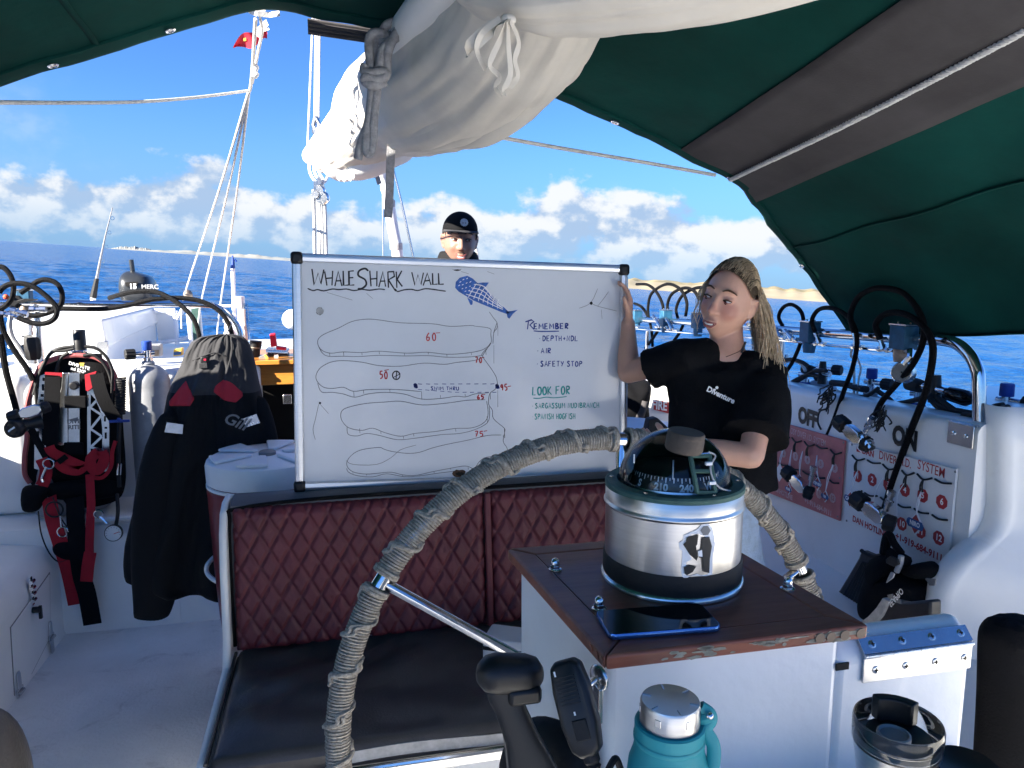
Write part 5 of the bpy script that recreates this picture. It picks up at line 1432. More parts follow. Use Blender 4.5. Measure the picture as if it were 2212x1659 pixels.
# --- port side gear
def z1(x, y): return (x * 0.28522, 493.7 + y * 0.28522)
def zh_(x, y): return (x * 0.16535, 795.5 + y * 0.16535)
def zs(x, y): return (x * 0.15377, 576.0 + y * 0.15377)        # rail close-up
def flat(pts, Y, th, m, nm, par, bevel=0.0, conv=None, **kw):
 P = [atY(*(conv(*p) if conv else p), Y) for p in pts]
 bm = bmesh.new(); off = parent_world(par)
 vs = [bm.verts.new(p - off) for p in P]
 f = bm.faces.new(vs)
 r = bmesh.ops.extrude_face_region(bm, geom=[f])
 for v in r['geom']:
  if isinstance(v, bmesh.types.BMVert): v.co.y += th
 bmesh.ops.triangulate(bm, faces=[q for q in bm.faces if len(q.verts) > 4])
 bmesh.ops.recalc_face_normals(bm, faces=bm.faces)
 me = bpy.data.meshes.new(nm); bm.to_mesh(me); bm.free(); me.materials.append(M[m])
 o = bpy.data.objects.new(nm, me); COL.objects.link(o); o.parent = par
 if bevel:
  md = o.modifiers.new('bevel', 'BEVEL'); md.width = bevel; md.segments = 2; md.limit_method = 'ANGLE'
 return o
def hose(nm, pts, Y, r, m, label=None, cat='hose', par=None, conv=None, group=None, n=8):
 P = []
 for i, p in enumerate(pts):
  yy = p[2] if len(p) > 2 else Y
  P.append(atY(*(conv(p[0], p[1]) if conv else (p[0], p[1])), yy))
 mb = MB(); mb.tube(smooth_path(P, 8), r, n)
 o = mb.build(nm, m, par)
 if label: tag(o, label, cat, group)
 return o
def make_tank(name, label, base, body='tank_paint', cap='cap_blue', h=0.60, r=0.090, rotz=0.0, valve=True, group='scuba tanks around the cockpit'):
 t = thing(name, label, 'scuba tank', base, (0, 0, rotz), group)
 mb = MB(); prof = [(r * .80, 0), (r * .96, 0.012), (r, 0.035), (r, h)]
 prof += [(r * cos(a) * 1.0, h + r * 0.95 * sin(a)) for a in [radians(12 * i) for i in range(1, 7)]] + [(0.030, h + 0.088), (0.024, h + 0.100)]
 mb.lathe(prof, 36); mb.build('cylinder', body, t, local=True)
 if valve:
  v = MB(); v.lathe([(0.022, h + 0.095), (0.022, h + 0.115), (0.015, h + 0.118), (0.015, h + 0.160), (0.008, h + 0.165)], 18); v.tube([(-0.03, 0, h + 0.135), (0.055, 0, h + 0.135)], 0.0105, 12); v.build('valve', 'steel', t, local=True)
  k = MB()
  for i in range(1): pass
  pr = []
  rings = []
  for x in (0.052, 0.056, 0.092, 0.096):
   rr = 0.020 if x in (0.052, 0.096) else 0.0235
   rings.append([(x, rr * (1 + 0.07 * cos(10 * a)) * cos(a), h + 0.135 + rr * (1 + 0.07 * cos(10 * a)) * sin(a)) for a in [2 * pi * j / 40 for j in range(40)]])
  k.rings(rings); k.build('hand_wheel', 'black_rubber', t, local=True)
  if cap:
   c = MB(); c.lathe([(0.021, h + 0.150), (0.022, h + 0.152), (0.0215, h + 0.190), (0.019, h + 0.193), (0.0005, h + 0.193)], 20); c.build('valve_cap', cap, t, local=True)
 return t
def tank_base(px, py_dome, Y, h=0.60):
 p = atY(px, py_dome, Y); return Vector((p.x, Y, p.z - h - 0.085))
b = tank_base(320, 786, 3.76)
make_tank('scuba_tank', 'bare grey aluminium scuba tank between the red harness and the black jacket', Vector((b.x, 3.76, 0.522)), h=b.z - 0.522 + 0.60, rotz=radians(205))
b = tank_base(172, 800, 3.78)
make_tank('scuba_tank', 'grey scuba tank strapped behind the red and black dive harness', Vector((b.x, 3.78, 0.522)), cap=None, h=b.z - 0.522 + 0.60, rotz=radians(20))
b = tank_base(98, 815, 3.72)
make_tank('scuba_tank', 'pale grey scuba tank behind the hose fittings at the port coaming', Vector((b.x, 3.72, 0.522)), cap=None, h=b.z - 0.522 + 0.60, rotz=radians(60))
hz = thing('dive_harness', 'red and black technical dive harness with steel lattice backplate', 'harness', atY(165, 1110, 3.60))
Yh = 3.62
def pillow(pts, Y, thick, m, nm, par, conv=None, cx=None, cy=None):
 P = [atY(*(conv(*p) if conv else p), Y) for p in pts]; P = smooth_path(P, 4, True)
 c = sum(P, Vector()) / len(P); mb = MB(); rings = []
 for k in range(7):
  t = k / 6; s = cos(t * pi / 2) if k < 6 else 0.02; d = thick * sin(t * pi / 2)
  rings.append([c + (p - c) * (0.02 + 0.98 * s) + Vector((0, -d, 0)) for p in P])
 mb.rings(rings, True, True); return mb.build(nm, m, par, sharp=70)
wing = [(400, 1500), (330, 1380), (330, 1150), (360, 900), (350, 560), (400, 300), (470, 120), (560, -40), (760, -130), (1000, -165), (1250, -130), (1420, -20), (1500, 120), (1560, 300), (1600, 600), (1620, 900), (1640, 1200), (1640, 1500), (1560, 1700), (1300, 1800), (900, 1830), (560, 1750)]
pillow(wing, Yh + 0.05, 0.05, 'black_fabric', 'wing', hz, zh_)
for pl in ([(395, 1500), (325, 1380), (322, 1150), (352, 900), (345, 560), (398, 300), (468, 110), (560, -50), (760, -140), (1000, -172)], [(1000, -172), (1250, -140), (1425, -20), (1510, 140), (1470, 280)]):
 hose('wing_rim', pl, Yh + 0.02, 0.011, 'strap_red_pale', par=hz, conv=zh_)
flat([(520, 100), (600, 70), (600, 1260), (540, 1340), (445, 1310), (450, 900), (490, 420)], Yh - 0.02, 0.006, 'steel_worn', 'side_plate', hz, 0.001, zh_)
for (x, y, w, h_) in ((575, 145, 20, 20), (560, 250, 14, 40), (548, 355, 18, 18), (540, 425, 18, 12), (500, 770, 22, 14), (495, 860, 14, 36)):
 flat([(x - w, y - h_), (x + w, y - h_), (x + w, y + h_), (x - w, y + h_)], Yh - 0.022, 0.004, 'hole_dark', 'plate_slot', hz, 0, zh_)
flat([(815, 60), (895, 60), (880, 300), (890, 1000), (790, 1010), (735, 1000), (735, 700), (760, 420), (800, 250)], Yh - 0.026, 0.012, 'steel_worn', 'channel_side', hz, 0.002, zh_)
flat([(895, 62), (1040, 62), (1040, 1000), (890, 1000), (890, 300)], Yh - 0.045, 0.018, 'steel_worn', 'channel', hz, 0.002, zh_)
flat([(838, 365), (1120, 365), (1120, 520), (838, 525)], Yh - 0.056, 0.014, 'black_fabric', 'cam_band', hz, 0.003, zh_)
flat([(832, 975), (1080, 975), (1085, 1130), (832, 1135)], Yh - 0.056, 0.014, 'black_fabric', 'cam_band', hz, 0.003, zh_)
mb = MB(); p = atY(*zh_(970, 228), Yh - 0.05); mb.lathe([(0.018, 0), (0.018, 0.010), (0.014, 0.014), (0.006, 0.015), (0.0005, 0.014)], 22, p, (0, -1, 0)); mb.build('knob', 'black_plastic', hz)
text('DIVE\nRITE', 0.026, atY(*zh_(966, 735), Yh - 0.0465), (1, 0, 0), (0, 0, 1), 'print_grey', hz, 'plate_lettering', 0.0006)
flat([(916, 665), (1018, 640), (1018, 690), (916, 692)], Yh - 0.0462, 0.001, 'print_grey', 'plate_mark', hz, 0, zh_)
text('DIVE RITE\nnd EXP', 0.020, atY(*zs(1105, 1425), Yh - 0.018), (1, 0, -0.35), (0.3, 0, 1), 'print_white', hz, 'wing_lettering', 0.0004)
flat([(1115, 1350), (1185, 1350), (1170, 1400), (1130, 1400)], Yh - 0.02, 0.002, 'yellow_bright', 'wing_badge', hz, 0, zs)
def bar(a, b, w, Y=Yh - 0.03, nm='lattice_bar'):
 A, B = atY(*zh_(*a), Y), atY(*zh_(*b), Y); mb = MB(); mb.ribbon([A, B], w, (0, 1, 0), 0.006); return mb.build(nm, 'steel_worn', hz)
bar((1165, 240), (1165, 1170), 0.014, nm='lattice_rail')
flat([(1130, 290), (1210, 260), (1330, 560), (1420, 600), (1430, 800), (1425, 1300), (1405, 1350), (1340, 1350), (1335, 1000), (1335, 800), (1310, 560), (1240, 400)], Yh - 0.033, 0.006, 'steel_worn', 'lattice_plate', hz, 0.001, zh_)
zig = [(1165, 300), (1290, 390), (1180, 510), (1330, 610), (1185, 790), (1335, 890), (1185, 1030), (1335, 1060), (1180, 1160)]
for k, (a, b) in enumerate(zip(zig, zig[1:])): bar(a, b, 0.010, Yh - 0.031 - 0.0006 * k)
for (x, y, w, h_) in ((1380, 580, 14, 14), (1370, 660, 12, 36), (1382, 778, 16, 12), (1380, 880, 13, 40), (1378, 1295, 16, 16)):
 flat([(x - w, y - h_), (x + w, y - h_), (x + w, y + h_), (x - w, y + h_)], Yh - 0.0345, 0.004, 'hole_dark', 'plate_slot', hz, 0, zh_)
def strap(pts, w, m, nm, Y=Yh - 0.06, th=0.004, conv=zh_, nrm=None):
 P = [atY(*conv(p[0], p[1]), p[2] if len(p) > 2 else Y) for p in pts]; P = smooth_path(P, 6)
 mb = MB(); mb.ribbon(P, w, nrm if nrm else (0, 1, 0), th); return mb.build(nm, m, hz, sharp=60)
strap([(690, 90), (680, 400), (660, 700), (650, 1010)], 0.062, 'black_fabric', 'shoulder_strap')
strap([(700, 55), (700, 110)], 0.066, 'strap_red', 'strap_top')
flat([(1105, 85), (1260, 40), (1225, 240), (1150, 305), (1120, 290)], Yh - 0.060, 0.006, 'strap_red', 'strap_top', hz, 0.002, zh_)
strap([(1260, 70, Yh - 0.07), (1300, 250, Yh - 0.08), (1370, 440, Yh - 0.08), (1500, 650, Yh - 0.07)], 0.055, 'black_fabric', 'shoulder_strap')
strap([(640, 1020), (690, 1100), (850, 1180), (1000, 1250), (1080, 1290), (1000, 1340), (850, 1310), (740, 1220)], 0.042, 'strap_red', 'waist_strap', Yh - 0.075)
strap([(540, 1180), (600, 1320), (580, 1460), (540, 1540)], 0.050, 'strap_red', 'waist_strap', Yh - 0.068)
strap([(1330, 1080), (1360, 1200), (1280, 1330), (1200, 1300), (1190, 1180), (1290, 1090)], 0.044, 'strap_red', 'waist_strap', Yh - 0.078)
strap([(1190, 1280), (1220, 1420), (1350, 1420), (1450, 1280), (1465, 1100), (1510, 950)], 0.016, 'strap_red', 'waist_strap', Yh - 0.074)
strap([(760, 1230), (870, 1150)], 0.024, 'black_fabric', 'strap_keeper', Yh - 0.085)
strap([(400, 780), (480, 940), (560, 1080), (650, 1250), (690, 1400)], 0.030, 'black_fabric', 'hip_strap', Yh - 0.066)
def zl(x, y): return (x * 0.33067, 822.9 + y * 0.33067)        # lower-left window
strap([(320, 760, 3.55), (345, 900, 3.49), (400, 1080, 3.48), (450, 1250, 3.48), (495, 1460, 3.48)], 0.062, 'strap_red', 'crotch_strap', conv=zl)
strap([(490, 760, 3.54), (500, 1000, 3.47), (530, 1250, 3.46), (570, 1400, 3.46), (605, 1590, 3.46)], 0.074, 'black_fabric', 'crotch_strap', conv=zl)
strap([(585, 610, 3.55), (595, 800, 3.50), (590, 900, 3.47), (585, 1050, 3.455), (585, 1130, 3.45)], [0.008] * 6 + [0.012] * 6 + [0.03] * 6 + [0.045] * 7 if False else 0.034, 'strap_red', 'side_strap', conv=zl)
strap([(590, 1120, 3.45), (575, 1210, 3.445), (565, 1310, 3.45)], 0.050, 'strap_red', 'side_strap', conv=zl)
pillow([(150, 700), (240, 680), (330, 700), (290, 790), (240, 850), (150, 840)], 3.56, 0.05, 'black_fabric', 'pocket', hz, zl)
pillow([(350, 1060), (420, 1030), (540, 1050), (550, 1150), (450, 1170), (360, 1130)], 3.50, 0.04, 'black_fabric', 'pocket', hz, zl)
pillow([(290, 680), (580, 640), (780, 660), (790, 740), (560, 780), (320, 760)], 3.60, 0.045, 'black_fabric', 'waist_pad', hz, zl)
hose('bungee', [(250, 850), (270, 1000), (320, 1120), (380, 1180), (440, 1165)], 3.48, 0.0032, 'cord_black', par=hz, conv=zl)
hose('bungee', [(345, 760), (390, 880), (440, 960), (460, 1010)], 3.48, 0.0032, 'cord_black', par=hz, conv=zl)
def ring_(cx_, cy_, r, Y, tube_r, m, nm, par, conv, ax=(0, 1, 0)):
 c = atY(*conv(cx_, cy_), Y); s, u = frame_from(Vector(ax)); mb = MB()
 mb.tube([c + s * (r * cos(a)) + u * (r * sin(a)) for a in [2 * pi * j / 20 for j in range(20)]], tube_r, 6, loop=True); return mb.build(nm, m, par)
ring_(355, 840, 0.034, 3.48, 0.004, 'black_plastic', 'd_ring', hz, zl); ring_(410, 985, 0.022, 3.475, 0.003, 'steel', 'bolt_snap', hz, zl)
ring_(645, 870, 0.018, 3.47, 0.0035, 'steel', 'bolt_snap', hz, zl); ring_(318, 540, 0.022, 3.53, 0.0035, 'steel', 'bolt_snap', hz, zl)
hose('snap_stem', [(395, 880), (400, 950)], 3.475, 0.004, 'steel', par=hz, conv=zl); hose('snap_stem', [(650, 885), (700, 930)], 3.47, 0.006, 'steel', par=hz, conv=zl)
hose('snap_stem', [(305, 560), (275, 630), (280, 660)], 3.53, 0.006, 'steel', par=hz, conv=zl)
mb = MB(); p = atY(*zs(1120, 1050), 3.74); mb.lathe([(0.026, -0.055), (0.026, 0.050), (0.024, 0.053), (0.0005, 0.053)], 24, p); mb.lathe([(0.030, -0.09), (0.031, -0.07), (0.031, -0.055), (0.026, -0.05)], 24, p); mb.build('first_stage', 'black_plastic', hz)
mb = MB(); p = atY(*zs(1110, 1190), 3.72); mb.lathe([(0.028, -0.006), (0.032, -0.003), (0.032, 0.003), (0.028, 0.006)], 24, p); mb.build('first_stage_collar', 'steel', hz)
for pl in ([(1040, 1150), (900, 1180), (740, 1200), (620, 1350), (560, 1480), (500, 1650), (520, 2000)], [(1040, 1120), (960, 1130), (840, 1150), (720, 1210), (660, 1290), (560, 1500), (470, 1800)], [(960, 1210), (860, 1280), (810, 1400), (780, 1550), (750, 1720), (730, 1800)],
           [(1190, 1120), (1330, 1140), (1450, 1220), (1530, 1330), (1580, 1480), (1570, 1700), (1560, 2100)], [(1170, 1250), (1300, 1240), (1430, 1330), (1520, 1470), (1570, 1640)]):
 hose('regulator_hose', pl, 3.63, 0.0072, 'black_rubber', par=hz, conv=zs)
mb = MB(); A, B = atY(*zh_(1580, 130), 3.58), atY(*zh_(1570, 590), 3.58); turns = 15
mb.tube([A + (B - A) * (k / (turns * 10)) + Vector((0.018 * cos(2 * pi * k / 10), 0.018 * sin(2 * pi * k / 10), 0)) for k in range(turns * 10 + 1)], 0.0055, 6); mb.build('coiled_hose', 'black_rubber', hz)
hose('regulator_hose', [(1560, 600), (1555, 900), (1550, 1250), (1560, 1550)], 3.57, 0.009, 'black_rubber', par=hz, conv=zh_)
hose('hose_coupling', [(1560, 1240), (1550, 1390)], 3.565, 0.010, 'steel', par=hz, conv=zh_)
hose('gauge_hose', [(765, 740, 3.57), (770, 840, 3.50), (765, 900, 3.48), (755, 955, 3.47)], 3.5, 0.008, 'black_rubber', par=hz, conv=zl)
mb = MB(); p = atY(*zh_(1560, 690), 3.55); mb.box(p, (0.085, 0.008, 0.012)); mb.ball(p + Vector((0, -0.006, 0.006)), 0.010, 10, 7); mb.build('blue_clip', 'cap_blue', hz, bevel=0.002)
gp = atY(*zl(742, 993), 3.465)
mb = MB(); mb.lathe([(0.034, -0.014), (0.0375, -0.010), (0.0375, 0.004), (0.0345, 0.007), (0.0345, 0.005)], 32, gp, (0, -1, 0.1), cap=True); g = mb.build('pressure_gauge', 'black_plastic', hz)
mb = MB(); mb.lathe([(0.0335, 0.0055), (0.0335, 0.0062)], 32, gp, (0, -1, 0.1)); mb.build('gauge_dial', 'sign_white', g)
mb = MB(); mb.ribbon([gp + Vector((0.002, -0.0075, -0.002)), gp + Vector((0.026, -0.0075, 0.006))], 0.003, (0, 1, 0)); mb.build('gauge_needle', 'ink_red', g)
for k in range(12):
 a = radians(-40 + 260 * k / 11); c_ = gp + Vector((0, -0.0075, 0)); mb = MB(); mb.ribbon([c_ + Vector((cos(a) * 0.026, 0, sin(a) * 0.026)), c_ + Vector((cos(a) * 0.031, 0, sin(a) * 0.031))], 0.0016, (0, 1, 0)); mb.build('gauge_tick', 'print_black', g)
def yoke(name, label, c, ax, scale=1.0, group='filling yokes on the charging hoses', up=Vector((0, 0, 1))):
 t = thing(name, label, 'valve', c, group=group)
 ax = Vector(ax).normalized(); s, u = frame_from(ax, up)
 def kn(p, d, r, l, nm):
  d = Vector(d).normalized(); a1, b1 = frame_from(d); mb = MB(); rings = []
  for h, k in ((0, .86), (.004, 1), (l - .004, 1), (l, .86)):
   rings.append([p + d * (h * scale) + (a1 * cos(q) + b1 * sin(q)) * (r * k * scale * (1 + 0.06 * cos(9 * q))) for q in [2 * pi * j / 36 for j in range(36)]])
  mb.rings(rings); mb.build(nm, 'black_rubber', t)
  mb = MB(); mb.lathe([(r * .35 * scale, 0), (r * .35 * scale, .0015)], 12, p + d * (l * scale), d); mb.build('knob_cap', 'steel', t)
 mb = MB()
 body = [(-0.045, -0.012), (-0.02, -0.022), (0.025, -0.022), (0.045, -0.010), (0.045, 0.010), (0.025, 0.022), (-0.02, 0.022), (-0.045, 0.012)]
 mb.rings([[c + ax * (x * scale) + u * (z * scale) + s * (o * scale) for x, z in body] for o in (-0.012, 0.012)]); mb.build('yoke_frame', 'steel', t, bevel=0.004 * scale)
 mb = MB(); mb.lathe([(0.010 * scale, 0), (0.010 * scale, 0.0006)], 14, c - s * (0.0125 * scale), -s); mb.build('yoke_hole', 'hole_dark', t)
 kn(c - ax * (0.042 * scale), -ax, 0.025, 0.042, 'knob')
 kn(c + ax * (0.040 * scale) - u * (0.004 * scale), (ax - s * 0.8).normalized(), 0.023, 0.030, 'knob')
 return t
yoke('filling_yoke', 'chrome filling yoke with black knobs in front of the dive harness', atY(*zh_(400, 560), 3.46), (0.93, 0, 0.30), 1.05)
yk2 = atY(*zh_(270, 770), 3.45)
t2 = thing('regulator_second_stage', 'round black breathing regulator with a white slash emblem beside the harness', 'regulator', yk2)
mb = MB(); q = atY(*zh_(200, 785), 3.44); mb.lathe([(0.036, 0.02), (0.040, 0.012), (0.040, -0.01), (0.03, -0.03)], 28, q, (-0.3, -1, 0)); mb.build('cover', 'black_plastic', t2)
mb = MB(); mb.lathe([(0.024, 0.0202), (0.024, 0.0215)], 24, q, (-0.3, -1, 0)); em = mb.build('emblem_disc', 'black_gloss', t2)
mb = MB(); qn = Vector((-0.3, -1, 0)).normalized(); mb.ribbon([q + qn * 0.0222 + Vector((-0.014, 0.004, -0.010)), q + qn * 0.0222 + Vector((-0.002, 0, 0.0)), q + qn * 0.0222 + Vector((0.002, 0, 0.002)), q + qn * 0.0222 + Vector((0.014, -0.004, 0.010))], 0.007, qn); mb.build('emblem_slash', 'print_white', em)
mb = MB(); mb.tube([q + Vector((0.02, 0.01, 0.0)), atY(*zh_(300, 740), 3.46), atY(*zh_(400, 720), 3.47), atY(*zh_(540, 690), 3.49)], [0.028, 0.026, 0.022, 0.034], 16); mb.build('body', 'black_plastic', t2)
RY = 3.93
mb = MB()
rl = [atY(-40, 652, RY), atY(37, 653, RY), atY(150, 655, RY), atY(300, 657, RY), atY(430, 657, RY), atY(468, 664, RY), atY(496, 681, RY), atY(514, 706, RY), atY(520, 735, RY), Vector((atY(521, 760, RY).x, RY + 0.02, 1.155))]
mb.tube(smooth_path(rl, 6), 0.0155, 16)
rlt = thing('grab_rail', 'polished steel grab rail carrying hoses behind the jacket', 'rail', (rl[-1].x, RY, 1.155)); mb.build('tube', 'steel', rlt)
mb = MB(); p0 = atY(78, 655, RY); mb.cyl((p0.x, RY, 1.14), p0, 0.0145, 14); mb.build('post', 'steel', rlt)
mb = MB(); mb.lathe([(0.034, 0), (0.034, 0.006), (0.02, 0.012)], 20, (rl[-1].x, RY + 0.02, 1.157)); mb.build('foot_flange', 'steel', rlt)
LG = 'charging hoses on the port rail'
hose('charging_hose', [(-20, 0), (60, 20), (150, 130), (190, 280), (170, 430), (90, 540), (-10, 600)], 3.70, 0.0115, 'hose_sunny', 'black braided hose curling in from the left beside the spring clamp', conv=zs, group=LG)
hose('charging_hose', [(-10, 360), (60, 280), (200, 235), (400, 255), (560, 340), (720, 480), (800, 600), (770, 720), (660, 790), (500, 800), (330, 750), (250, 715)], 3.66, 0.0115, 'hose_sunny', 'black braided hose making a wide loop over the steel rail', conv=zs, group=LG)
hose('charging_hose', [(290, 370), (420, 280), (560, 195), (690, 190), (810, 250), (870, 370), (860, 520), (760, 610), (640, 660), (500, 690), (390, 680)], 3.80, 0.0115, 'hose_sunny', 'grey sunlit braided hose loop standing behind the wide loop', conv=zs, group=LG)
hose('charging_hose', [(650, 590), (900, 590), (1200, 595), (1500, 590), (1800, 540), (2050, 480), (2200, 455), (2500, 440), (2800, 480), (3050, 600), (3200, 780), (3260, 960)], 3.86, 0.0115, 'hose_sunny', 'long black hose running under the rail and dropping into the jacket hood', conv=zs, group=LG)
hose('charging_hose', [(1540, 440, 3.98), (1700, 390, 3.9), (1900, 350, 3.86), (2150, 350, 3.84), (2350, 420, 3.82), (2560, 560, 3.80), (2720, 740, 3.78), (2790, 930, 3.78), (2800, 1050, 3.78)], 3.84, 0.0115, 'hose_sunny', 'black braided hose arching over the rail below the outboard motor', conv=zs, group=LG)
hose('charging_hose', [(0, 680), (40, 880), (130, 1060), (230, 1220), (330, 1360), (420, 1500), (470, 1600)], 3.62, 0.012, 'hose_braid', 'straight black hose slanting down towards the pale tank', conv=zs, group=LG)
hose('charging_hose', [(0, 950), (40, 1200), (80, 1450), (130, 1650), (200, 1900), (240, 2060)], 3.55, 0.0135, 'hose_braid', 'thick black hose hanging down to the chrome filling yoke', conv=zs, group=LG)
hose('clear_hose', [(150, 690), (140, 850), (180, 1000), (270, 1130), (330, 1230)], 3.68, 0.010, 'zip_tape', 'translucent grey hose curving down below the rail', conv=zs)
mf = thing('hose_fittings', 'cluster of chrome pipe fittings and a lever valve under the rail', 'fitting', atY(*zs(430, 700), 3.72))
for pl, r in (([(20, 660), (160, 680)], .016), ([(160, 680), (330, 740)], .013), ([(150, 610), (390, 670)], .015), ([(420, 600), (650, 600)], .015), ([(420, 820), (420, 960)], .014), ([(430, 1020), (430, 1100)], .012), ([(450, 1230), (450, 1360)], .020), ([(280, 1120), (420, 1290)], .016), ([(380, 1430), (470, 1570)], .017)):
 A, B = atY(*zs(*pl[0]), 3.70), atY(*zs(*pl[1]), 3.70); mb = MB()
 mb.tube([A, A + (B - A) * .3, A + (B - A) * .31, A + (B - A) * .6, A + (B - A) * .61, B], [r, r, r * .72, r * .72, r, r], 8); mb.build('fitting', 'steel_worn', mf)
flat([(270, 970), (420, 955), (470, 990), (460, 1020), (400, 1030)], 3.69, 0.006, 'print_grey', 'lever', mf, 0.001, zs)
mb = MB(); p = atY(*zs(455, 1150), 3.69); rings = []
for h_, k in ((-.05, .7), (-.04, .9), (0, 1), (.04, .95), (.05, .8)):
 rings.append([p + Vector((0.033 * k * (1 + .06 * cos(8 * a)) * cos(a), 0.033 * k * (1 + .06 * cos(8 * a)) * sin(a), h_)) for a in [2 * pi * j / 32 for j in range(32)]])
mb.rings(rings); mb.build('valve_knob', 'black_rubber', mf)
bv = thing('valve_block', 'weathered blue valve block with rusty cap beside the spring clamp', 'valve', atY(*zs(350, 430), 3.85))
mb = MB(); p = atY(*zs(350, 420), 3.86); mb.box(p, (0.055, 0.05, 0.055)); mb.build('block', 'valve_blue', bv, bevel=0.004)
mb = MB(); mb.box(p + Vector((0, 0, 0.031)), (0.06, 0.055, 0.007)); mb.build('block_cap', 'steel_worn', bv, bevel=0.001)
mb = MB(); mb.lathe([(0.022, -0.035), (0.026, 0), (0.02, 0.03)], 16, p + Vector((0, -0.01, -0.07))); mb.build('brass_nut', 'brass_old', bv)
cl = thing('spring_clamp', 'black plastic spring clamp gripping the steel rail', 'clamp', atY(*zs(230, 500), 3.78))
for k, pts in enumerate(([(60, 530), (140, 470), (230, 480), (330, 450), (520, 455), (500, 475), (330, 500), (250, 520), (200, 560)], [(90, 560), (160, 580), (240, 590), (300, 540), (400, 570), (500, 600), (480, 615), (330, 560), (260, 520), (200, 540)], [(130, 440), (170, 400), (260, 410), (310, 460), (290, 510), (220, 520), (150, 500)])):
 flat(pts, 3.76 + 0.01 * k, 0.02, 'black_plastic', 'jaw', cl, 0.002, zs)
mb = MB(); mb.ball(atY(*zs(85, 425), 3.77), 0.012, 10, 8); mb.build('jaw_tip', 'orange_bright', cl)
JY = 3.02
jk = thing('jacket', 'grey and black sailing jacket with red shoulder patches hanging from the rail', 'jacket', atY(430, 1250, JY))
rowsj = [(722, 470, 505), (726, 436, 524), (738, 414, 537), (760, 400, 546), (790, 390, 553), (820, 374, 559), (850, 363, 566), (880, 357, 572), (910, 350, 580), (950, 336, 592), (1000, 318, 602), (1060, 299, 604), (1120, 283, 604), (1180, 269, 604), (1215, 266, 604), (1240, 268, 604), (1252, 272, 604), (1262, 300, 604)]
NJ = 72
yrs = [r[0] for r in rowsj]
def rowat(y):
 for a, b in zip(rowsj, rowsj[1:]):
  if a[0] <= y <= b[0]:
   f = (y - a[0]) / (b[0] - a[0]); return a[1] + (b[1] - a[1]) * f, a[2] + (b[2] - a[2]) * f
 return rowsj[-1][1:]
def jpt(y, u, back=False):
 x0, x1 = rowat(y); c = (x0 + x1) / 2; hw = (x1 - x0) / 2
 a = -1 + 2 * u
 p = atY(c + hw * a, y, JY)
 v = (y - 722) / 540
 depth = (0.03 + 0.11 * min(1, v * 5)) * sqrt(max(0, 1 - a * a))
 fold = 0.028 * v * sin(a * 9 + 1.2 + 1.5 * v) * (1 - abs(a) ** 3) + 0.014 * mnoise.noise(Vector((a * 4, v * 3.5, 2))) + 0.008 * mnoise.noise(Vector((a * 11, v * 14, 5))) * (1 - v * .5) + 0.010 * mnoise.noise(Vector((a * 5 + v * 9, v * 10, 8))) * (1 - v)
 return p + Vector((0, (depth * 0.5 if back else -depth + fold * (1 if abs(a) < .98 else 0)), 0))
ysj = [722 + 540 * (i / 95) for i in range(96)]
mb = MB(); rings = []
for y in ysj:
 rings.append([jpt(y, j / NJ) for j in range(NJ + 1)] + [jpt(y, j / NJ, True) for j in range(NJ - 4, 0, -8)])
mb.rings(rings, True, True)
nring = len(rings[0])
mats_ = []
fi = 0
for i in range(95):
 for j in range(nring):
  y = ysj[i]; x0, x1 = rowat(y); x = x0 + (x1 - x0) * min(j, NJ) / NJ
  grey = y < 838
  mb.m[fi] = 0 if grey else 1
  fi += 1
mb.build('shell', ['grey_fabric', 'jacket_black'], jk, sharp=180)
def jpatch(pts, m, nm, lift=0.004):
 bm = bmesh.new(); P = []
 def jp(x, y):
  x0, x1 = rowat(y); return jpt(y, (x - x0) / (x1 - x0)) + Vector((0, -lift, 0))
 ys_ = sorted(set(p[1] for p in pts)); mb = MB()
 n = len(pts)
 def span(y):
  xs = []
  for k in range(n):
   (xa, ya), (xb, yb) = pts[k], pts[(k + 1) % n]
   if (ya - y) * (yb - y) <= 0 and ya != yb: xs.append(xa + (xb - xa) * (y - ya) / (yb - ya))
  return (min(xs), max(xs)) if xs else None
 y0, y1 = min(ys_), max(ys_); rows = []
 for i in range(13):
  y = y0 + (y1 - y0) * (0.002 + 0.996 * i / 12); s = span(y)
  if s: rows.append([jp(s[0] + (s[1] - s[0]) * j / 10, y) for j in range(11)])
 mb.rings(rows, False, False); return mb.build(nm, m, jk, sharp=180, solid=0.002)
jpatch([(413, 815), (436, 848), (424, 866), (378, 868), (376, 860), (395, 836)], 'jacket_red', 'shoulder_patch')
jpatch([(492, 812), (508, 817), (530, 838), (531, 848), (518, 858), (496, 852), (474, 834), (478, 822)], 'jacket_red', 'shoulder_patch')
flat([(360, 912), (396, 917), (394, 938), (355, 934)], JY - 0.155, 0.004, 'reflective', 'reflective_tape', jk, 0.001)
flat([(525, 904), (554, 894), (562, 914), (530, 924)], JY - 0.135, 0.004, 'reflective', 'reflective_tape', jk, 0.001)
p = jpt(912, 0.66) + Vector((0, -0.012, 0)); text('Gill', 0.062, atY(509, 911, p.y), (0.85, 0.12, -0.45), (0.45, 0, 0.85), 'print_grey', jk, 'logo_lettering', 0.001, shear=0.2)
mb = MB(); mb.tube(smooth_path([jpt(y, u) + Vector((0, -0.003, 0)) for y, u in ((726, .75), (760, .72), (800, .66), (850, .62))], 5), 0.0035, 6); mb.build('hood_seam', 'grey_fabric', jk)
mb = MB(); mb.tube(smooth_path([jpt(y, u) + Vector((0, -0.002, 0)) for y, u in ((775, .18), (763, .35), (758, .5), (768, .66))], 5), 0.003, 6); mb.build('hood_seam', 'grey_fabric', jk)
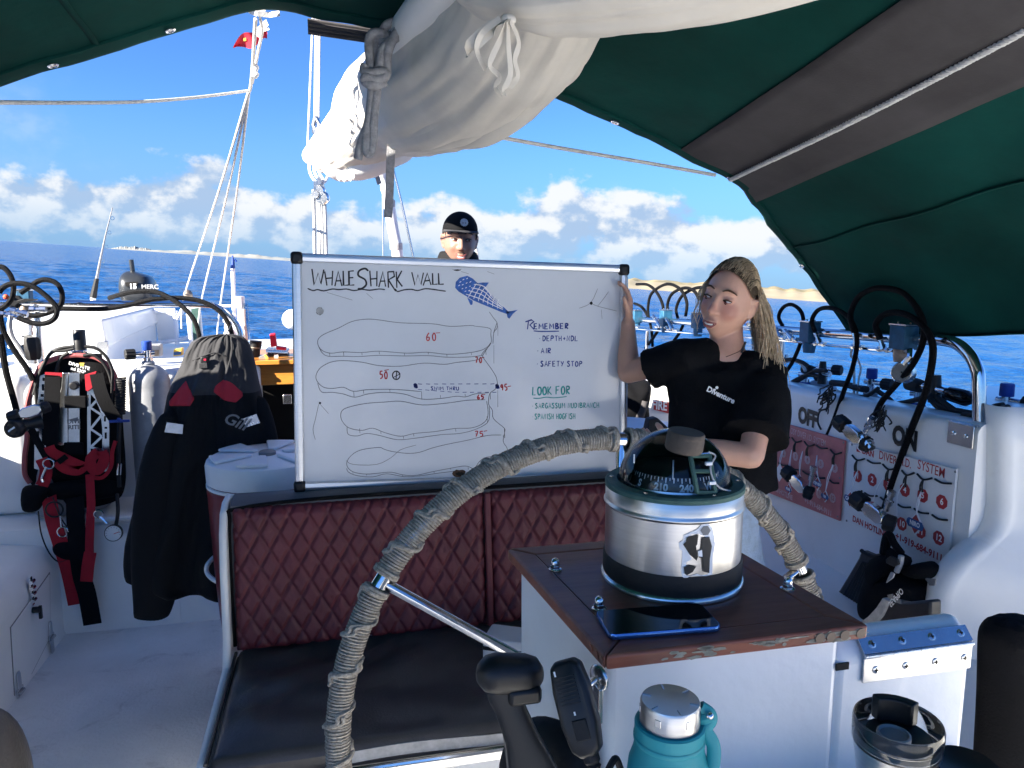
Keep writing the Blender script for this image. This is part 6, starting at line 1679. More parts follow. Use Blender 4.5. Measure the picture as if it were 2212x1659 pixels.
q = jpt(772, 0.36) + Vector((0, -0.012, 0)); mb = MB(); mb.box(q, (0.025, 0.014, 0.028)); mb.build('toggle', 'black_plastic', jk, bevel=0.004); mb = MB(); mb.box(q + Vector((0.004, -0.008, 0.003)), (0.008, 0.004, 0.006)); mb.build('toggle_button', 'red_bright', jk)
mb = MB(); mb.box(jpt(783, .36) + Vector((0, -0.008, 0)), (0.03, 0.006, 0.02)); mb.build('tab', 'grey_fabric', jk, bevel=0.002)
mb = MB(); sl = [(880, 372, 20), (960, 352, 34), (1050, 338, 42), (1150, 334, 46), (1230, 338, 47), (1290, 334, 42), (1325, 330, 36), (1336, 329, 34)]
rings = []
for y, x, w in sl:
 c = atY(x, y, JY - 0.09); r = w / FPX * 3.0
 rings.append([c + Vector((r * cos(a) * (1 + .05 * sin(3 * a + y)), 0.6 * r * sin(a), 0.004 * sin(a * 2))) for a in [2 * pi * j / 24 for j in range(24)]])
mb.rings(rings); mb.build('sleeve', 'jacket_black', jk, subsurf=1)
mb = MB(); rings = []
for y, x, w in [(850, 552, 18), (900, 562, 26), (950, 572, 28), (1000, 580, 26), (1060, 585, 24)]:
 c = atY(x, y, JY - 0.05); r = w / FPX * 3.0; rings.append([c + Vector((r * cos(a), 0.6 * r * sin(a), 0)) for a in [2 * pi * j / 24 for j in range(24)]])
mb.rings(rings); mb.build('sleeve', 'jacket_black', jk, subsurf=1)
mb = MB(); mb.tube([jpt(724, .5) + Vector((0, .05, -.01)), atY(500, 700, RY - 0.02)], 0.003, 6); mb.build('hanging_loop', 'cord_black', jk)
# --- aft deck things
DZ = 1.115
A = atY(221, 690, 4.55); Bm = atY(229, 750, 4.55)
dh = thing('deck_box', 'white deck locker box with sloped lid on the sunlit aft deck', 'deck box', (A.x - 0.5, 4.8, DZ))
xL = atY(8, 690, 4.55).x; xR = A.x
dd = ray(336, 672); YB = xR / dd.x * dd.y if dd.x else 6.0
YB = min(max(YB, 5.2), 6.4)
zl_, zt_ = Bm.z, A.z
mb = MB()
mb.hexa([(xL, 4.55, zl_), (xR + .02, 4.55, zl_), (xR + .02, YB, zl_ + .06), (xL, YB, zl_ + .06), (xL + .01, 4.55, zt_), (xR, 4.55, zt_), (xR, YB, zt_ + .02), (xL + .01, YB, zt_ + .02)])
mb.build('lid', 'gelcoat', dh, bevel=0.012)
mb = MB(); mb.hexa([(xL + .02, 4.575, DZ - .05), (xR, 4.575, DZ - .05), (xR, YB - .02, DZ - .05), (xL + .02, YB - .02, DZ - .05), (xL + .02, 4.575, zl_ + .004), (xR, 4.575, zl_ + .004), (xR, YB - .02, zl_ + .062), (xL + .02, YB - .02, zl_ + .062)]); mb.build('case', 'gelcoat', dh)
mb = MB(); p = atY(*zs(1440, 1110), 4.53); mb.box(p, (0.06, 0.01, 0.05)); mb.build('catch', 'steel_worn', dh, bevel=0.003)
oy = 6.05
om = thing('outboard_motor', 'dark grey outboard motor marked 15 clamped on the stern rail', 'outboard motor', atY(300, 655, oy))
rings = []
for y, x0, x1, d in ((585, 276, 288, .05), (592, 270, 308, .09), (597, 268, 322, .13), (610, 267, 328, .16), (630, 268, 333, .16), (645, 270, 334, .15), (657, 276, 330, .13)):
 c = atY((x0 + x1) / 2, y, oy); w = (x1 - x0) / 2 / FPX * oy
 rings.append([c + Vector((w * (abs(cos(a)) ** .6) * (1 if cos(a) > 0 else -1), d * (abs(sin(a)) ** .6) * (1 if sin(a) > 0 else -1), 0)) for a in [2 * pi * j / 28 for j in range(28)]])
mb = MB(); mb.rings(rings); mb.build('cowl', 'engine_grey', om, subsurf=1)
mb = MB(); p = atY(287, 586, oy); mb.cyl(p + Vector((0, 0, -.02)), p + Vector((-.006, 0, .085)), 0.017, 12); mb.build('tiller_stub', 'engine_grey', om)
flat([(270, 610), (297, 608), (297, 617), (271, 619)], oy - 0.17, 0.01, 'hole_dark', 'air_slot', om)
text('15', 0.050, atY(287, 619, oy - 0.174), (1, 0, 0), (0, 0, 1), 'print_white', om, 'number_lettering', 0.002)
text('MERC', 0.045, atY(324, 620, oy - 0.168), (1, 0, 0), (0, 0, 1), 'zip_tape', om, 'brand_lettering', 0.001)
mb = MB(); p = atY(300, 662, oy); mb.box(p + Vector((0, .02, -.10)), (0.14, 0.16, 0.22)); mb.build('bracket', 'engine_grey', om, bevel=0.01)
fr_ = thing('fishing_rod', 'fishing rod with black foam grip standing at the stern rail', 'fishing rod', atY(200, 645, 5.6))
mb = MB(); g0, g1 = atY(201, 643, 5.6), atY(209, 602, 5.6); mb.tube([g0, g1], [0.022, 0.014], 10); mb.build('grip', 'black_rubber', fr_)
g2 = atY(243, 448, 5.6); mb = MB(); mb.tube([g1, atY(217, 560, 5.6), atY(228, 508, 5.6), g2], [0.010, 0.0075, 0.005, 0.003], 8); mb.build('blank', 'rope_grey', fr_)
for k in (0.25, 0.45, 0.65, 0.85):
 p = g1 + (g2 - g1) * k; mb = MB(); mb.tube([p + Vector((.014 + .011 * cos(a), 0, .011 * sin(a))) for a in [2 * pi * j / 12 for j in range(12)]], 0.003, 5, loop=True); mb.build('guide_ring', 'steel', fr_)
mb = MB(); mb.cyl(g0 + Vector((-.01, 0, -.45)), g0, 0.018, 12); mb.build('holder', 'white_plastic', fr_)
pn = thing('stern_board', 'narrow green panel in a pale frame standing by the stern rail', 'panel', atY(418, 735, 5.5))
flat([(400, 663), (432, 660), (440, 742), (408, 742)], 5.5, 0.02, 'sign_white', 'frame', pn, 0.004)
flat([(404, 668), (428, 665), (434, 738), (411, 738)], 5.49, 0.01, 'patina_green', 'face', pn)
fl_ = thing('stern_platform', 'white folded swim platform frame behind the deck box', 'platform', atY(365, 735, 5.7))
flat([(333, 675), (378, 670), (382, 730), (342, 742)], 5.75, 0.03, 'gelcoat', 'plate', fl_, 0.008)
for x0, y0, x1, y1 in ((330, 672, 378, 671), (378, 671, 383, 745), (335, 742, 420, 728), (383, 690, 400, 660)):
 hose('frame_tube', [(x0, y0), (x1, y1)], 5.7, 0.016, 'white_plastic', par=fl_)
p = atY(406, 637, 5.2); sp_ = thing('stern_post', 'white stern post topped by a rusty brown ball', 'post', (p.x, p.y, DZ))
mb = MB(); mb.ball(p, 0.030, 16, 10, (1, 1, 1.1)); mb.build('ball_top', 'brass_old', sp_)
mb = MB(); mb.cyl((p.x, p.y, DZ), p, 0.014, 10); mb.build('pipe', 'white_plastic', sp_)
bhk = thing('boat_hook', 'white boat hook pole with a blue hooked tip', 'boat hook', atY(509, 770, 4.7))
mb = MB(); mb.tube([atY(509, 780, 4.7), atY(505, 640, 4.7), atY(503, 578, 4.7)], 0.0125, 10); mb.build('pole', 'white_plastic', bhk)
mb = MB(); mb.tube([atY(503, 580, 4.7), atY(503, 565, 4.7), atY(502, 552, 4.7)], [0.013, 0.010, 0.004], 10); mb.tube(smooth_path([atY(503, 563, 4.7), atY(508, 561, 4.7), atY(511, 566, 4.7)], 4), 0.005, 8); mb.build('hook_tip', 'cap_blue', bhk)
pt = thing('rail_post', 'white capped plastic rail post wrapped with rope beside the boat hook', 'post', atY(521, 775, 4.6))
mb = MB(); mb.cyl(atY(525, 790, 4.6), atY(520, 662, 4.6), 0.020, 14); mb.build('pipe', 'white_plastic', pt); mb = MB(); mb.cyl(atY(520, 664, 4.6), atY(519, 640, 4.6), 0.0245, 14); mb.build('cap', 'white_plastic', pt)
hose('wrapped_rope', [(527, 668), (528, 700), (532, 730), (530, 775)], 4.56, 0.010, 'rope_white', par=pt)
hose('plastic_sheet', [(531, 655), (533, 690), (536, 740)], 4.57, 0.012, 'wrap_clear', par=pt)
hose('stern_line', [(462, 660), (490, 661), (520, 659)], 4.66, 0.008, 'rope_white', 'short white rope tied across the stern posts', 'rope')
spb = thing('spray_bottle', 'white trigger spray bottle by the rail bend', 'bottle', atY(495, 735, 4.5))
flat([(481, 688), (500, 686), (501, 694), (482, 697)], 4.48, 0.03, 'white_plastic', 'trigger_head', spb, 0.004); flat([(485, 697), (491, 698), (487, 710), (484, 710)], 4.49, 0.012, 'white_plastic', 'trigger', spb, 0.002)
mb = MB(); p = atY(497, 735, 4.5); mb.lathe([(.035, 0), (.036, .06), (.018, .11), (.014, .13)], 20, (p.x, p.y, p.z - .03)); mb.build('bottle_body', 'white_plastic', spb)
ZT = hat_top = zt
def ontop(x, y): return atY(x, y, 4.12)
fl2 = thing('dive_torch', 'black dive torch with copper ring standing on the varnished top', 'torch', ontop(551, 774))
P0, P1 = ontop(550, 775), ontop(553, 736)
mb = MB(); mb.tube([P0, P0 + (P1 - P0) * .55, P0 + (P1 - P0) * .60], [.026, .025, .029], 18); mb.build('handle', 'black_plastic', fl2)
mb = MB(); mb.tube([P0 + (P1 - P0) * .6, P0 + (P1 - P0) * .66], [.030, .030], 18); mb.build('copper_ring', 'brass_old', fl2)
mb = MB(); mb.tube([P0 + (P1 - P0) * .66, P1], [.030, .031], 18); mb.build('head', 'black_plastic', fl2)
rl_ = thing('line_reel', 'bright red plastic line reel handle standing on a clear gear box', 'reel', ontop(592, 765))
flat([(582, 722), (594, 720), (598, 748), (585, 750)], 4.10, 0.045, 'red_bright', 'handle', rl_, 0.004); flat([(596, 748), (618, 751), (617, 757), (597, 755)], 4.10, 0.05, 'red_bright', 'arm', rl_, 0.003)
gb = thing('gear_box', 'clear lidded box of dive gear on the varnished top', 'box', ontop(595, 775))
flat([(574, 754), (622, 757), (622, 764), (574, 762)], 4.10, 0.14, 'clear_plastic', 'clear_lid', gb, 0.004); flat([(577, 763), (622, 765), (622, 777), (577, 777)], 4.11, 0.12, 'black_plastic', 'case', gb, 0.004); flat([(592, 766), (601, 766), (601, 773), (592, 773)], 4.105, 0.004, 'print_white', 'label_patch', gb)
wl = thing('weight_pocket', 'grey perforated plate with a yellow strip on the varnished top', 'weight', ontop(573, 778))
flat([(558, 772), (575, 764), (582, 772), (566, 781)], 4.05, 0.02, 'print_grey', 'plate', wl, 0.002); flat([(570, 767), (574, 765), (580, 773), (576, 776)], 4.045, 0.008, 'yellow_bright', 'strip', wl)
hose('yellow_rope', [(600, 787), (606, 780), (620, 777), (640, 776), (660, 777)], 4.03, 0.012, 'rope_yellow', 'yellow rope lying along the varnished beam', 'rope')
mb = MB(); p = ontop(655, 700); mb.ball(atY(632, 690, 6.4), 0.085, 20, 14); tag(mb.build('white_buoy', 'white_plastic'), 'round white buoy hung at the stern beside the whiteboard', 'buoy')
hose('buoy_line', [(634, 668), (636, 640), (640, 600)], 6.4, 0.006, 'rope_white', 'thin white line above the round buoy', 'rope')
ys_box = thing('yellow_box', 'small yellow labelled box on the aft coaming behind the tank', 'box', atY(385, 770, 4.2))
flat([(375, 755), (393, 752), (393, 768), (374, 770)], 4.2, 0.05, 'yellow_bright', 'carton', ys_box, 0.003); flat([(375, 761), (391, 759), (391, 766), (375, 768)], 4.198, 0.004, 'tag_blue', 'print_band', ys_box)
bb = thing('battery_box', 'small grey battery box with brown front on the aft coaming', 'box', atY(330, 770, 4.15))
flat([(316, 745), (346, 744), (347, 770), (317, 771)], 4.15, 0.06, 'zip_tape', 'case', bb, 0.004); flat([(319, 757), (343, 756), (343, 769), (319, 770)], 4.147, 0.005, 'brass_old', 'front', bb)
# --- starboard gear
def z8(x, y): return (1590.9 + x * 0.28114, 548.6 + y * 0.28114)
def zr(x, y): return (1590.9 + x * 0.29757, 822.9 + y * 0.29757)
def zw(x, y): return (1344.1 + x * 0.23804, 592.5 + y * 0.23804)
RX = 1.955
def hx(nm, pts, r, m, label=None, cat='hose', par=None, conv=z8, X=RX, group=None, n=8):
 P = [atX(*conv(p[0], p[1]), p[2] if len(p) > 2 else X) for p in pts]
 mb = MB(); mb.tube(smooth_path(P, 8), r, n); o = mb.build(nm, m, par)
 return tag(o, label, cat, group) if label else o
sr = thing('side_rail', 'polished steel side rail on the coaming with a bolted foot plate', 'rail', atX(2114, 912, RX))
hx('tube', [(-1200, 470, RX), (-700, 505, RX), (-200, 535, RX), (400, 585, RX), (900, 622), (1380, 655), (1560, 660), (1690, 690), (1790, 775), (1845, 880), (1862, 980), (1865, 1290)], 0.0195, 'steel', par=sr, n=18)
for px in (1400, 1690):
 p = atX(px, 715, RX); mb = MB(); mb.cyl((p.x, p.y, 1.10), p, 0.016, 12); mb.build('post', 'steel', sr)
q = atX(*z8(1850, 1300), RX)
mb = MB(); mb.box((RX + 0.0, q.y, q.z + 0.0), (0.10, 0.10, 0.006)); mb.build('foot_plate', 'steel_worn', sr, bevel=0.002)
q2 = atX(*z8(1785, 1375), WX - 0.004)
mb = MB(); mb.box((WX - 0.004, q.y, (q.z + q2.z - 0.045) / 2), (0.006, 0.10, q.z - q2.z + 0.05)); mb.build('side_plate', 'steel_worn', sr, bevel=0.002)
for dy in (-0.024, 0.024):
 mb = MB(); mb.lathe([(.008, 0), (.007, .004), (.0005, .006)], 12, (WX - 0.007, q.y + dy, q2.z - 0.012), (-1, 0, 0)); mb.build('bolt', 'steel', sr)
mn = thing('charging_manifold', 'thin steel charging pipe with chrome tees under the side rail', 'manifold', atX(1800, 750, RX))
hx('pipe', [(-1150, 540), (-700, 580), (-200, 618), (270, 655), (700, 700), (1200, 745)], 0.0055, 'steel', par=mn, X=RX - 0.03)
tees = [(330, 640, 300, 575), (430, 655, 370, 590), (640, 690, 605, 600), (930, 715, 905, 600), (1130, 735, 1100, 640), (-790, 555, -830, 470), (-580, 560, -640, 475), (-490, 580, -545, 490), (-1010, 530, -1060, 450)]
for (x0, y0, x1, y1) in tees:
 A, B = atX(*z8(x0, y0), RX - 0.03), atX(*z8(x1, y1), RX - 0.03)
 mb = MB(); mb.tube([A, A + (B - A) * .35, A + (B - A) * .36, A + (B - A) * .7, A + (B - A) * .71, B], [.013, .013, .009, .009, .0115, .0115], 8); mb.build('tee', 'steel_worn', mn)
 d = atX(*z8(x0 + 40, y0 + 4), RX - 0.03) - A; mb = MB(); mb.tube([A - d, A - d * .55, A - d * .54, A + d * .54, A + d * .55, A + d], [.011, .011, .008, .008, .011, .011], 6); mb.build('nut', 'steel_worn', mn)
def vblock(px, py, w, h, label, conv=z8):
 c = atX(*conv(px, py), RX - 0.02); t = thing('valve_block', label, 'valve', c, group='blue valve blocks on the starboard rail')
 mb = MB(); mb.box(c, (0.060, w, h)); mb.build('block', 'valve_blue', t, bevel=0.004)
 mb = MB(); mb.box(c + Vector((0, 0, h / 2 + .003)), (0.066, w * 1.08, 0.006)); mb.build('block_cap', 'steel_worn', t, bevel=0.001)
 for s in (-1, 1):
  mb = MB(); mb.lathe([(.005, 0), (.005, .005)], 6, c + Vector((0.0, s * w * .4, h / 2 + .006))); mb.build('bolt', 'steel', t)
 mb = MB(); mb.lathe([(w * .36, -.045), (w * .42, -.02), (w * .42, .0)], 14, c + Vector((0, 0, -h / 2))); mb.build('lower_body', 'brass_old' if label.find('gauge') > 0 else 'valve_blue', t)
 return t
vblock(1285, 640, 0.075, 0.085, 'blue valve block with rusty base above the round pressure gauge')
vblock(565, 600, 0.065, 0.085, 'blue valve block on the rail between two hose loops behind the hair')
vblock(130, 385, 0.06, 0.08, 'blue valve block on the rail nearest the raised forearm', zw)
vblock(395, 395, 0.06, 0.09, 'blue valve block on the rail between the raised arm and the face', zw)
vblock(690, 420, 0.06, 0.085, 'blue valve block mostly hidden behind the blond hair', zw)
gc = atX(*z8(1275, 910), RX - 0.06)
gg = thing('pressure_gauge', 'round white faced pressure gauge in a steel case under the rail', 'gauge', gc)
gd = (CAM - gc).normalized(); gd = (gd + Vector((-0.25, 0.25, 0.05))).normalized()
mb = MB(); mb.lathe([(.034, -.035), (.036, -.03), (.036, .008), (.033, .011), (.031, .008)], 36, gc, gd); mb.build('case', 'steel_worn', gg, sharp=40)
mb = MB(); mb.lathe([(.0325, .006), (.0325, .0068)], 32, gc, gd); dl = mb.build('dial', 'sign_white', gg)
gs, gu = frame_from(gd)
mb = MB(); mb.ribbon([gc + gd * .0078 - gs * .004 - gu * .006, gc + gd * .0078 + gs * .012 + gu * .018], 0.0022, gd); mb.lathe([(.003, .007), (.003, .009)], 10, gc, gd); mb.build('needle', 'print_black', dl)
for k in range(11):
 a = radians(-45 + 270 * k / 10); v = gs * cos(a) + gu * sin(a); mb = MB(); mb.ribbon([gc + gd * .0075 + v * .024, gc + gd * .0075 + v * .029], .0014, gd); mb.build('tick', 'print_grey', dl)
mb = MB(); mb.tube([gc + Vector((0, 0, .03)), atX(*z8(1335, 790), RX - .05), atX(*z8(1335, 750), RX - .04), atX(*z8(1280, 745), RX - .03)], [.010, .012, .014, .010], 8); mb.build('elbow', 'steel', gg)
HG = 'charging hoses on the starboard rail'
hx('charging_hose', [(380, 590), (325, 490), (360, 410), (430, 390), (500, 450), (515, 560), (490, 690), (430, 830), (370, 920)], 0.0085, 'hose_braid', 'small black hose loop beside the wet blond hair', group=HG)
hx('charging_hose', [(605, 600), (580, 510), (630, 430), (720, 415), (830, 460), (905, 560), (925, 700), (890, 880), (830, 1040), (740, 1300), (640, 1520), (590, 1640)], 0.009, 'hose_braid', 'black hose looping over the rail and down across the pink board', group=HG, X=RX - 0.05)
hx('charging_hose', [(905, 600), (875, 470), (930, 340), (1030, 275), (1130, 262), (1260, 290), (1360, 380), (1430, 510), (1440, 620), (1415, 730), (1340, 870), (1230, 1000), (1120, 1130), (1065, 1240)], 0.0105, 'hose_braid', 'largest black hose loop arching high against the awning', group=HG, X=RX - 0.06)
hx('charging_hose', [(1105, 650), (1070, 550), (1120, 475), (1210, 450), (1310, 470), (1420, 540), (1490, 640), (1510, 760), (1480, 960), (1430, 1130), (1350, 1330), (1270, 1550), (1190, 1780), (1120, 2020)], 0.0115, 'hose_braid', 'thick braided hose crossing the painted ON and the white board', group=HG, X=RX - 0.07)
for k, (pts, lab) in enumerate((([(240, 400), (235, 290), (270, 170), (400, 90), (520, 130), (585, 250), (575, 380)], 'wide black hose loop at the rail just right of the raised hand'), ([(440, 390), (410, 290), (450, 180), (560, 125), (650, 150), (700, 230)], 'black hose loop ending behind the cheek'), ([(505, 400), (490, 310), (540, 200), (640, 135), (730, 120), (800, 160)], 'black hose loop overlapping the one behind the cheek'),
                               ([(130, 90), (230, 95), (310, 160), (365, 270), (370, 360), (345, 470), (280, 580), (210, 670)], 'black hose curving from the hand down behind the sleeve'), ([(110, 265), (180, 300), (240, 400), (270, 540), (275, 660)], 'low black hose beside the forearm'), ([(570, 420), (520, 530), (470, 600)], 'short black hose hanging behind the shoulder'))):
 hx('charging_hose', pts, 0.0095, 'hose_braid', lab, conv=zw, group=HG, X=RX + 0.03 * (k % 3))
hx('tie_line', [(890, 720), (880, 780), (900, 820), (905, 1000), (900, 1090)], 0.005, 'rope_white', 'white tie line hanging behind the rail down to the tank valves', 'rope', X=RX + 0.1)
hx('tie_line', [(905, 720), (930, 800), (955, 880), (940, 960), (925, 1100)], 0.004, 'rope_white', 'thin white cord hanging beside the tie line', 'rope', X=RX + 0.1)
def yoke_r(px, py, ax, lab, sc, X=WX - 0.10):
 return yoke('filling_yoke', lab, atX(*zr(px, py), X), ax, sc)
yoke_r(450, 745, (0, -0.95, -0.30), 'chrome filling yoke hanging in front of the pink board', 1.15)
yoke_r(850, 385, (0, -0.92, -0.34), 'chrome filling yoke hanging between the painted OFF and ON', 1.15)
yoke_r(1000, 955, (0, -0.97, -0.22), 'chrome filling yoke hanging in front of the white board', 1.25)
for k, (a, b, r) in enumerate((((560, 620), (535, 760), .013), ((1130, 800), (1085, 940), .014), ((985, 270), (935, 370), .013), ((925, 410), (985, 490), .020))):
 A, B = atX(*zr(*a), WX - .09), atX(*zr(*b), WX - .09); mb = MB(); d = B - A
 mb.tube([A, A + d * .22, A + d * .23, A + d * .45, A + d * .46, A + d * .7, A + d * .71, B], [r, r, r * .7, r * .7, r * .95, r * .95, r * .65, r * .65], 8)
 tag(mb.build('hose_coupling', 'steel_worn'), ('chrome hose coupling above the pink board', 'chrome hose coupling above the white board', 'clear capped coupling under the frayed cord', 'grey blank plug with black cap below the yoke')[k], 'fitting')
for k, (px, py, lab) in enumerate(((715, 1055, 'frayed black cord tangle hanging over the wall beside OFF'), (1100, 1210, 'frayed black cord tangle knotted round the hose above ON'))):
 mb = MB(); rr = random.Random(40 + k)
 for i in range(15):
  a = atX(*z8(px + rr.uniform(-20, 50), py + rr.uniform(-60, 20)), WX - .03 - .03 * rr.random()); P = [a]
  for s in range(4): P.append(P[-1] + Vector((rr.uniform(-.008, .004), rr.uniform(-.02, .02) + (.012 if k == 0 else 0), -rr.uniform(.006, .024))))
  mb.tube(smooth_path(P, 3), [.0032] * (len(smooth_path(P, 3)) - 1) + [.0008], 4)
 o = mb.build('frayed_cord', 'cord_black'); tag(o, lab, 'cord')
hx('loose_cord', [(760, 1080), (700, 1100), (705, 1180), (640, 1210), (625, 1290), (650, 1350)], 0.004, 'cord_black', 'thin black cord looping down beside the painted OFF', 'cord', X=WX - 0.012)
# --- diver boards
def board(nm, label, pts, m):
 P = [onwall(*p, 0.004) for p in pts]; t = thing(nm, label, 'sign', (P[2] + P[3]) / 2)
 mb = MB(); mb.prism(P, (-0.009, 0, 0)); mb.build('panel', m, t, bevel=0.0015)
 return t, [p + Vector((-0.0105, 0, 0)) for p in P]
pk_, PP = board('diver_board', 'faded pink numbered diver identification board on the cockpit wall', [(1676, 908), (1829, 951), (1817, 1125), (1652, 1060)], 'sign_pink')
wb_, WP = board('diver_board', 'white numbered diver identification board with red lettering on the cockpit wall', [(1838, 955), (2071, 1013), (2052, 1219), (1827, 1123)], 'sign_white')
def bt_(px, py, d=0.0137): return atX(*zr(px, py), WX - d)
def btxt(s, px, py, size, m, par, slope=-0.03, bold=0.0005, sx=1.0, nm='lettering', d=0.0137):
 return text(s, size, bt_(px, py, d), (0, -1, slope), (0, 0, 1), m, par, nm, bold, sx=sx)
SL = -0.02
btxt('DAN', 955, 520, 0.034, 'print_red', wb_, SL, .0012, .85, 'logo_lettering');
mb = MB(); mb.prism([bt_(872, 478, .0135), bt_(910, 488, .0135), bt_(910, 522, .0135), bt_(872, 512, .0135)], (-.0006, 0, 0)); fl0 = mb.build('dive_flag', 'print_red', wb_, smooth=False)
mb = MB(); mb.ribbon([bt_(874, 482, .0145), bt_(908, 518, .0145)], .006, (1, 0, 0)); mb.build('flag_stripe', 'print_white', fl0, smooth=False)
btxt('DIVER', 1098, 560, 0.043, 'print_red', wb_, SL, .0003, .78); btxt('I.D.', 1235, 598, 0.043, 'print_red', wb_, SL, .0003, .7); btxt('SYSTEM', 1412, 640, 0.046, 'print_red', wb_, SL, .0003, .76)
btxt('DAN HOTLINE', 962, 1058, 0.032, 'print_red', wb_, SL, .0012, .86); btxt('+1-919-684-9111', 1318, 1205, 0.033, 'print_red', wb_, SL, .0012, .92)
def octo(px, py, s, m, par, num, mt):
 c = bt_(px, py, .0136); mb = MB(); P = [c + Vector((0, -s * cos(radians(22.5 + 45 * k)), s * sin(radians(22.5 + 45 * k)))) for k in range(8)]
 mb.prism(P, (-.0006, 0, 0)); o = mb.build('number_badge', m, par, smooth=False)
 btxt(num, px, py, s * 1.25, mt, o, SL, .0008, .9, 'number', .0148)
for n_, (px, py) in {'1': (880, 690), '2': (985, 718), '3': (1100, 752), '4': (1222, 792), '5': (1352, 832), '6': (1490, 878), '9': (1080, 1000), '10': (1200, 1038), '11': (1335, 1092), '12': (1467, 1140)}.items():
 octo(px, py, 0.0245, 'print_red', wb_, n_, 'print_white')
btxt('DAN HOTLINE', 330, 812, 0.030, 'print_pale', pk_, SL, .001, .8); btxt('+1-919-684-9111', 590, 915, 0.030, 'print_pale', pk_, SL, .001, .85)
btxt('OSY DIVER I.D. SYSTEM', 515, 408, 0.038, 'print_pale', pk_, SL, .0002, .62)
for n_, (px, py) in {'1': (255, 500), '2': (340, 525), '3': (428, 548), '4': (515, 572), '5': (612, 602), '6': (712, 632), '12': (697, 850), '11': (600, 820)}.items():
 octo(px, py, 0.020, 'print_pale', pk_, n_, 'sign_pink')
for par, pts in ((wb_, ((838, 462), (1588, 660), (1525, 1300), (800, 1015))), (pk_, ((778, 448), (735, 985), (750, 705)))):
 for p in pts:
  mb = MB(); mb.lathe([(.0045, 0), (.003, .002), (.0004, .0024)], 8, bt_(*p), (-1, 0, 0)); mb.build('screw', 'print_grey', par)
def keeper(a, b, par, tie):
 A, B = bt_(*a, .0155), bt_(*b, .0155); mid = (A + B) / 2 + Vector((-.004, 0, -.012 if tie else -.005)); mb = MB()
 mb.tube(smooth_path([A, mid, B], 5), .0036, 6); o = mb.build('elastic', 'cord_black', par)
 if tie:
  mb = MB()
  for s in (-.004, .004): mb.tube(smooth_path([mid, mid + Vector((-.006, s, -.02)), mid + Vector((-.004, s * 1.2, -.042))], 4), .003, 5)
  mb.build('elastic_tail', 'cord_black', par)
for a, b, t in (((840, 540), (930, 565), 1), ((950, 575), (1045, 597), 0), ((1062, 605), (1165, 632), 1), ((1200, 650), (1290, 667), 1), ((1312, 675), (1420, 705), 1), ((1440, 712), (1562, 745), 0), ((865, 805), (912, 798), 0), ((930, 812), (1022, 835), 0), ((1045, 845), (1140, 880), 0), ((1170, 895), (1265, 917), 0), ((1290, 927), (1395, 962), 0), ((1420, 972), (1532, 1010), 0)):
 keeper(a, b, wb_, t)
for a, b, t in (((250, 380), (303, 384), 1), ((318, 395), (386, 410), 1), ((402, 412), (472, 435), 1), ((492, 440), (565, 462), 1), ((580, 468), (660, 490), 0), ((680, 498), (762, 520), 1), ((225, 565), (290, 585), 0), ((305, 595), (375, 612), 0), ((392, 622), (465, 645), 0), ((480, 655), (555, 678), 0), ((570, 685), (640, 705), 0), ((675, 718), (742, 742), 0)):
 keeper(a, b, pk_, t)
def tagd(nm, px, py, s, name_, label, top, mbody='tag_red', band='tag_blue'):
 c = atX(*zr(px, py), WX - .035); t = thing(nm, label, 'tag', c, group='diver name tags on the boards')
 mb = MB(); P = [c + Vector((0, -s * .95, 0)), c + Vector((0, 0, s * 1.15)), c + Vector((0, s * .95, 0)), c + Vector((0, 0, -s * 1.15))]; mb.prism(P, (-.003, 0, 0)); mb.build('edge', 'print_white', t, bevel=.001)
 mb = MB(); mb.prism([c + (p - c) * .80 + Vector((-.0032, 0, 0)) for p in P], (-.001, 0, 0)); mb.build('plate', mbody, t, smooth=False)
 if band:
  k = 0.42
  mb = MB(); mb.prism([c + Vector((-.0046, -s * y, s * z)) for y, z in ((-1.0, k * .6), (-.8, k), (.8, k * .9), (1.08, 0), (.9, -k), (-.8, -k), (-1.08, -.1))], (-.001, 0, 0)); mb.build('name_band', band, t, smooth=False)
 if name_: text(name_, s * .62, c + Vector((-.0062, 0, 0)), (0, -1, SL), (0, 0, 1), 'print_white', t, 'name_lettering', .001, sx=.82)
 A = atX(*zr(*top), WX - .018); mb = MB()
 for d in (-.004, .005): mb.tube(smooth_path([A, (A + c) / 2 + Vector((-.006, d, .01)), c + Vector((-.002, 0, s * 1.1))], 5), .0016, 5)
 mb.build('cord', 'print_white', t)
tagd('name_tag', 830, 858, .030, 'CARLE', 'diver tag reading CARLE on the white board', (880, 650))
tagd('name_tag', 1305, 1038, .036, 'NIRO', 'diver tag reading NIRO on the white board', (1345, 790))
tagd('name_tag', 592, 745, .026, 'STEPHEN', 'diver tag reading STEPHEN behind the yoke on the pink board', (585, 540))
tagd('name_tag', 383, 785, .022, 'STEVE', 'diver tag reading STEVE below the yoke on the pink board', (400, 500))
tagd('name_tag', 460, 712, .020, 'DON', 'narrow diver tag reading DON on the pink board', (480, 510))
tagd('name_tag', 240, 645, .024, 'KRIS', 'diver tag reading KRIS at the shirt edge on the pink board', (262, 450))
tagd('name_tag', 648, 838, .022, 'TIM', 'dark blue diver tag on a green cord on the pink board', (705, 600))
tagd('name_tag', 315, 665, .036, None, 'blank white square diver tag on the pink board', (345, 480), 'print_white', None)
hx('tag_cord', [(1215, 745), (1170, 830), (1165, 960), (1162, 1080)], .0014, 'print_white', 'loose white cord hanging beside number four', 'cord', conv=zr, X=WX - .03)
hx('tag_cord', [(1065, 700), (1020, 780), (990, 880)], .0016, 'print_white', 'white cord hanging beside number three', 'cord', conv=zr, X=WX - .03)
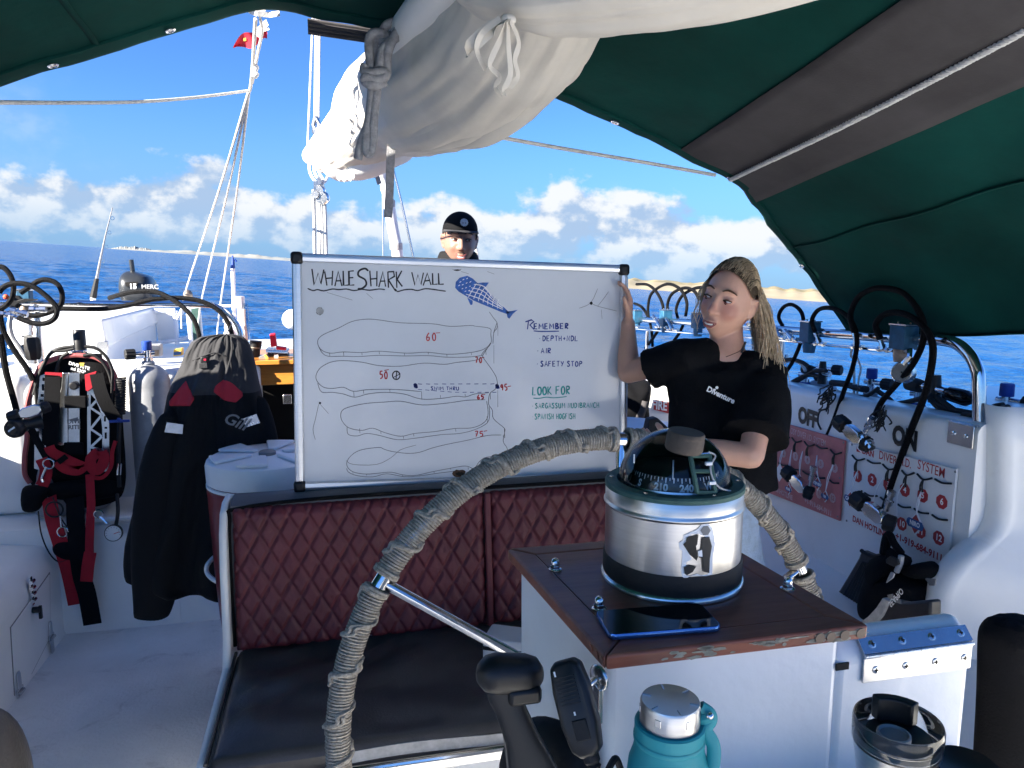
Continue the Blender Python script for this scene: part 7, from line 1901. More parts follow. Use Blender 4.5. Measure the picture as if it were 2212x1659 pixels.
# --- tanks standing outside the wall, with regulators
def tank_r(px, py, X, label, cap='cap_blue', body='tank_paint', rot=0):
 p = atX(*z8(px, py), X); return make_tank('scuba_tank', label, Vector((p.x, p.y, p.z - 0.685)), body, cap, 0.60, 0.088, rot)
tank_r(1030, 1075, 2.17, 'dull grey scuba tank behind the wall under the white tie line', rot=radians(-75))
tank_r(1390, 1170, 2.17, 'bluish scuba tank behind the wall with a regulator on it', None, 'tank_blue', radians(-40))
tank_r(2060, 1240, 2.15, 'grey scuba tank with blue cap outside the steel rail foot', rot=radians(-75))
tank_r(520, 1005, 2.17, 'blue scuba tank behind the wall near the wet hair', None, 'tank_blue', radians(-60))
tank_r(650, 960, 2.25, 'grey scuba tank behind the wall above the painted OFF', None, 'tank_paint', radians(-60))
mb = MB(); struct_ = mb.box((2.35, 3.2, 0.40), (0.75, 4.4, 0.16)); struct(mb.build('side_deck', 'gelcoat', bevel=.02))
def regset(px, py, X, label, hoses, s=1.0, bulb=True):
 c = atX(*z8(px, py), X); t = thing('tank_regulator', label, 'regulator', c, group='regulators on the starboard tanks')
 mb = MB(); mb.lathe([(.024 * s, -.03), (.026 * s, -.01), (.026 * s, .03), (.02 * s, .034)], 20, c, (0, 1, .05)); mb.build('yoke_knob', 'black_rubber', t)
 mb = MB(); mb.tube([c + Vector((0, -.02, 0)), c + Vector((0, -.09, .0)), c + Vector((0, -.15, -.002))], [.012 * s, .016 * s, .014 * s], 12); mb.build('bridge', 'steel', t)
 mb = MB(); mb.tube([c + Vector((0, -.10, .05)), c + Vector((0, -.10, .02)), c + Vector((0, -.10, -.05))], [.015 * s, .018 * s, .022 * s], 14); mb.build('first_stage', 'black_plastic', t)
 if bulb:
  mb = MB(); a = c + Vector((0, -.15, -.005)); mb.tube([a, a + Vector((0, -.02, -.002)), a + Vector((0, -.09, -.008)), a + Vector((0, -.115, -.01))], [.012, .027, .028, .012], 16); mb.build('dust_cap', 'black_gloss', t)
 for pts in hoses:
  P = [atX(*z8(*p), X - .05) for p in pts]; mb = MB(); mb.tube(smooth_path(P, 6), .0095, 8); mb.build('hose', 'black_rubber', t)
regset(1370, 1005, 2.08, 'black and chrome regulator with a long dust cap behind the steel rail', [[(1500, 1090), (1420, 1110), (1300, 1140), (1190, 1160)], [(1540, 1100), (1620, 1160), (1720, 1230), (1760, 1270)], [(1460, 1080), (1560, 1190), (1640, 1230), (1700, 1250)], [(1530, 1140), (1600, 1180), (1680, 1200), (1850, 1230)]])
regset(555, 890, 2.08, 'black regulator on a tank beside the wet hair', [[(690, 900), (600, 900), (480, 970), (400, 1000)], [(650, 950), (560, 930), (470, 960), (390, 1010)], [(740, 985), (850, 1010), (960, 1040)], [(340, 830), (410, 810), (500, 830), (560, 870)]], .9, False)
hx('regulator_hose', [(730, 990), (830, 1000), (930, 1030), (1000, 1040)], .014, 'black_rubber', 'thick ribbed black hose between the tank valves above OFF', X=2.06)
hx('regulator_hose', [(760, 1085), (900, 1100), (1010, 1085), (1090, 1030)], .008, 'black_rubber', 'thin black hose drooping over the wall between OFF and the rail', X=2.0)
hx('regulator_hose', [(1080, 1050), (1180, 1120), (1190, 1150)], .010, 'black_rubber', 'short black hose behind the wall below the pressure gauge', X=2.1)
hx('regulator_hose', [(1740, 1240), (1900, 1240), (2020, 1200), (2090, 1180)], .011, 'black_rubber', 'black hose passing behind the rail foot to the capped tank', X=2.0)
hx('regulator_hose', [(1900, 1200), (1990, 1170), (2050, 1160)], .009, 'black_rubber', 'upper black hose reaching the capped tank valve', X=2.02)
hx('yellow_hose', [(370, 830), (440, 820), (500, 850), (530, 900)], .007, 'sign_white', 'pale yellow hose curving over a tank beside the wet hair', X=2.04)
mb = MB(); p = atX(*z8(365, 790), 2.1); mb.lathe([(.020, -.02), (.021, .01), (.018, .014), (.0005, .015)], 16, p); tag(mb.build('dust_plug', 'steel_worn'), 'grey metal dust plug on a tank valve behind the hair', 'plug')
mb = MB(); p = atX(*z8(2160, 1260), 2.3); mb.tube([p, p + Vector((0, 0, .02)), p + Vector((0, -.01, .05))], [.012, .014, .008], 10); tag(mb.build('dust_plug', 'black_plastic'), 'small black plug at the far edge of the capped tank', 'plug')
# --- fins and bag on the side bench
def z5b(x, y): return (1755.6 + x * 0.14881, 1124.6 + y * 0.14881)
fn1 = thing('swim_fin', 'dark ribbed swim fin leaning on the wall under the white board', 'fin', atX(1850, 1310, 1.70), group='swim fins under the diver boards')
def fpl(pts, X, th, m, nm, par, bevel=.003):
 P = [atX(*z5b(*p), X) for p in pts]; mb = MB(); mb.prism(P, (th, 0, 0)); return mb.build(nm, m, par, bevel=bevel)
mat('fin_blue', (.014, .018, .026), .42, var=.25, vscale=20, bump=.1, bscale=60)
fpl([(700, 430), (840, 490), (1010, 495), (930, 760), (860, 1000), (700, 1420), (260, 1110), (380, 1010), (520, 780), (660, 540)], 1.78, .03, 'fin_blue', 'blade', fn1, .008)
for k in range(7):
 a, b = (720 + 22 * k, 600 + 8 * k), (430 + 40 * k, 1100 + 22 * k); P = [atX(*z5b(*a), 1.779), atX(*z5b(*b), 1.779)]; mb = MB(); mb.tube(P, .0022, 6); mb.build('rib', 'fin_blue', fn1)
mb = MB(); mb.tube(smooth_path([atX(*z5b(*p), 1.76) for p in ((705, 432), (770, 480), (880, 520), (1010, 500))], 5), .007, 8); mb.build('foot_lip', 'black_rubber', fn1)
fn2 = thing('swim_fin', 'black swim fin with a grey side strip and small white lettering', 'fin', atX(1900, 1330, 1.55), group='swim fins under the diver boards')
fpl([(1010, 1120), (1100, 1165), (1000, 1380), (880, 1510), (640, 1500), (800, 1390), (920, 1260)], 1.50, .02, 'zip_tape', 'side_strip', fn2)
fpl([(1100, 1150), (1290, 1190), (1700, 1150), (1690, 1560), (880, 1560), (1000, 1380)], 1.51, .04, 'fin_blue', 'blade', fn2, .008)
text('SEAPRO', .022, atX(*z5b(1205, 1115), 1.497), (0, -.55, .83), (0, -.83, -.55), 'print_white', fn2, 'brand_lettering', .0004)
fpl([(1080, 1080), (1150, 1065), (1160, 1110), (1270, 1150), (1270, 1210), (1200, 1185), (1170, 1140), (1100, 1130)], 1.498, .004, 'print_grey', 'emblem', fn2, 0)
bg2 = thing('dive_bag', 'black heap of dive gear bags with a strap loop on the side bench', 'bag', atX(1950, 1320, 1.72))
def xpillow(pts, X, th, m, nm, par):
 P = smooth_path([atX(*z5b(*p), X) for p in pts], 4, True); c = sum(P, Vector()) / len(P); mb = MB()
 mb.rings([[c + (p - c) * (.03 + .97 * cos(k / 6 * pi / 2)) + Vector((-th * sin(k / 6 * pi / 2), 0, 0)) for p in P] for k in range(7)]); return mb.build(nm, m, par, sharp=70)
xpillow([(1000, 500), (1220, 480), (1350, 560), (1400, 640), (1330, 760), (1480, 780), (1700, 900), (1780, 1000), (1740, 1300), (1700, 1600), (1000, 1600), (820, 1380), (880, 1000), (980, 760)], 1.80, .12, 'black_fabric', 'bag_body', bg2)
xpillow([(1450, 710), (1500, 640), (1620, 600), (1770, 595), (1880, 730), (1840, 830), (1650, 850), (1500, 790)], 1.80, .08, 'black_fabric', 'bag_top', bg2)
for pts, r in (([(1020, 480), (1050, 300), (1085, 210), (1130, 220), (1180, 330), (1290, 480)], .012), ([(1060, 480), (1075, 360), (1085, 240)], .012), ([(1130, 480), (1230, 520), (1370, 600)], .02)):
 hx('strap', pts, r, 'black_fabric', par=bg2, conv=z5b, X=1.74)
hx('strap_trim', [(1285, 510), (1270, 620), (1220, 740)], .009, 'zip_tape', par=bg2, conv=z5b, X=1.72)
fpl([(1130, 745), (1175, 770), (1160, 830), (1060, 905), (1090, 830)], 1.67, .006, 'zip_tape', 'buckle', bg2, .001); fpl([(1630, 835), (1780, 850), (1765, 945), (1690, 945)], 1.68, .005, 'print_grey', 'patch', bg2, .001)
fpl([(1050, 560), (1120, 510), (1220, 560), (1240, 640), (1160, 670), (1060, 620)], 1.70, .01, 'grey_fabric', 'pocket_face', bg2)
# --- aft starboard corner: locker marked FIRE, dark gear, round table
fz = thing('fire_locker', 'white locker panel with a red FIRE label behind the shoulder', 'locker', atY(*zw(300, 1400), 3.7))
FYY = 3.55
P = [atY(*zw(*p), FYY) for p in ((235, 1000), (380, 990), (560, 1020), (560, 1420), (215, 1360))]; mb = MB(); mb.prism(P, (0, .35, 0)); mb.build('panel', 'gelcoat', fz, bevel=.015)
P = [atY(*zw(*p), FYY - .006) for p in ((290, 1135), (440, 1165), (440, 1268), (287, 1228))]; mb = MB(); mb.prism(P, (0, .004, 0)); lb = mb.build('label_plate', 'print_red', fz, smooth=False)
text('FIRE', .066, atY(*zw(338, 1193), FYY - .0085), (1, 0, -.17), (0, 0, 1), 'print_white', lb, 'lettering', .002, sx=.72)
dg_ = thing('hanging_wetsuit', 'dark wetsuit with a dull brown sleeve hanging behind the whiteboard edge', 'wetsuit', atY(*zw(120, 1340), 3.45))
P = smooth_path([atY(*zw(*p), 3.42) for p in ((-120, 960), (60, 960), (240, 975), (225, 1200), (200, 1345), (-120, 1345))], 4, True); c = sum(P, Vector()) / len(P); mb = MB(); mb.rings([[c + (p - c) * (.03 + .97 * cos(k / 5 * pi / 2)) + Vector((0, -.10 * sin(k / 5 * pi / 2), 0)) for p in P] for k in range(6)]); mb.build('body', 'black_fabric', dg_, sharp=70)
mb = MB(); mb.tube(smooth_path([atY(*zw(*p), 3.33) for p in ((205, 1150), (180, 1240), (140, 1350))], 4), .020, 12); mb.build('sleeve', 'canvas_strip', dg_)
ct = atY(*zw(120, 1400), 2.95)
tb = thing('round_table', 'round white folding table top behind the wheel', 'table', (ct.x, ct.y, .30))
mb = MB(); mb.lathe([(.30, -.022), (.305, -.012), (.30, 0), (.0005, .002)], 48, (ct.x - .08, ct.y, ct.z)); mb.build('table_top', 'white_plastic', tb); mb = MB(); mb.cyl((ct.x - .08, ct.y, .30), (ct.x - .08, ct.y, ct.z - .02), .03, 16); mb.build('leg', 'steel_worn', tb)
mb = MB(); p = atY(*zw(320, 1400), 2.78); mb.prism([p + Vector((-.05, 0, -.03)), p + Vector((-.035, 0, .04)), p + Vector((.0, 0, .045)), p + Vector((.05, 0, .0)), p + Vector((.05, 0, -.03))], (0, .05, 0)); tag(mb.build('black_clip', 'black_rubber', bevel=.006), 'small black rubber block on the round table edge', 'clip')
# --- people
def lerp(a, b, t): return a + (b - a) * t
def blob(mb, pts, n=16):
 P = [Vector(p) for p, r in pts]; R = [r for p, r in pts]
 d0 = (P[0] - P[1]).normalized(); d1 = (P[-1] - P[-2]).normalized()
 path = [P[0] + d0 * R[0] * .95, P[0] + d0 * R[0] * .7] + P + [P[-1] + d1 * R[-1] * .7, P[-1] + d1 * R[-1] * .95]
 mb.tube(path, [R[0] * .15, R[0] * .7] + R + [R[-1] * .7, R[-1] * .15], n)
def torso_rings(mb, rings, n=28):
 mb.rings([[Vector(c) + sx * cos(a) * hw + sy * sin(a) * hd for a in [2 * pi * j / n for j in range(n)]] for c, sx, sy, hw, hd in rings])
def g3(p, c, s):
 return exp(-(((p[0] - c[0]) / s[0]) ** 2 + ((p[1] - c[1]) / s[1]) ** 2 + ((p[2] - c[2]) / s[2]) ** 2))
def head_into(mb, HM, wide=1.0, smile=0.0, lids=True, jaw=1.0):
 st = len(mb.v); nu, nv = 72, 56
 rings = []
 for i in range(nv + 1):
  t = pi * (.012 + .976 * i / nv); ring = []
  for j in range(nu):
   a = 2 * pi * j / nu
   x, y, z = sin(t) * cos(a), sin(t) * sin(a), -cos(t)
   fx, fy = .0745 * wide, (.094 if y < 0 else .100)
   fz = .118 if z < 0 else .120
   p = [x * fx, y * fy, z * fz]
   if p[2] < -.015:
    k = (-.015 - p[2]) / .103
    p[0] *= 1 - .40 * k ** 1.5 * jaw
    if p[1] > 0: p[1] *= 1 - .62 * k
    else: p[1] *= 1 + .05 * k - .10 * k ** 3
   if p[2] > .02 and p[1] > 0: p[1] *= 1.04
   f = 1.0 if p[1] < 0 else 0.0
   for s in (-1, 1):
    e = g3(p, (s * .031, -.086, .012), (.019, .03, .013)); p[1] += .0115 * e * f
    e = g3(p, (s * .030, -.09, .031), (.022, .03, .009)); p[1] -= .0045 * e * f
    e = g3(p, (s * .042, -.072, -.028), (.020, .03, .020)); p[1] -= (.005 + .004 * smile) * e * f; p[0] += s * .003 * e
    e = g3(p, (s * .058, -.05, .02), (.018, .04, .03)); p[0] -= s * .004 * e
   e = g3(p, (0, -.085, -.100), (.022, .03, .018)); p[1] -= .010 * e;
   e = g3(p, (0, -.09, -.082), (.03, .03, .007)); p[1] += .004 * e * f
   e = g3(p, (0, -.09, -.058), (.026, .03, .018)); p[1] -= .005 * e * f
   ring.append(p)
  rings.append(ring)
 mb.rings([[Vector(p) for p in r] for r in rings])
 blob(mb, [((0, -.084, .026), .0075), ((0, -.094, .006), .0080), ((0, -.103, -.014), .0095), ((0, -.108, -.026), .0115)], 12)
 for s in (-1, 1):
  blob(mb, [((s * .007, -.098, -.031), .0082), ((s * .012, -.094, -.030), .0078)], 10)
  blob(mb, [((s * .018, -.0885, .036), .005), ((s * .033, -.0855, .038), .005), ((s * .046, -.074, .034), .004)], 8)
  if lids:
   mb.ball((s * .0315, -.0755, .0150), .0135, 14, 10, (1.15, .95, .72))
  ear = [((s * .0745 * wide, -.006, .022), .006), ((s * .0830 * wide, .010, .026), .0065), ((s * .0850 * wide, .018, .010), .0065), ((s * .0800 * wide, .012, -.014), .006), ((s * .0745 * wide, .000, -.028), .007)]
  blob(mb, ear, 8); mb.ball((s * .0745 * wide, .004, 0), .013, 10, 8, (.6, 1, 1.5))
 blob(mb, [((-.020, -.0905, -.061), .0034), ((-.008, -.0985, -.0565), .0050), ((0, -.0995, -.0575), .0048), ((.008, -.0985, -.0565), .0050), ((.020, -.0905, -.061), .0034)], 8)
 blob(mb, [((-.018, -.0905, -.070), .0034), ((0, -.0970, -.0765), .0062), ((.018, -.0905, -.070), .0034)], 8)
 mb.xform(HM, st)
def face_bits(HM, par, brow, smile, gaze, eyes_open, teethw):
 def W(p): return HM @ Vector(p)
 def tube_(pts, r, m, nm, n=6):
  mb = MB(); mb.tube(smooth_path([W(p) for p in pts], 4), r, n); return mb.build(nm, m, par)
 for s in (-1, 1):
  nm = 'eyebrow'
  pts = [(s * .013, -.0955, .0360), (s * .028, -.0945, .0420), (s * .043, -.0835, .0385), (s * .051, -.075, .0330)]
  P = smooth_path([W(p) for p in pts], 4); mb = MB(); mb.tube(P, [.0012 + .0020 * sin(pi * min(1, (i + 1) / (len(P)))) for i in range(len(P))], 6); mb.build(nm, brow, par)
  if eyes_open:
   mb = MB(); mb.ball(W((s * .0315, -.0775, .0095)), .0125, 16, 10, (1, 1, .52)); mb.build('eyeball', 'eye_white', par)
   g = W((s * .0315 + gaze[0], -.0880, .0095 + gaze[1])); c = W((s * .0315, -.0775, .0095)); d = (g - c).normalized()
   mb = MB(); mb.lathe([(.0062, .0107), (.0058, .0122), (.0005, .0127)], 14, c, d); mb.build('iris', 'eye_iris', par)
   tube_([(s * .0195, -.0860, .0105), (s * .0310, -.0912, .0142), (s * .0445, -.0830, .0115)], .0022, brow, 'upper_lash')
   tube_([(s * .0205, -.0860, .0075), (s * .0310, -.0905, .0048), (s * .0435, -.0830, .0075)], .0012, 'lip', 'lower_lid')
  else:
   tube_([(s * .0175, -.0860, .0070), (s * .0315, -.0915, .0030), (s * .0470, -.0820, .0065)], .0016, brow, 'lash_line')
 w = teethw
 def mouth(z, dz, yy): return [(-w, -.0915, z + dz), (-w * .5, -.0985 - yy, z), (0, -.1005 - yy, z - .001), (w * .5, -.0985 - yy, z), (w, -.0915, z + dz)]
 up, lo = smooth_path([W(p) for p in mouth(-.0605, smile, .000)], 4), smooth_path([W(p) for p in mouth(-.0725, smile + .0095, .000)], 4)
 mb = MB(); mb.rings([[a, b] for a, b in zip(up, lo)], False, False); mb.build('mouth_opening', 'mouth_dark', par)
 o = HM.to_3x3() @ Vector((0, -.0012, 0))
 mb = MB(); k = len(up); mb.rings([[up[i] + o, up[i] + (lo[i] - up[i]) * .62 + o] for i in range(3, k - 3)], False, False); mb.build('teeth', 'teeth', par)
 mb = MB(); mb.tube([p + o * .5 for p in up], [.0012 + .0020 * sin(pi * i / (k - 1)) for i in range(k)], 6); mb.build('upper_lip', 'lip', par)
 mb = MB(); mb.tube([p + o * .5 for p in lo], [.0012 + .0030 * sin(pi * i / (k - 1)) for i in range(k)], 6); mb.build('lower_lip', 'lip', par)
def head_matrix(c, yaw_deg, pitch_deg, roll_deg):
 to = CAM - c; base = atan2(to.y, to.x) + pi / 2      # local -y at the camera
 return Matrix.Translation(c) @ Matrix.Rotation(base - radians(yaw_deg), 4, 'Z') @ Matrix.Rotation(radians(roll_deg), 4, 'Y') @ Matrix.Rotation(radians(pitch_deg), 4, 'X')
def finish(mb, name, m, parent, voxel, sm=3, disp=None):
 o = mb.build(name, m, parent, sharp=180)
 md = o.modifiers.new('remesh', 'REMESH'); md.mode = 'VOXEL'; md.voxel_size = voxel; md.use_smooth_shade = True
 md = o.modifiers.new('smooth', 'SMOOTH'); md.iterations = sm; md.factor = .5
 if disp:
  tx = bpy.data.textures.new('folds', 'CLOUDS'); tx.noise_scale = disp[1]; tx.noise_depth = 2
  md = o.modifiers.new('folds', 'DISPLACE'); md.texture = tx; md.strength = disp[0]; md.mid_level = .5
 return o
def hand_into(mb, wrist, d, side, nrm, curl=0.6, spread=.30, L=.178, thumb=1):
 d, side, nrm = d.normalized(), side.normalized(), nrm.normalized(); k = L / .185
 pc = wrist + d * (.045 * k)
 for i in range(4):
  x = (.030 - .020 * i) * k; blob(mb, [(wrist + d * .004 + side * x * .7, .015 * k), (wrist + d * (.085 * k) + side * x, .0125 * k)], 10)
 for i, (l, r) in enumerate(((.070, .0092), (.078, .0094), (.072, .0090), (.056, .0080))):
  x = (.031 - .0205 * i) * k; p = wrist + d * (.088 * k) + side * x; dirv = (d + side * spread * (.3 - .2 * i)).normalized(); pts = [(p, r * k)]
  for s, f in enumerate((.42, .32, .26)):
   dirv = (dirv + nrm * curl * (.7 + .25 * s)).normalized(); p = p + dirv * (l * f * k); pts.append((p, r * k * (1 - .10 * (s + 1))))
  blob(mb, pts, 10)
 p = wrist + d * (.022 * k) + side * (.030 * k); t1 = p + (d * .6 + side * .75 + nrm * .25).normalized() * (.036 * k); t2 = t1 + (d * .9 + side * .25 + nrm * .35).normalized() * (.030 * k); t3 = t2 + (d * .95 + nrm * .35).normalized() * (.022 * k)
 blob(mb, [(p, .0145 * k), (t1, .0125 * k), (t2, .0108 * k), (t3, .0085 * k)], 10)
# --- woman
def zf(x, y): return (1316.7 + x * .31424, 521.2 + y * .31424)
WT = 2.29
hc_ = atT(1574, 653, WT + .02)
WO = Vector((hc_.x, hc_.y + .06, 0.0))
wm = thing('person', 'person with wet blond hair in a black T-shirt holding the whiteboard edge', 'person', WO)
HW = head_matrix(hc_, 24, -2, 14) @ Matrix.Scale(1.03, 4)
nk0 = HW @ Vector((0, .030, -.075)); nk1 = atT(*zf(805, 745), WT + .05)
RV = Vector((cos(YAW), -sin(YAW), 0)); DV = Vector((sin(YAW), cos(YAW), 0))
shL, shR = atT(*zf(535, 770), WT + .03), atT(*zf(1085, 880), WT + .03)         # viewer's left / right shoulder
elL = atT(*zf(128, 905), 2.46); wrL = atT(*zf(128, 560), 2.47)
elR = atT(*zf(975, 1478), WT - .13); wrR = atT(*zf(330, 1385), 2.25)
hipc = Vector((WO.x - .02, WO.y + .02, .88))
mb = MB()
head_into(mb, HW)
blob(mb, [(nk0, .052), (lerp(nk0, nk1, .5), .052), (nk1 + Vector((0, 0, -.02)), .060)], 20)
chest = (shL + shR) / 2
blob(mb, [(shL + Vector((.03, 0, -.01)), .045), (chest + Vector((0, .02, .0)), .062), (shR + Vector((-.03, 0, -.01)), .045)], 18)
blob(mb, [(shL, .046), (lerp(shL, elL, .5), .043), (elL, .036)], 16); blob(mb, [(elL, .036), (lerp(elL, wrL, .35), .035), (lerp(elL, wrL, .85), .025), (wrL, .0235)], 16)
hand_into(mb, wrL, Vector((0, 0.0, 1)), Vector((-.25, -1, .1)), Vector((-1, .1, 0)), .45, .2, .165)
blob(mb, [(shR, .046), (lerp(shR, elR, .5), .043), (elR, .037)], 16); blob(mb, [(elR, .037), (lerp(elR, wrR, .3), .038), (lerp(elR, wrR, .85), .026), (wrR, .024)], 16)
hand_into(mb, wrR, (atY(*zf(160, 1290), 2.31) - wrR), Vector((.1, -1, .2)), Vector((-.3, .3, .9)), .25, .25, .165)
torso_rings(mb, [(chest + Vector((0, .02, -.02)), RV, DV, .16, .085), (chest + Vector((0, .02, -.20)), RV, DV, .135, .09), (hipc + Vector((0, 0, .15)), RV, DV, .12, .085), (hipc, RV, DV, .165, .11), (hipc + Vector((0, 0, -.10)), RV, DV, .17, .11)])
for s in (-1, 1):
 h = hipc + RV * (s * .09) + Vector((0, 0, -.05)); kn_ = Vector((h.x, h.y - .02, .46)); an = Vector((h.x, h.y + .02, .07))
 blob(mb, [(h, .085), (lerp(h, kn_, .6), .066), (kn_, .052), (lerp(kn_, an, .3), .054), (an, .036)], 16); blob(mb, [(an + Vector((0, .02, -.03)), .034), (an + Vector((-.02, -.13, -.045)), .026)], 12)
body = finish(mb, 'body', 'skin_woman', wm, .0042, 3)
inv0 = -WO
def zone(p, r, c, k): return (tuple(HW @ Vector(p) - WO), r, c, k)
skin_zones('skin_woman', [zone((-.045, -.080, -.020), .045, (.46, .15, .115), .55), zone((.045, -.080, -.020), .045, (.46, .15, .115), .55), zone((0, -.108, -.02), .022, (.44, .15, .115), .5), (tuple(elL - WO), .36, (.50, .29, .21), .8)])
face_bits(HW, wm, 'brow', .002, (-.0055, -.0050), True, .021)
mb = MB()
torso_rings(mb, [(nk1 + Vector((0, .0, -.035)), RV, DV, .085, .075), (nk1 + Vector((0, .01, -.050)), RV, DV, .125, .092), (atT(*zf(810, 870), WT + .06), RV, DV, .185, .105), (atT(*zf(800, 1000), WT + .06), RV, DV, .185, .118), (atT(*zf(790, 1200), WT + .06), RV, DV, .176, .115), (atT(*zf(780, 1400), WT + .06), RV, DV, .170, .110), (atT(*zf(775, 1600), WT + .06), RV, DV, .172, .112), (atT(*zf(775, 1690), WT + .06), RV, DV, .176, .115)])
e1 = lerp(shL, elL, .62)
blob(mb, [(nk1 + Vector((-.01, .02, -.055)), .060), (shL + Vector((.05, 0, -.012)), .064), (shL + Vector((0, 0, -.012)), .062), (lerp(shL, e1, .6) + Vector((0, 0, -.010)), .062)], 22); mb.tube([lerp(shL, e1, .3) + Vector((0, 0, -.008)), e1 + Vector((0, 0, -.008))], [.062, .068], 22)
e2 = lerp(shR, elR, .80)
blob(mb, [(nk1 + Vector((.01, .02, -.055)), .060), (shR + Vector((-.06, 0, -.005)), .066), (shR + Vector((0, 0, -.02)), .068), (lerp(shR, e2, .5), .082)], 22); mb.tube([lerp(shR, e2, .3), e2], [.080, .100], 24)
finish(mb, 'shirt', 'shirt_black', wm, .0075, 4, (.022, .11))
tp_ = atT(*zf(765, 1058), WT - .085); text('Diventure', .0225, tp_, (RV * .93 + Vector((0, 0, -.44)) - DV * .0).normalized(), (RV * .40 + Vector((0, 0, .92))).normalized(), 'print_white', wm, 'shirt_lettering', .0008)
for x, y, r in ((738, 1006, .0045), (724, 1020, .003)):
 mb = MB(); mb.lathe([(r, 0), (r, .0008)], 10, atT(*zf(x, y), WT - .086), -DV); mb.build('shirt_dot', 'print_white', wm)
mb = MB(); torso_rings(mb, [(hipc + Vector((0, 0, .10)), RV, DV, .150, .105), (hipc, RV, DV, .182, .125), (hipc + Vector((0, 0, -.12)), RV, DV, .195, .13)])
for s in (-1, 1): mb.tube([hipc + RV * (s * .09) + Vector((0, 0, -.04)), hipc + RV * (s * .098) + Vector((0, 0, -.17)), hipc + RV * (s * .105) + Vector((0, -.01, -.27))], [.095, .104, .112], 22)
finish(mb, 'shorts', 'denim_pale', wm, .009, 3, (.012, .06))
for p, r in (((.0790, -.004, -.034), .0035), ((.0800, -.004, -.046), .0062)):
 mb = MB(); mb.ball(HW @ Vector(p), r, 12, 8); mb.build('earring', 'pearl', wm)
mb = MB(); mb.tube(smooth_path([atT(*zf(*p), WT - .03) for p in ((800, 795), (850, 775), (900, 750), (925, 700))], 5), .0012, 6); mb.build('necklace', 'brow', wm)
mb = MB(); mb.tube([atT(*zf(*p), WT - .025) for p in ((905, 765), (920, 735), (935, 690))], .0035, 6); mb.build('bikini_tie', 'print_black', wm)
def scalp(u, v, k=1.045):
 lat = u * 1.45; lon = radians(46) + radians(150) * v
 x = sin(lat) * .0775; r = cos(lat)
 y = -cos(lon) * .098 * max(r, .15); z = sin(lon) * .1235 * max(r, .30) + .004
 return Vector((x * k, y * k, z * k))
mb = MB()
mb.grid(lambda a, b: HW @ (scalp(-1 + 2 * a, b, 1.03) + Vector((0, 0, .002 * mnoise.noise(Vector((a * 60, b * 4, 0)))))), 60, 30); mb.build('hair_cap', 'hair_root', wm, sharp=180)
rr = random.Random(21)
roots, tips, curls = MB(), MB(), MB()
Rw = HW.to_3x3()
dn_ = Vector((0, 0, -1))
for i in range(1300):
 u = rr.uniform(-.86, .92); v0 = rr.uniform(0.0, .25) if rr.random() < .7 else rr.uniform(.2, .7)
 if u > .70: v0 = rr.uniform(.42, .72)
 side_ = 1 if u > -.1 else -1
 n = 9; P = []
 lift = rr.uniform(1.03, 1.075)
 for k in range(n):
  v = v0 + (.86 - v0) * k / (n - 1); uu = u + (.35 * side_ * (k / n) ** 2 if abs(u) < .75 else 0)
  P.append(HW @ (scalp(max(-1.02, min(1.02, uu)), v, lift) + Vector((0, 0, .003 * sin(k * 1.3 + i)))))
 out = P[-1]; ln = rr.uniform(.05, .38) if side_ > 0 else rr.uniform(.03, .10)
 dirv = (RV * .22 * (1 if side_ > 0 else -.1) + DV * .10); ph_ = rr.uniform(0, 6.28); amp = rr.uniform(.003, .010)
 st = 8
 for k in range(1, st + 1):
  f = k / st
  P.append(out + dn_ * (ln * f) + dirv * (ln * f * (1 - .4 * f)) + RV * (amp * sin(ph_ + f * 9)) + DV * (amp * cos(ph_ + f * 8)))
 cut = 5 if v0 < .3 else 3
 Ps = smooth_path(P, 2); m = len(Ps); r0 = rr.uniform(.0005, .0013)
 dark = i % 3 == 0
 (roots if dark and ln < .15 else tips).tube(Ps, [r0 * (.7 + .5 * sin(pi * min(1, q / m * 1.2))) * (1 if q < m - 3 else .4) for q in range(m)], 4)
for i in range(190):
 fr = i < 26
 if fr:
  p = HW @ scalp(rr.uniform(-1.0, -.72), rr.uniform(.0, .28), 1.05); ln = rr.uniform(.05, .16); drift = -RV * rr.uniform(.05, .45) - DV * rr.uniform(.1, .5)
 else:
  p = HW @ scalp(rr.uniform(.62, 1.02), rr.uniform(.40, .75), 1.06); ln = rr.uniform(.16, .42); drift = RV * rr.uniform(.04, .30) - DV * rr.uniform(-.05, .12)
 ph_ = rr.uniform(0, 6.28); amp = rr.uniform(.005, .018); st = 10; P = []
 for k in range(st + 1):
  f = k / st; P.append(p + dn_ * (ln * f) + drift * (ln * (f ** .8)) + RV * (amp * sin(ph_ + f * 8) * f) + DV * (amp * cos(ph_ + f * 7) * f) + (Rw @ Vector((-.010 if fr else .010, 0, 0))) * sin(pi * f))
 Ps = smooth_path(P, 2); m = len(Ps); r0 = rr.uniform(.0006, .0017); curls.tube(Ps, [r0 * (1 if q < m - 4 else .45) for q in range(m)], 5)
roots.build('hair_roots', 'hair_root', wm, sharp=180); tips.build('hair', 'hair_blond', wm, sharp=180); curls.build('loose_locks', 'hair_blond', wm, sharp=180)
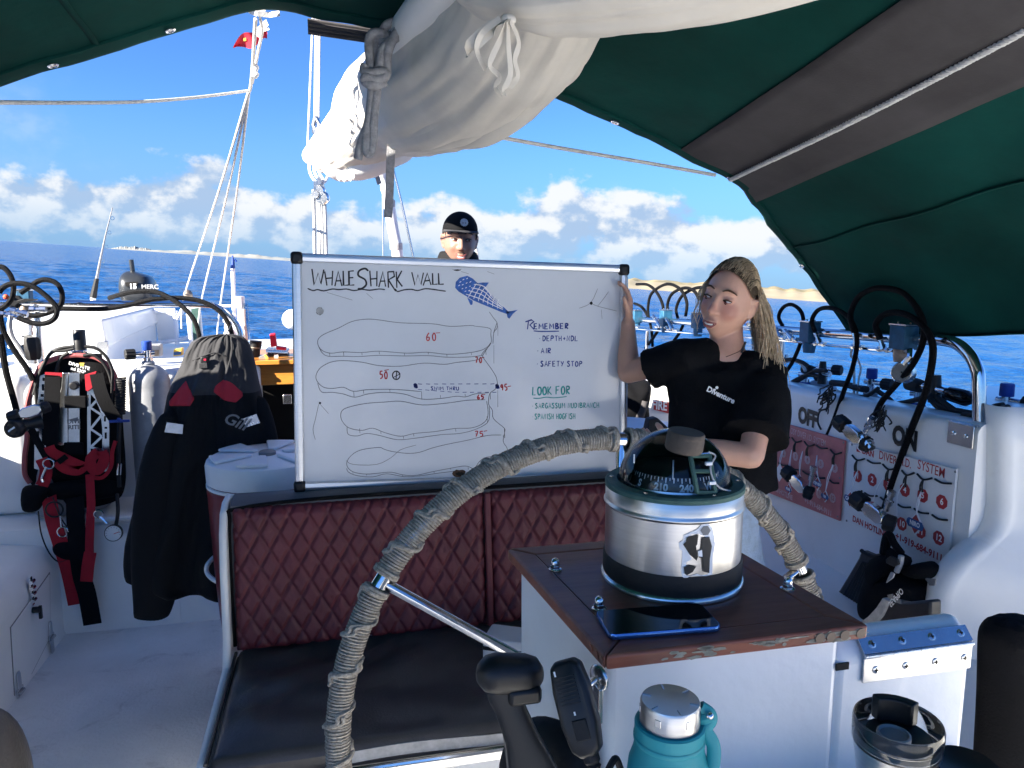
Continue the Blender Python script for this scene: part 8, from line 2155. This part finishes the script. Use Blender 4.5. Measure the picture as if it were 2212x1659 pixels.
# --- man behind the board
def zm(x, y): return (877.8 + x * .09921, 427.9 + y * .09921)
MT = 3.38
hm = atT(993, 521.5, MT)
MO = Vector((hm.x, hm.y + .05, .292))
mn_ = thing('person', 'smiling person in a black cap looking over the top of the whiteboard', 'person', MO)
HMm = head_matrix(hm, -5, 4, 3)
RVm = RV
mb = MB(); head_into(mb, HMm, .98, 1.0, False, .75)
n0 = HMm @ Vector((0, .03, -.07)); n1 = n0 + Vector((0, .02, -.10)); blob(mb, [(n0, .060), (n1, .066)], 18)
ch = n1 + Vector((0, .0, -.06)); sl_, sr_ = ch - RV * .19, ch + RV * .19
blob(mb, [(sl_, .06), (ch, .085), (sr_, .06)], 18)
torso_rings(mb, [(ch, RV, DV, .17, .10), (ch + Vector((0, 0, -.25)), RV, DV, .16, .11), (Vector((ch.x, ch.y, 1.12)), RV, DV, .15, .11), (Vector((ch.x, ch.y, .98)), RV, DV, .16, .11)])
for s, sh in ((-1, sl_), (1, sr_)):
 el = sh + Vector((s * .05, -.05, -.28)); wr_ = el + Vector((-s * .05, -.24, .06))
 blob(mb, [(sh, .055), (lerp(sh, el, .5), .048), (el, .040)], 14); blob(mb, [(el, .040), (wr_, .028)], 14); hand_into(mb, wr_, Vector((0, -1, .1)), RV * -s, Vector((0, 0, -1)), .4, .2, .185)
 h = Vector((ch.x, ch.y, 1.0)) + RV * (s * .09); an = Vector((h.x, h.y + .0, .362)); blob(mb, [(h, .09), (lerp(h, an, .5), .06), (an, .040)], 14); blob(mb, [(an + Vector((0, .03, -.035)), .032), (an + Vector((0, -.14, -.045)), .026)], 12)
finish(mb, 'body', 'skin_man', mn_, .0042, 3)
face_bits(HMm, mn_, 'brow_dark', .010, (.0035, -.0015), True, .024)
mb = MB(); mb.tube(smooth_path([HMm @ Vector(p) for p in ((-.022, -.0915, -.053), (-.010, -.0990, -.047), (0, -.1005, -.0465), (.010, -.0990, -.047), (.022, -.0915, -.053))], 4), [.0010 + .0014 * sin(pi * i / 16) for i in range(17)], 6); mb.build('moustache', 'brow_dark', mn_)
mb = MB(); rings = []
for i in range(14):
 t = radians(6 + 84 * i / 13); rings.append([HMm @ Vector((cos(a) * .0805 * sin(t) * 1.0, (sin(a) * .101 * sin(t)) + .004, .048 + cos(t) * .086)) for a in [2 * pi * j / 40 for j in range(40)]])
mb.rings(rings, True, True); cap_ = mb.build('cap', 'black_fabric', mn_, sharp=180)
mb = MB(); rows = []
for i in range(21):
 a = radians(-90 - 72 + 144 * i / 20); e = Vector((cos(a) * .0800, sin(a) * .1000 + .004, .050)); k = cos((i - 10) / 10 * 1.25)
 o2 = e + Vector((cos(a) * .004, -.062 * k, .004 - .012 * k - .016 * (1 - k))); rows.append([HMm @ e, HMm @ (lerp(e, o2, .5) + Vector((0, 0, .003))), HMm @ o2])
mb.rings(rows, False, False); mb.build('visor', 'grey_fabric', cap_, sharp=180, solid=.003)
c_ = HMm @ Vector((.008, -.0905, .085)); bn_ = (HMm.to_3x3() @ Vector((0.06, -1, .36))).normalized(); bs, bu = frame_from(bn_)
mb = MB(); P = [c_ + bn_ * .001 + (bs * cos(a) + bu * sin(a)) * (.0175 * (1 + .06 * cos(14 * a))) for a in [2 * pi * j / 56 for j in range(56)]]; mb.prism(P, bn_ * .0015); bd_ = mb.build('badge', 'zip_tape', cap_, smooth=False)
for dx_ in (-.0055, .0055):
 mb = MB(); mb.box(c_ + bn_ * .003 + bs * dx_ - bu * .003, (.006, .0035, .001), Matrix((bs, bu, bn_)).transposed()); mb.build('badge_mark', 'hole_dark', bd_)
mb = MB(); torso_rings(mb, [(n0 + Vector((0, .0, .022)), RV, DV, .084, .078), (n0 + Vector((0, .01, -.03)), RV, DV, .100, .092), (n1 + Vector((0, 0, -.05)), RV, DV, .17, .11), (ch + Vector((0, 0, -.08)), RV, DV, .205, .125), (ch + Vector((0, 0, -.50)), RV, DV, .19, .13), (Vector((ch.x, ch.y, 1.05)), RV, DV, .19, .13)])
for s, sh in ((-1, sl_), (1, sr_)):
 el = sh + Vector((s * .05, -.05, -.28)); wr_ = el + Vector((-s * .045, -.21, .055)); blob(mb, [(sh, .075), (lerp(sh, el, .5), .066), (el, .058)], 18); blob(mb, [(el, .058), (wr_, .046)], 16)
finish(mb, 'jacket', 'jacket_black', mn_, .009, 3, (.02, .12))
mb = MB(); torso_rings(mb, [(Vector((ch.x, ch.y, 1.10)), RV, DV, .175, .12), (Vector((ch.x, ch.y, .95)), RV, DV, .185, .125)])
for s in (-1, 1): h = Vector((ch.x, ch.y, 1.0)) + RV * (s * .09); mb.tube([h, Vector((h.x, h.y, .70)), Vector((h.x, h.y, .38))], [.105, .085, .07], 18)
finish(mb, 'trousers', 'jacket_black', mn_, .011, 3)
mb = MB()
for k in range(90):
 a = rr.uniform(.2, 2.94); e = Vector((cos(a) * .0795, abs(sin(a)) * .098 + .004 if rr.random() < .8 else -.03 * abs(cos(a)), .050)); mb.tube([HMm @ e, HMm @ (e * 1.0 + Vector((0, .002, -.022))), HMm @ (e * .97 + Vector((0, .001, -.040)))], [.003, .003, .001], 4)
mb.build('hair', 'hair_black', mn_)
# --- boom, furled sail, rigging
def sausage(sts, m, nm, par, n=96, sub=10, fold=1.0, seed=0):
 P = smooth_path([atY(x, y, Y) for x, y, r, Y in sts], sub)
 rs = []
 for i in range(len(sts) - 1):
  for k in range(sub):
   f = k / sub; f = f * f * (3 - 2 * f)
   a, b = sts[i], sts[i + 1]; rs.append((a[2] + (b[2] - a[2]) * f) / FPX * (a[3] + (b[3] - a[3]) * f) * 1.03)
 rs.append(sts[-1][2] / FPX * sts[-1][3] * 1.03)
 mb = MB(); rings = []; s, u = frame_from(P[1] - P[0]); prev = (P[1] - P[0]).normalized(); L = 0
 for i, p in enumerate(P):
  t = (P[min(i + 1, len(P) - 1)] - P[max(i - 1, 0)]).normalized(); q = prev.rotation_difference(t); s = q @ s; u = q @ u; prev = t
  if i: L += (P[i] - P[i - 1]).length
  ring = []
  for j in range(n):
   a = 2 * pi * j / n
   w = mnoise.noise(Vector((cos(a) * 1.3 + seed, sin(a) * 1.3, L * 1.6)))
   w2 = mnoise.noise(Vector((cos(a) * 4 + seed, sin(a) * 4, L * 1.1)))
   w3 = abs(mnoise.noise(Vector((cos(a) * 7 + seed + L, sin(a) * 7, L * 1.9 + 5))))
   k = 1 + fold * (.10 * w + .06 * w2 - .075 * w3 - .045 * abs(mnoise.noise(Vector((cos(a) * 11 - L * 2, sin(a) * 11 + seed, L * 3 + 2)))))
   ring.append(p + (s * cos(a) + u * sin(a)) * rs[i] * k)
  rings.append(ring)
 mb.rings(rings); return mb.build(nm, m, par, sharp=180)
sail = thing('furled_sail', 'off white furled mainsail hanging in folds under the boom', 'sail', atY(900, 200, 2.5))
sausage([(690, 356, 14, 3.98), (722, 338, 34, 3.7), (770, 300, 60, 3.3), (832, 238, 94, 2.9), (900, 196, 122, 2.5), (970, 160, 146, 2.2), (1040, 116, 160, 1.95), (1108, 56, 164, 1.75), (1160, -24, 162, 1.58), (1215, -150, 170, 1.40)], 'sailcloth', 'main_roll', sail)
sausage([(712, 362, 16, 3.72), (742, 356, 34, 3.55), (795, 330, 50, 3.30), (850, 312, 42, 3.05), (890, 292, 22, 2.9)], 'sail_white', 'lower_fold', sail, 40, seed=4)
sausage([(1015, -60, 60, 1.50), (1090, -32, 74, 1.42), (1200, -42, 106, 1.34), (1320, -64, 124, 1.28), (1450, -92, 138, 1.22), (1600, -130, 152, 1.16), (1800, -190, 164, 1.08), (2050, -270, 170, 1.0)], 'sailcloth', 'near_fold', sail, seed=9)
for k, (a, b, c, d) in enumerate((((905, 322), (1010, 292), (1120, 215), (1205, 120)), ((960, 312), (1040, 300), (1150, 222), (1232, 105)), ((880, 300), (960, 262), (1060, 190), (1140, 110)))):
 P = smooth_path([atY(*a, 2.30), atY(*b, 2.02), atY(*c, 1.80), atY(*d, 1.62)], 8); mb = MB(); m = len(P)
 mb.tube(P, [.010 + .030 * sin(pi * i / (m - 1)) for i in range(m)], 12, flat=.6); mb.build('pleat', 'sailcloth', sail, sharp=180)
for k, (x0, y0, pts) in enumerate(((1095, 42, ((1060, 62), (1022, 96), (1012, 112))), (1095, 44, ((1078, 90), (1058, 140), (1078, 165), (1070, 190), (1085, 204))), (1098, 44, ((1098, 100), (1102, 160), (1088, 195), (1092, 204))), (1102, 44, ((1120, 90), (1112, 130), (1118, 165), (1100, 190))), (1080, 40, ((1040, 74), (1030, 110), (1048, 150))))):
 P = smooth_path([atY(x0, y0, 1.32)] + [atY(x, y, 1.36 + .02 * i) for i, (x, y) in enumerate(pts)], 6); mb = MB(); mb.ribbon(P, .011 if k else .026, (.3, -1, .2), .002); mb.build('tie_tape', 'sailcloth', sail, sharp=60)
mb = MB(); mb.ball(atY(1098, 42, 1.33), .012, 14, 10, (1.2, .8, .8)); mb.build('gather_knot', 'sailcloth', sail)
bm0, bm1 = atY(672, 338, 4.12), atY(884, 28, 2.0); bm1.z = bm0.z + .0
bmt = thing('boom', 'white sail boom with bails and blocks at its end', 'boom', bm0)
dB = (bm1 - bm0).normalized(); mb = MB(); mb.tube([bm0, bm0 + dB * .02, bm0 + dB * 2.6], [.040, .048, .052], 24); mb.build('spar', 'sail_white', bmt)
mb = MB(); mb.tube([atY(664, 336, 4.10), atY(742, 240, 3.3), atY(800, 165, 2.85), atY(880, 52, 2.42)], .012, 8); mb.build('track', 'white_plastic', bmt)
for k in range(3):
 x = 668 + 10 * k; P = smooth_path([atY(x, 345 - 8 * k, 4.08), atY(x + 1, 370, 4.04), atY(x + 10, 388, 4.0), atY(690, 398 - 2 * k, 3.98), atY(704, 390, 4.0), atY(712, 366, 4.05)], 5); mb = MB(); mb.tube(P, .007, 8); mb.build('bail', 'white_plastic', bmt)
for (x, y, r, nm) in ((690, 412, .030, 'sheave_block'), (697, 428, .034, 'sheave_block'), (683, 420, .022, 'sheave_block')):
 mb = MB(); c = atY(x, y, 3.97); mb.lathe([(r * .9, -.018), (r, -.012), (r, .012), (r * .9, .018)], 20, c, (.4, 1, .1)); mb.box(c + Vector((0, 0, .03)), (.022, .03, .07)); mb.build(nm, 'steel_worn', bmt)
mb = MB(); mb.tube([atY(672, 338, 4.1), atY(682, 318, 4.1), atY(684, 300, 4.1)], [.022, .026, .015], 10); mb.build('end_fitting', 'steel_worn', bmt)
def line(nm, pts, r, m, label, group=None):
 P = smooth_path([atY(x, y, Y) for x, y, Y in pts], 6); mb = MB(); mb.tube(P, r, 7); return tag(mb.build(nm, m), label, 'rope', group)
SG = 'mainsheet falls below the boom'
for k, (a, b) in enumerate(((677, 680), (685, 688), (690, 691), (694, 697), (701, 705))):
 line('mainsheet_fall', [(a, 410 + 4 * k, 3.97), (a + 2, 480, 3.97), (b, 560, 3.97), (b, 640, 3.97)], .0085 if k % 2 == 0 else .0065, 'rope_white', 'white mainsheet part hanging from the boom end down behind the whiteboard', SG)
HG2 = 'lifting lines above the boom end'
for k, (a, y0, b, y1) in enumerate(((676, 36, 664, 332), (682, 36, 680, 260), (686, 36, 684, 262), (691, 38, 688, 275))):
 line('topping_line', [(a, y0, 4.12), ((a + b) / 2, (y0 + y1) / 2, 4.12), (b, y1, 4.12)], .0056, 'rope_white', 'white lifting line rising from the boom end to the awning', HG2)
tb_ = thing('lift_block', 'rope wrapped block joining the lifting lines above the boom end', 'block', atY(683, 280, 4.11)); mb = MB(); mb.tube([atY(682, 252, 4.11), atY(683, 268, 4.11), atY(684, 285, 4.11), atY(685, 300, 4.11)], [.012, .026, .024, .012], 12); mb.build('shell', 'steel_worn', tb_); mb = MB(); mb.tube([atY(680, 255, 4.08), atY(676, 270, 4.08), atY(684, 282, 4.08), atY(690, 268, 4.08), atY(682, 255, 4.08)], .006, 6); mb.build('lashing', 'rope_white', tb_)
gk = thing('sail_gasket', 'thick grey braided rope knotted round the furled sail', 'rope', atY(812, 170, 2.2))
for pts in (((884, 30, 2.0), (868, 44, 1.98), (836, 54, 1.98), (822, 84, 1.98), (832, 90, 1.98), (846, 76, 1.99), (872, 66, 2.0)), ((860, 78, 1.96), (842, 92, 1.95), (826, 108, 1.95), (818, 150, 1.95), (808, 180, 1.95)), ((830, 72, 1.97), (806, 72, 1.97), (797, 90, 1.97), (799, 130, 1.96), (804, 176, 1.96), (800, 230, 1.97), (794, 270, 1.98), (780, 310, 1.99), (773, 344, 2.0)),
   ((838, 74, 1.98), (814, 84, 1.98), (808, 100, 1.98), (812, 140, 1.97), (814, 190, 1.96), (808, 250, 1.97), (806, 300, 1.98), (800, 330, 1.98), (792, 326, 1.98), (791, 290, 1.98), (798, 250, 1.98), (806, 190, 1.97)), ((790, 140, 1.95), (786, 152, 1.95), (800, 158, 1.94), (826, 154, 1.94), (834, 164, 1.94), (816, 172, 1.94), (792, 166, 1.94), (788, 176, 1.95), (806, 184, 1.94), (832, 178, 1.95)), ((862, 60, 1.95), (842, 100, 1.94), (836, 128, 1.95), (836, 160, 1.96))):
 P = smooth_path([atY(*p) for p in pts], 7); mb = MB(); mb.tube(P, .0115, 10); mb.build('strand', 'rope_grey', gk, sharp=180)
for k, (pts, w) in enumerate((([(846, 300), (843, 360), (841, 420), (838, 470)], .028), ([(774, 305), (766, 335), (760, 372)], .036), ([(812, 372), (816, 385), (820, 398)], .022))):
 P = smooth_path([atY(x, y, 2.55 + 1.1 * (k > 0)) for x, y in pts], 5); mb = MB(); mb.ribbon(P, w, (0, 1, 0), .003); tag(mb.build('webbing_strap', 'rope_grey'), ('long grey webbing strap hanging from the sail to the padded stay', 'short grey webbing strap hanging beside the lower sail fold', 'tiny grey strap end under the white sail fold')[k], 'strap')
mb = MB()
for k in range(7):
 a = 2 * pi * k / 7; P = [atY(756, 362, 3.3), atY(750 + 12 * cos(a), 376 + 6 * sin(a), 3.28), atY(748 + 16 * cos(a) - 4, 386 + 5 * sin(a), 3.28)]; mb.ribbon(smooth_path(P, 3), .016, (0, 1, .2), .002)
mb.build('gathered_end', 'sail_white', sail)
ps = thing('padded_stay', 'white padded stay with taped joints standing behind the whiteboard', 'stay', atY(862, 640, 4.6))
mb = MB(); P = smooth_path([atY(x, y, 4.6) for x, y in ((812, 352), (826, 385), (838, 430), (848, 490), (858, 545), (866, 640))], 6); mb.tube(P, [.052 if i < 3 else .040 if i < 6 else .028 + .004 * sin(i * 2.2) if i < 12 else .034 for i in range(len(P))], 14); mb.build('padding', 'sail_white', ps)
for x, y in ((840, 440), (856, 532)):
 mb = MB(); c = atY(x, y, 4.6); mb.tube([c + Vector((0, 0, -.02)), c + Vector((0, 0, .02))], .038, 12); mb.build('tape', 'zip_tape', ps)
mb = MB(); c = atY(812, 355, 4.6); mb.tube([c + Vector((-.01, 0, .03)), c + Vector((.012, 0, -.035))], .060, 16); mb.build('collar', 'steel_worn', ps)
line('shroud', [(826, 350, 4.8), (827, 450, 4.8), (828, 600, 4.8)], .006, 'steel_worn', 'thin wire shroud hanging straight beside the padded stay')
line('shroud', [(848, 360, 4.8), (868, 440, 4.8), (894, 560, 4.8), (900, 600, 4.8)], .007, 'steel_worn', 'slanting wire shroud between the padded stay and the cap')
line('shroud', [(1024, 520, 4.8), (1030, 545, 4.8), (1038, 600, 4.8)], .009, 'rope_white', 'short white line beside the ear of the capped person')
line('sail_line', [(790, 62, 3.0), (793, 80, 3.0), (797, 110, 3.0)], .004, 'steel_worn', 'thin dark line by the top of the grey gasket')
line('side_line', [(1050, 291, 2.2), (1200, 318, 2.25), (1400, 352, 2.28), (1545, 378, 2.3)], .006, 'rope_white', 'white line stretched from the sail to the awning edge')
pkk = (552, 40, AY + .03)
line('peak_line', [pkk, (549, 90, 2.45), (546, 140, 2.6), (541, 190, 2.8), (536, 200, 2.82)], .0055, 'rope_white', 'white line dropping from the awning peak to the stern lines')
line('peak_line', [(562, 40, AY + .03), (566, 70, 2.45), (556, 120, 2.6), (545, 180, 2.78)], .0045, 'rope_white', 'thin second line dropping from the awning peak past the flag')
kn2 = MB(); kn2.tube(smooth_path([atY(x, y, 2.6) for x, y in ((549, 140), (555, 146), (547, 152), (555, 160), (548, 166), (553, 150), (550, 140))], 4), .007, 7); tag(kn2.build('rope_knot', 'rope_white'), 'white knotted loop on the line below the flag', 'rope')
for k, (x, y, lab) in enumerate(((398, 640, 'white stern line fanning from the awning peak to the rail knob'), (434, 655, 'white stern line fanning down to the green panel'), (474, 672, 'white stern line fanning down towards the boat hook'))):
 line('stern_line', [(538, 196, 2.80), ((538 + x) / 2 + 3, (196 + y) / 2, 3.95), (x, y, 5.2), (x - 6, y + 70, 5.25)], .0050, 'rope_white', lab)
line('side_line', [(-40, 221, 1.75), (150, 222, 2.1), (300, 220, 2.35), (430, 210, 2.58), (538, 196, 2.80)], .0048, 'rope_white', 'long white line sagging from the left edge to the peak line')
fg = thing('flag', 'red ensign with a small union canton flying below the awning peak', 'flag', atY(576, 60, 3.6))
def fpt(u, v, o=0.0):
 x = lerp(577, lerp(548, 502, min(1, u * 1.0)), u) ; top = lerp(48, lerp(62, 98, u), u); bot = lerp(84, 101, min(1, u * 1.6)); y = lerp(top, bot, v)
 return atY(x, y, 3.6 - o) + Vector((0, .05 * sin(u * 7 + v * 2) * u, .012 * sin(u * 9)))
mb = MB(); mb.grid(fpt, 30, 14); mb.build('cloth', 'flag_red', fg, sharp=180)
mb = MB(); mb.grid(lambda a, b: fpt(a * .42, b * .5, .006), 12, 8); cn = mb.build('canton', 'flag_blue', fg, sharp=180)
for (a, b) in (((0, 0), (.42, .5)), ((0, .5), (.42, 0)), ((.21, 0), (.21, .5)), ((0, .25), (.42, .25))):
 mb = MB(); mb.ribbon([fpt(lerp(a[0], b[0], t / 6), lerp(a[1], b[1], t / 6), .010) for t in range(7)], .022, (0, 1, 0)); mb.build('cross_stripe', 'flag_white', cn)
mb = MB(); mb.grid(lambda a, b: fpt(.72 + a * .07, .35 + b * .2, .006), 5, 5); mb.build('badge', 'yellow_bright', fg)
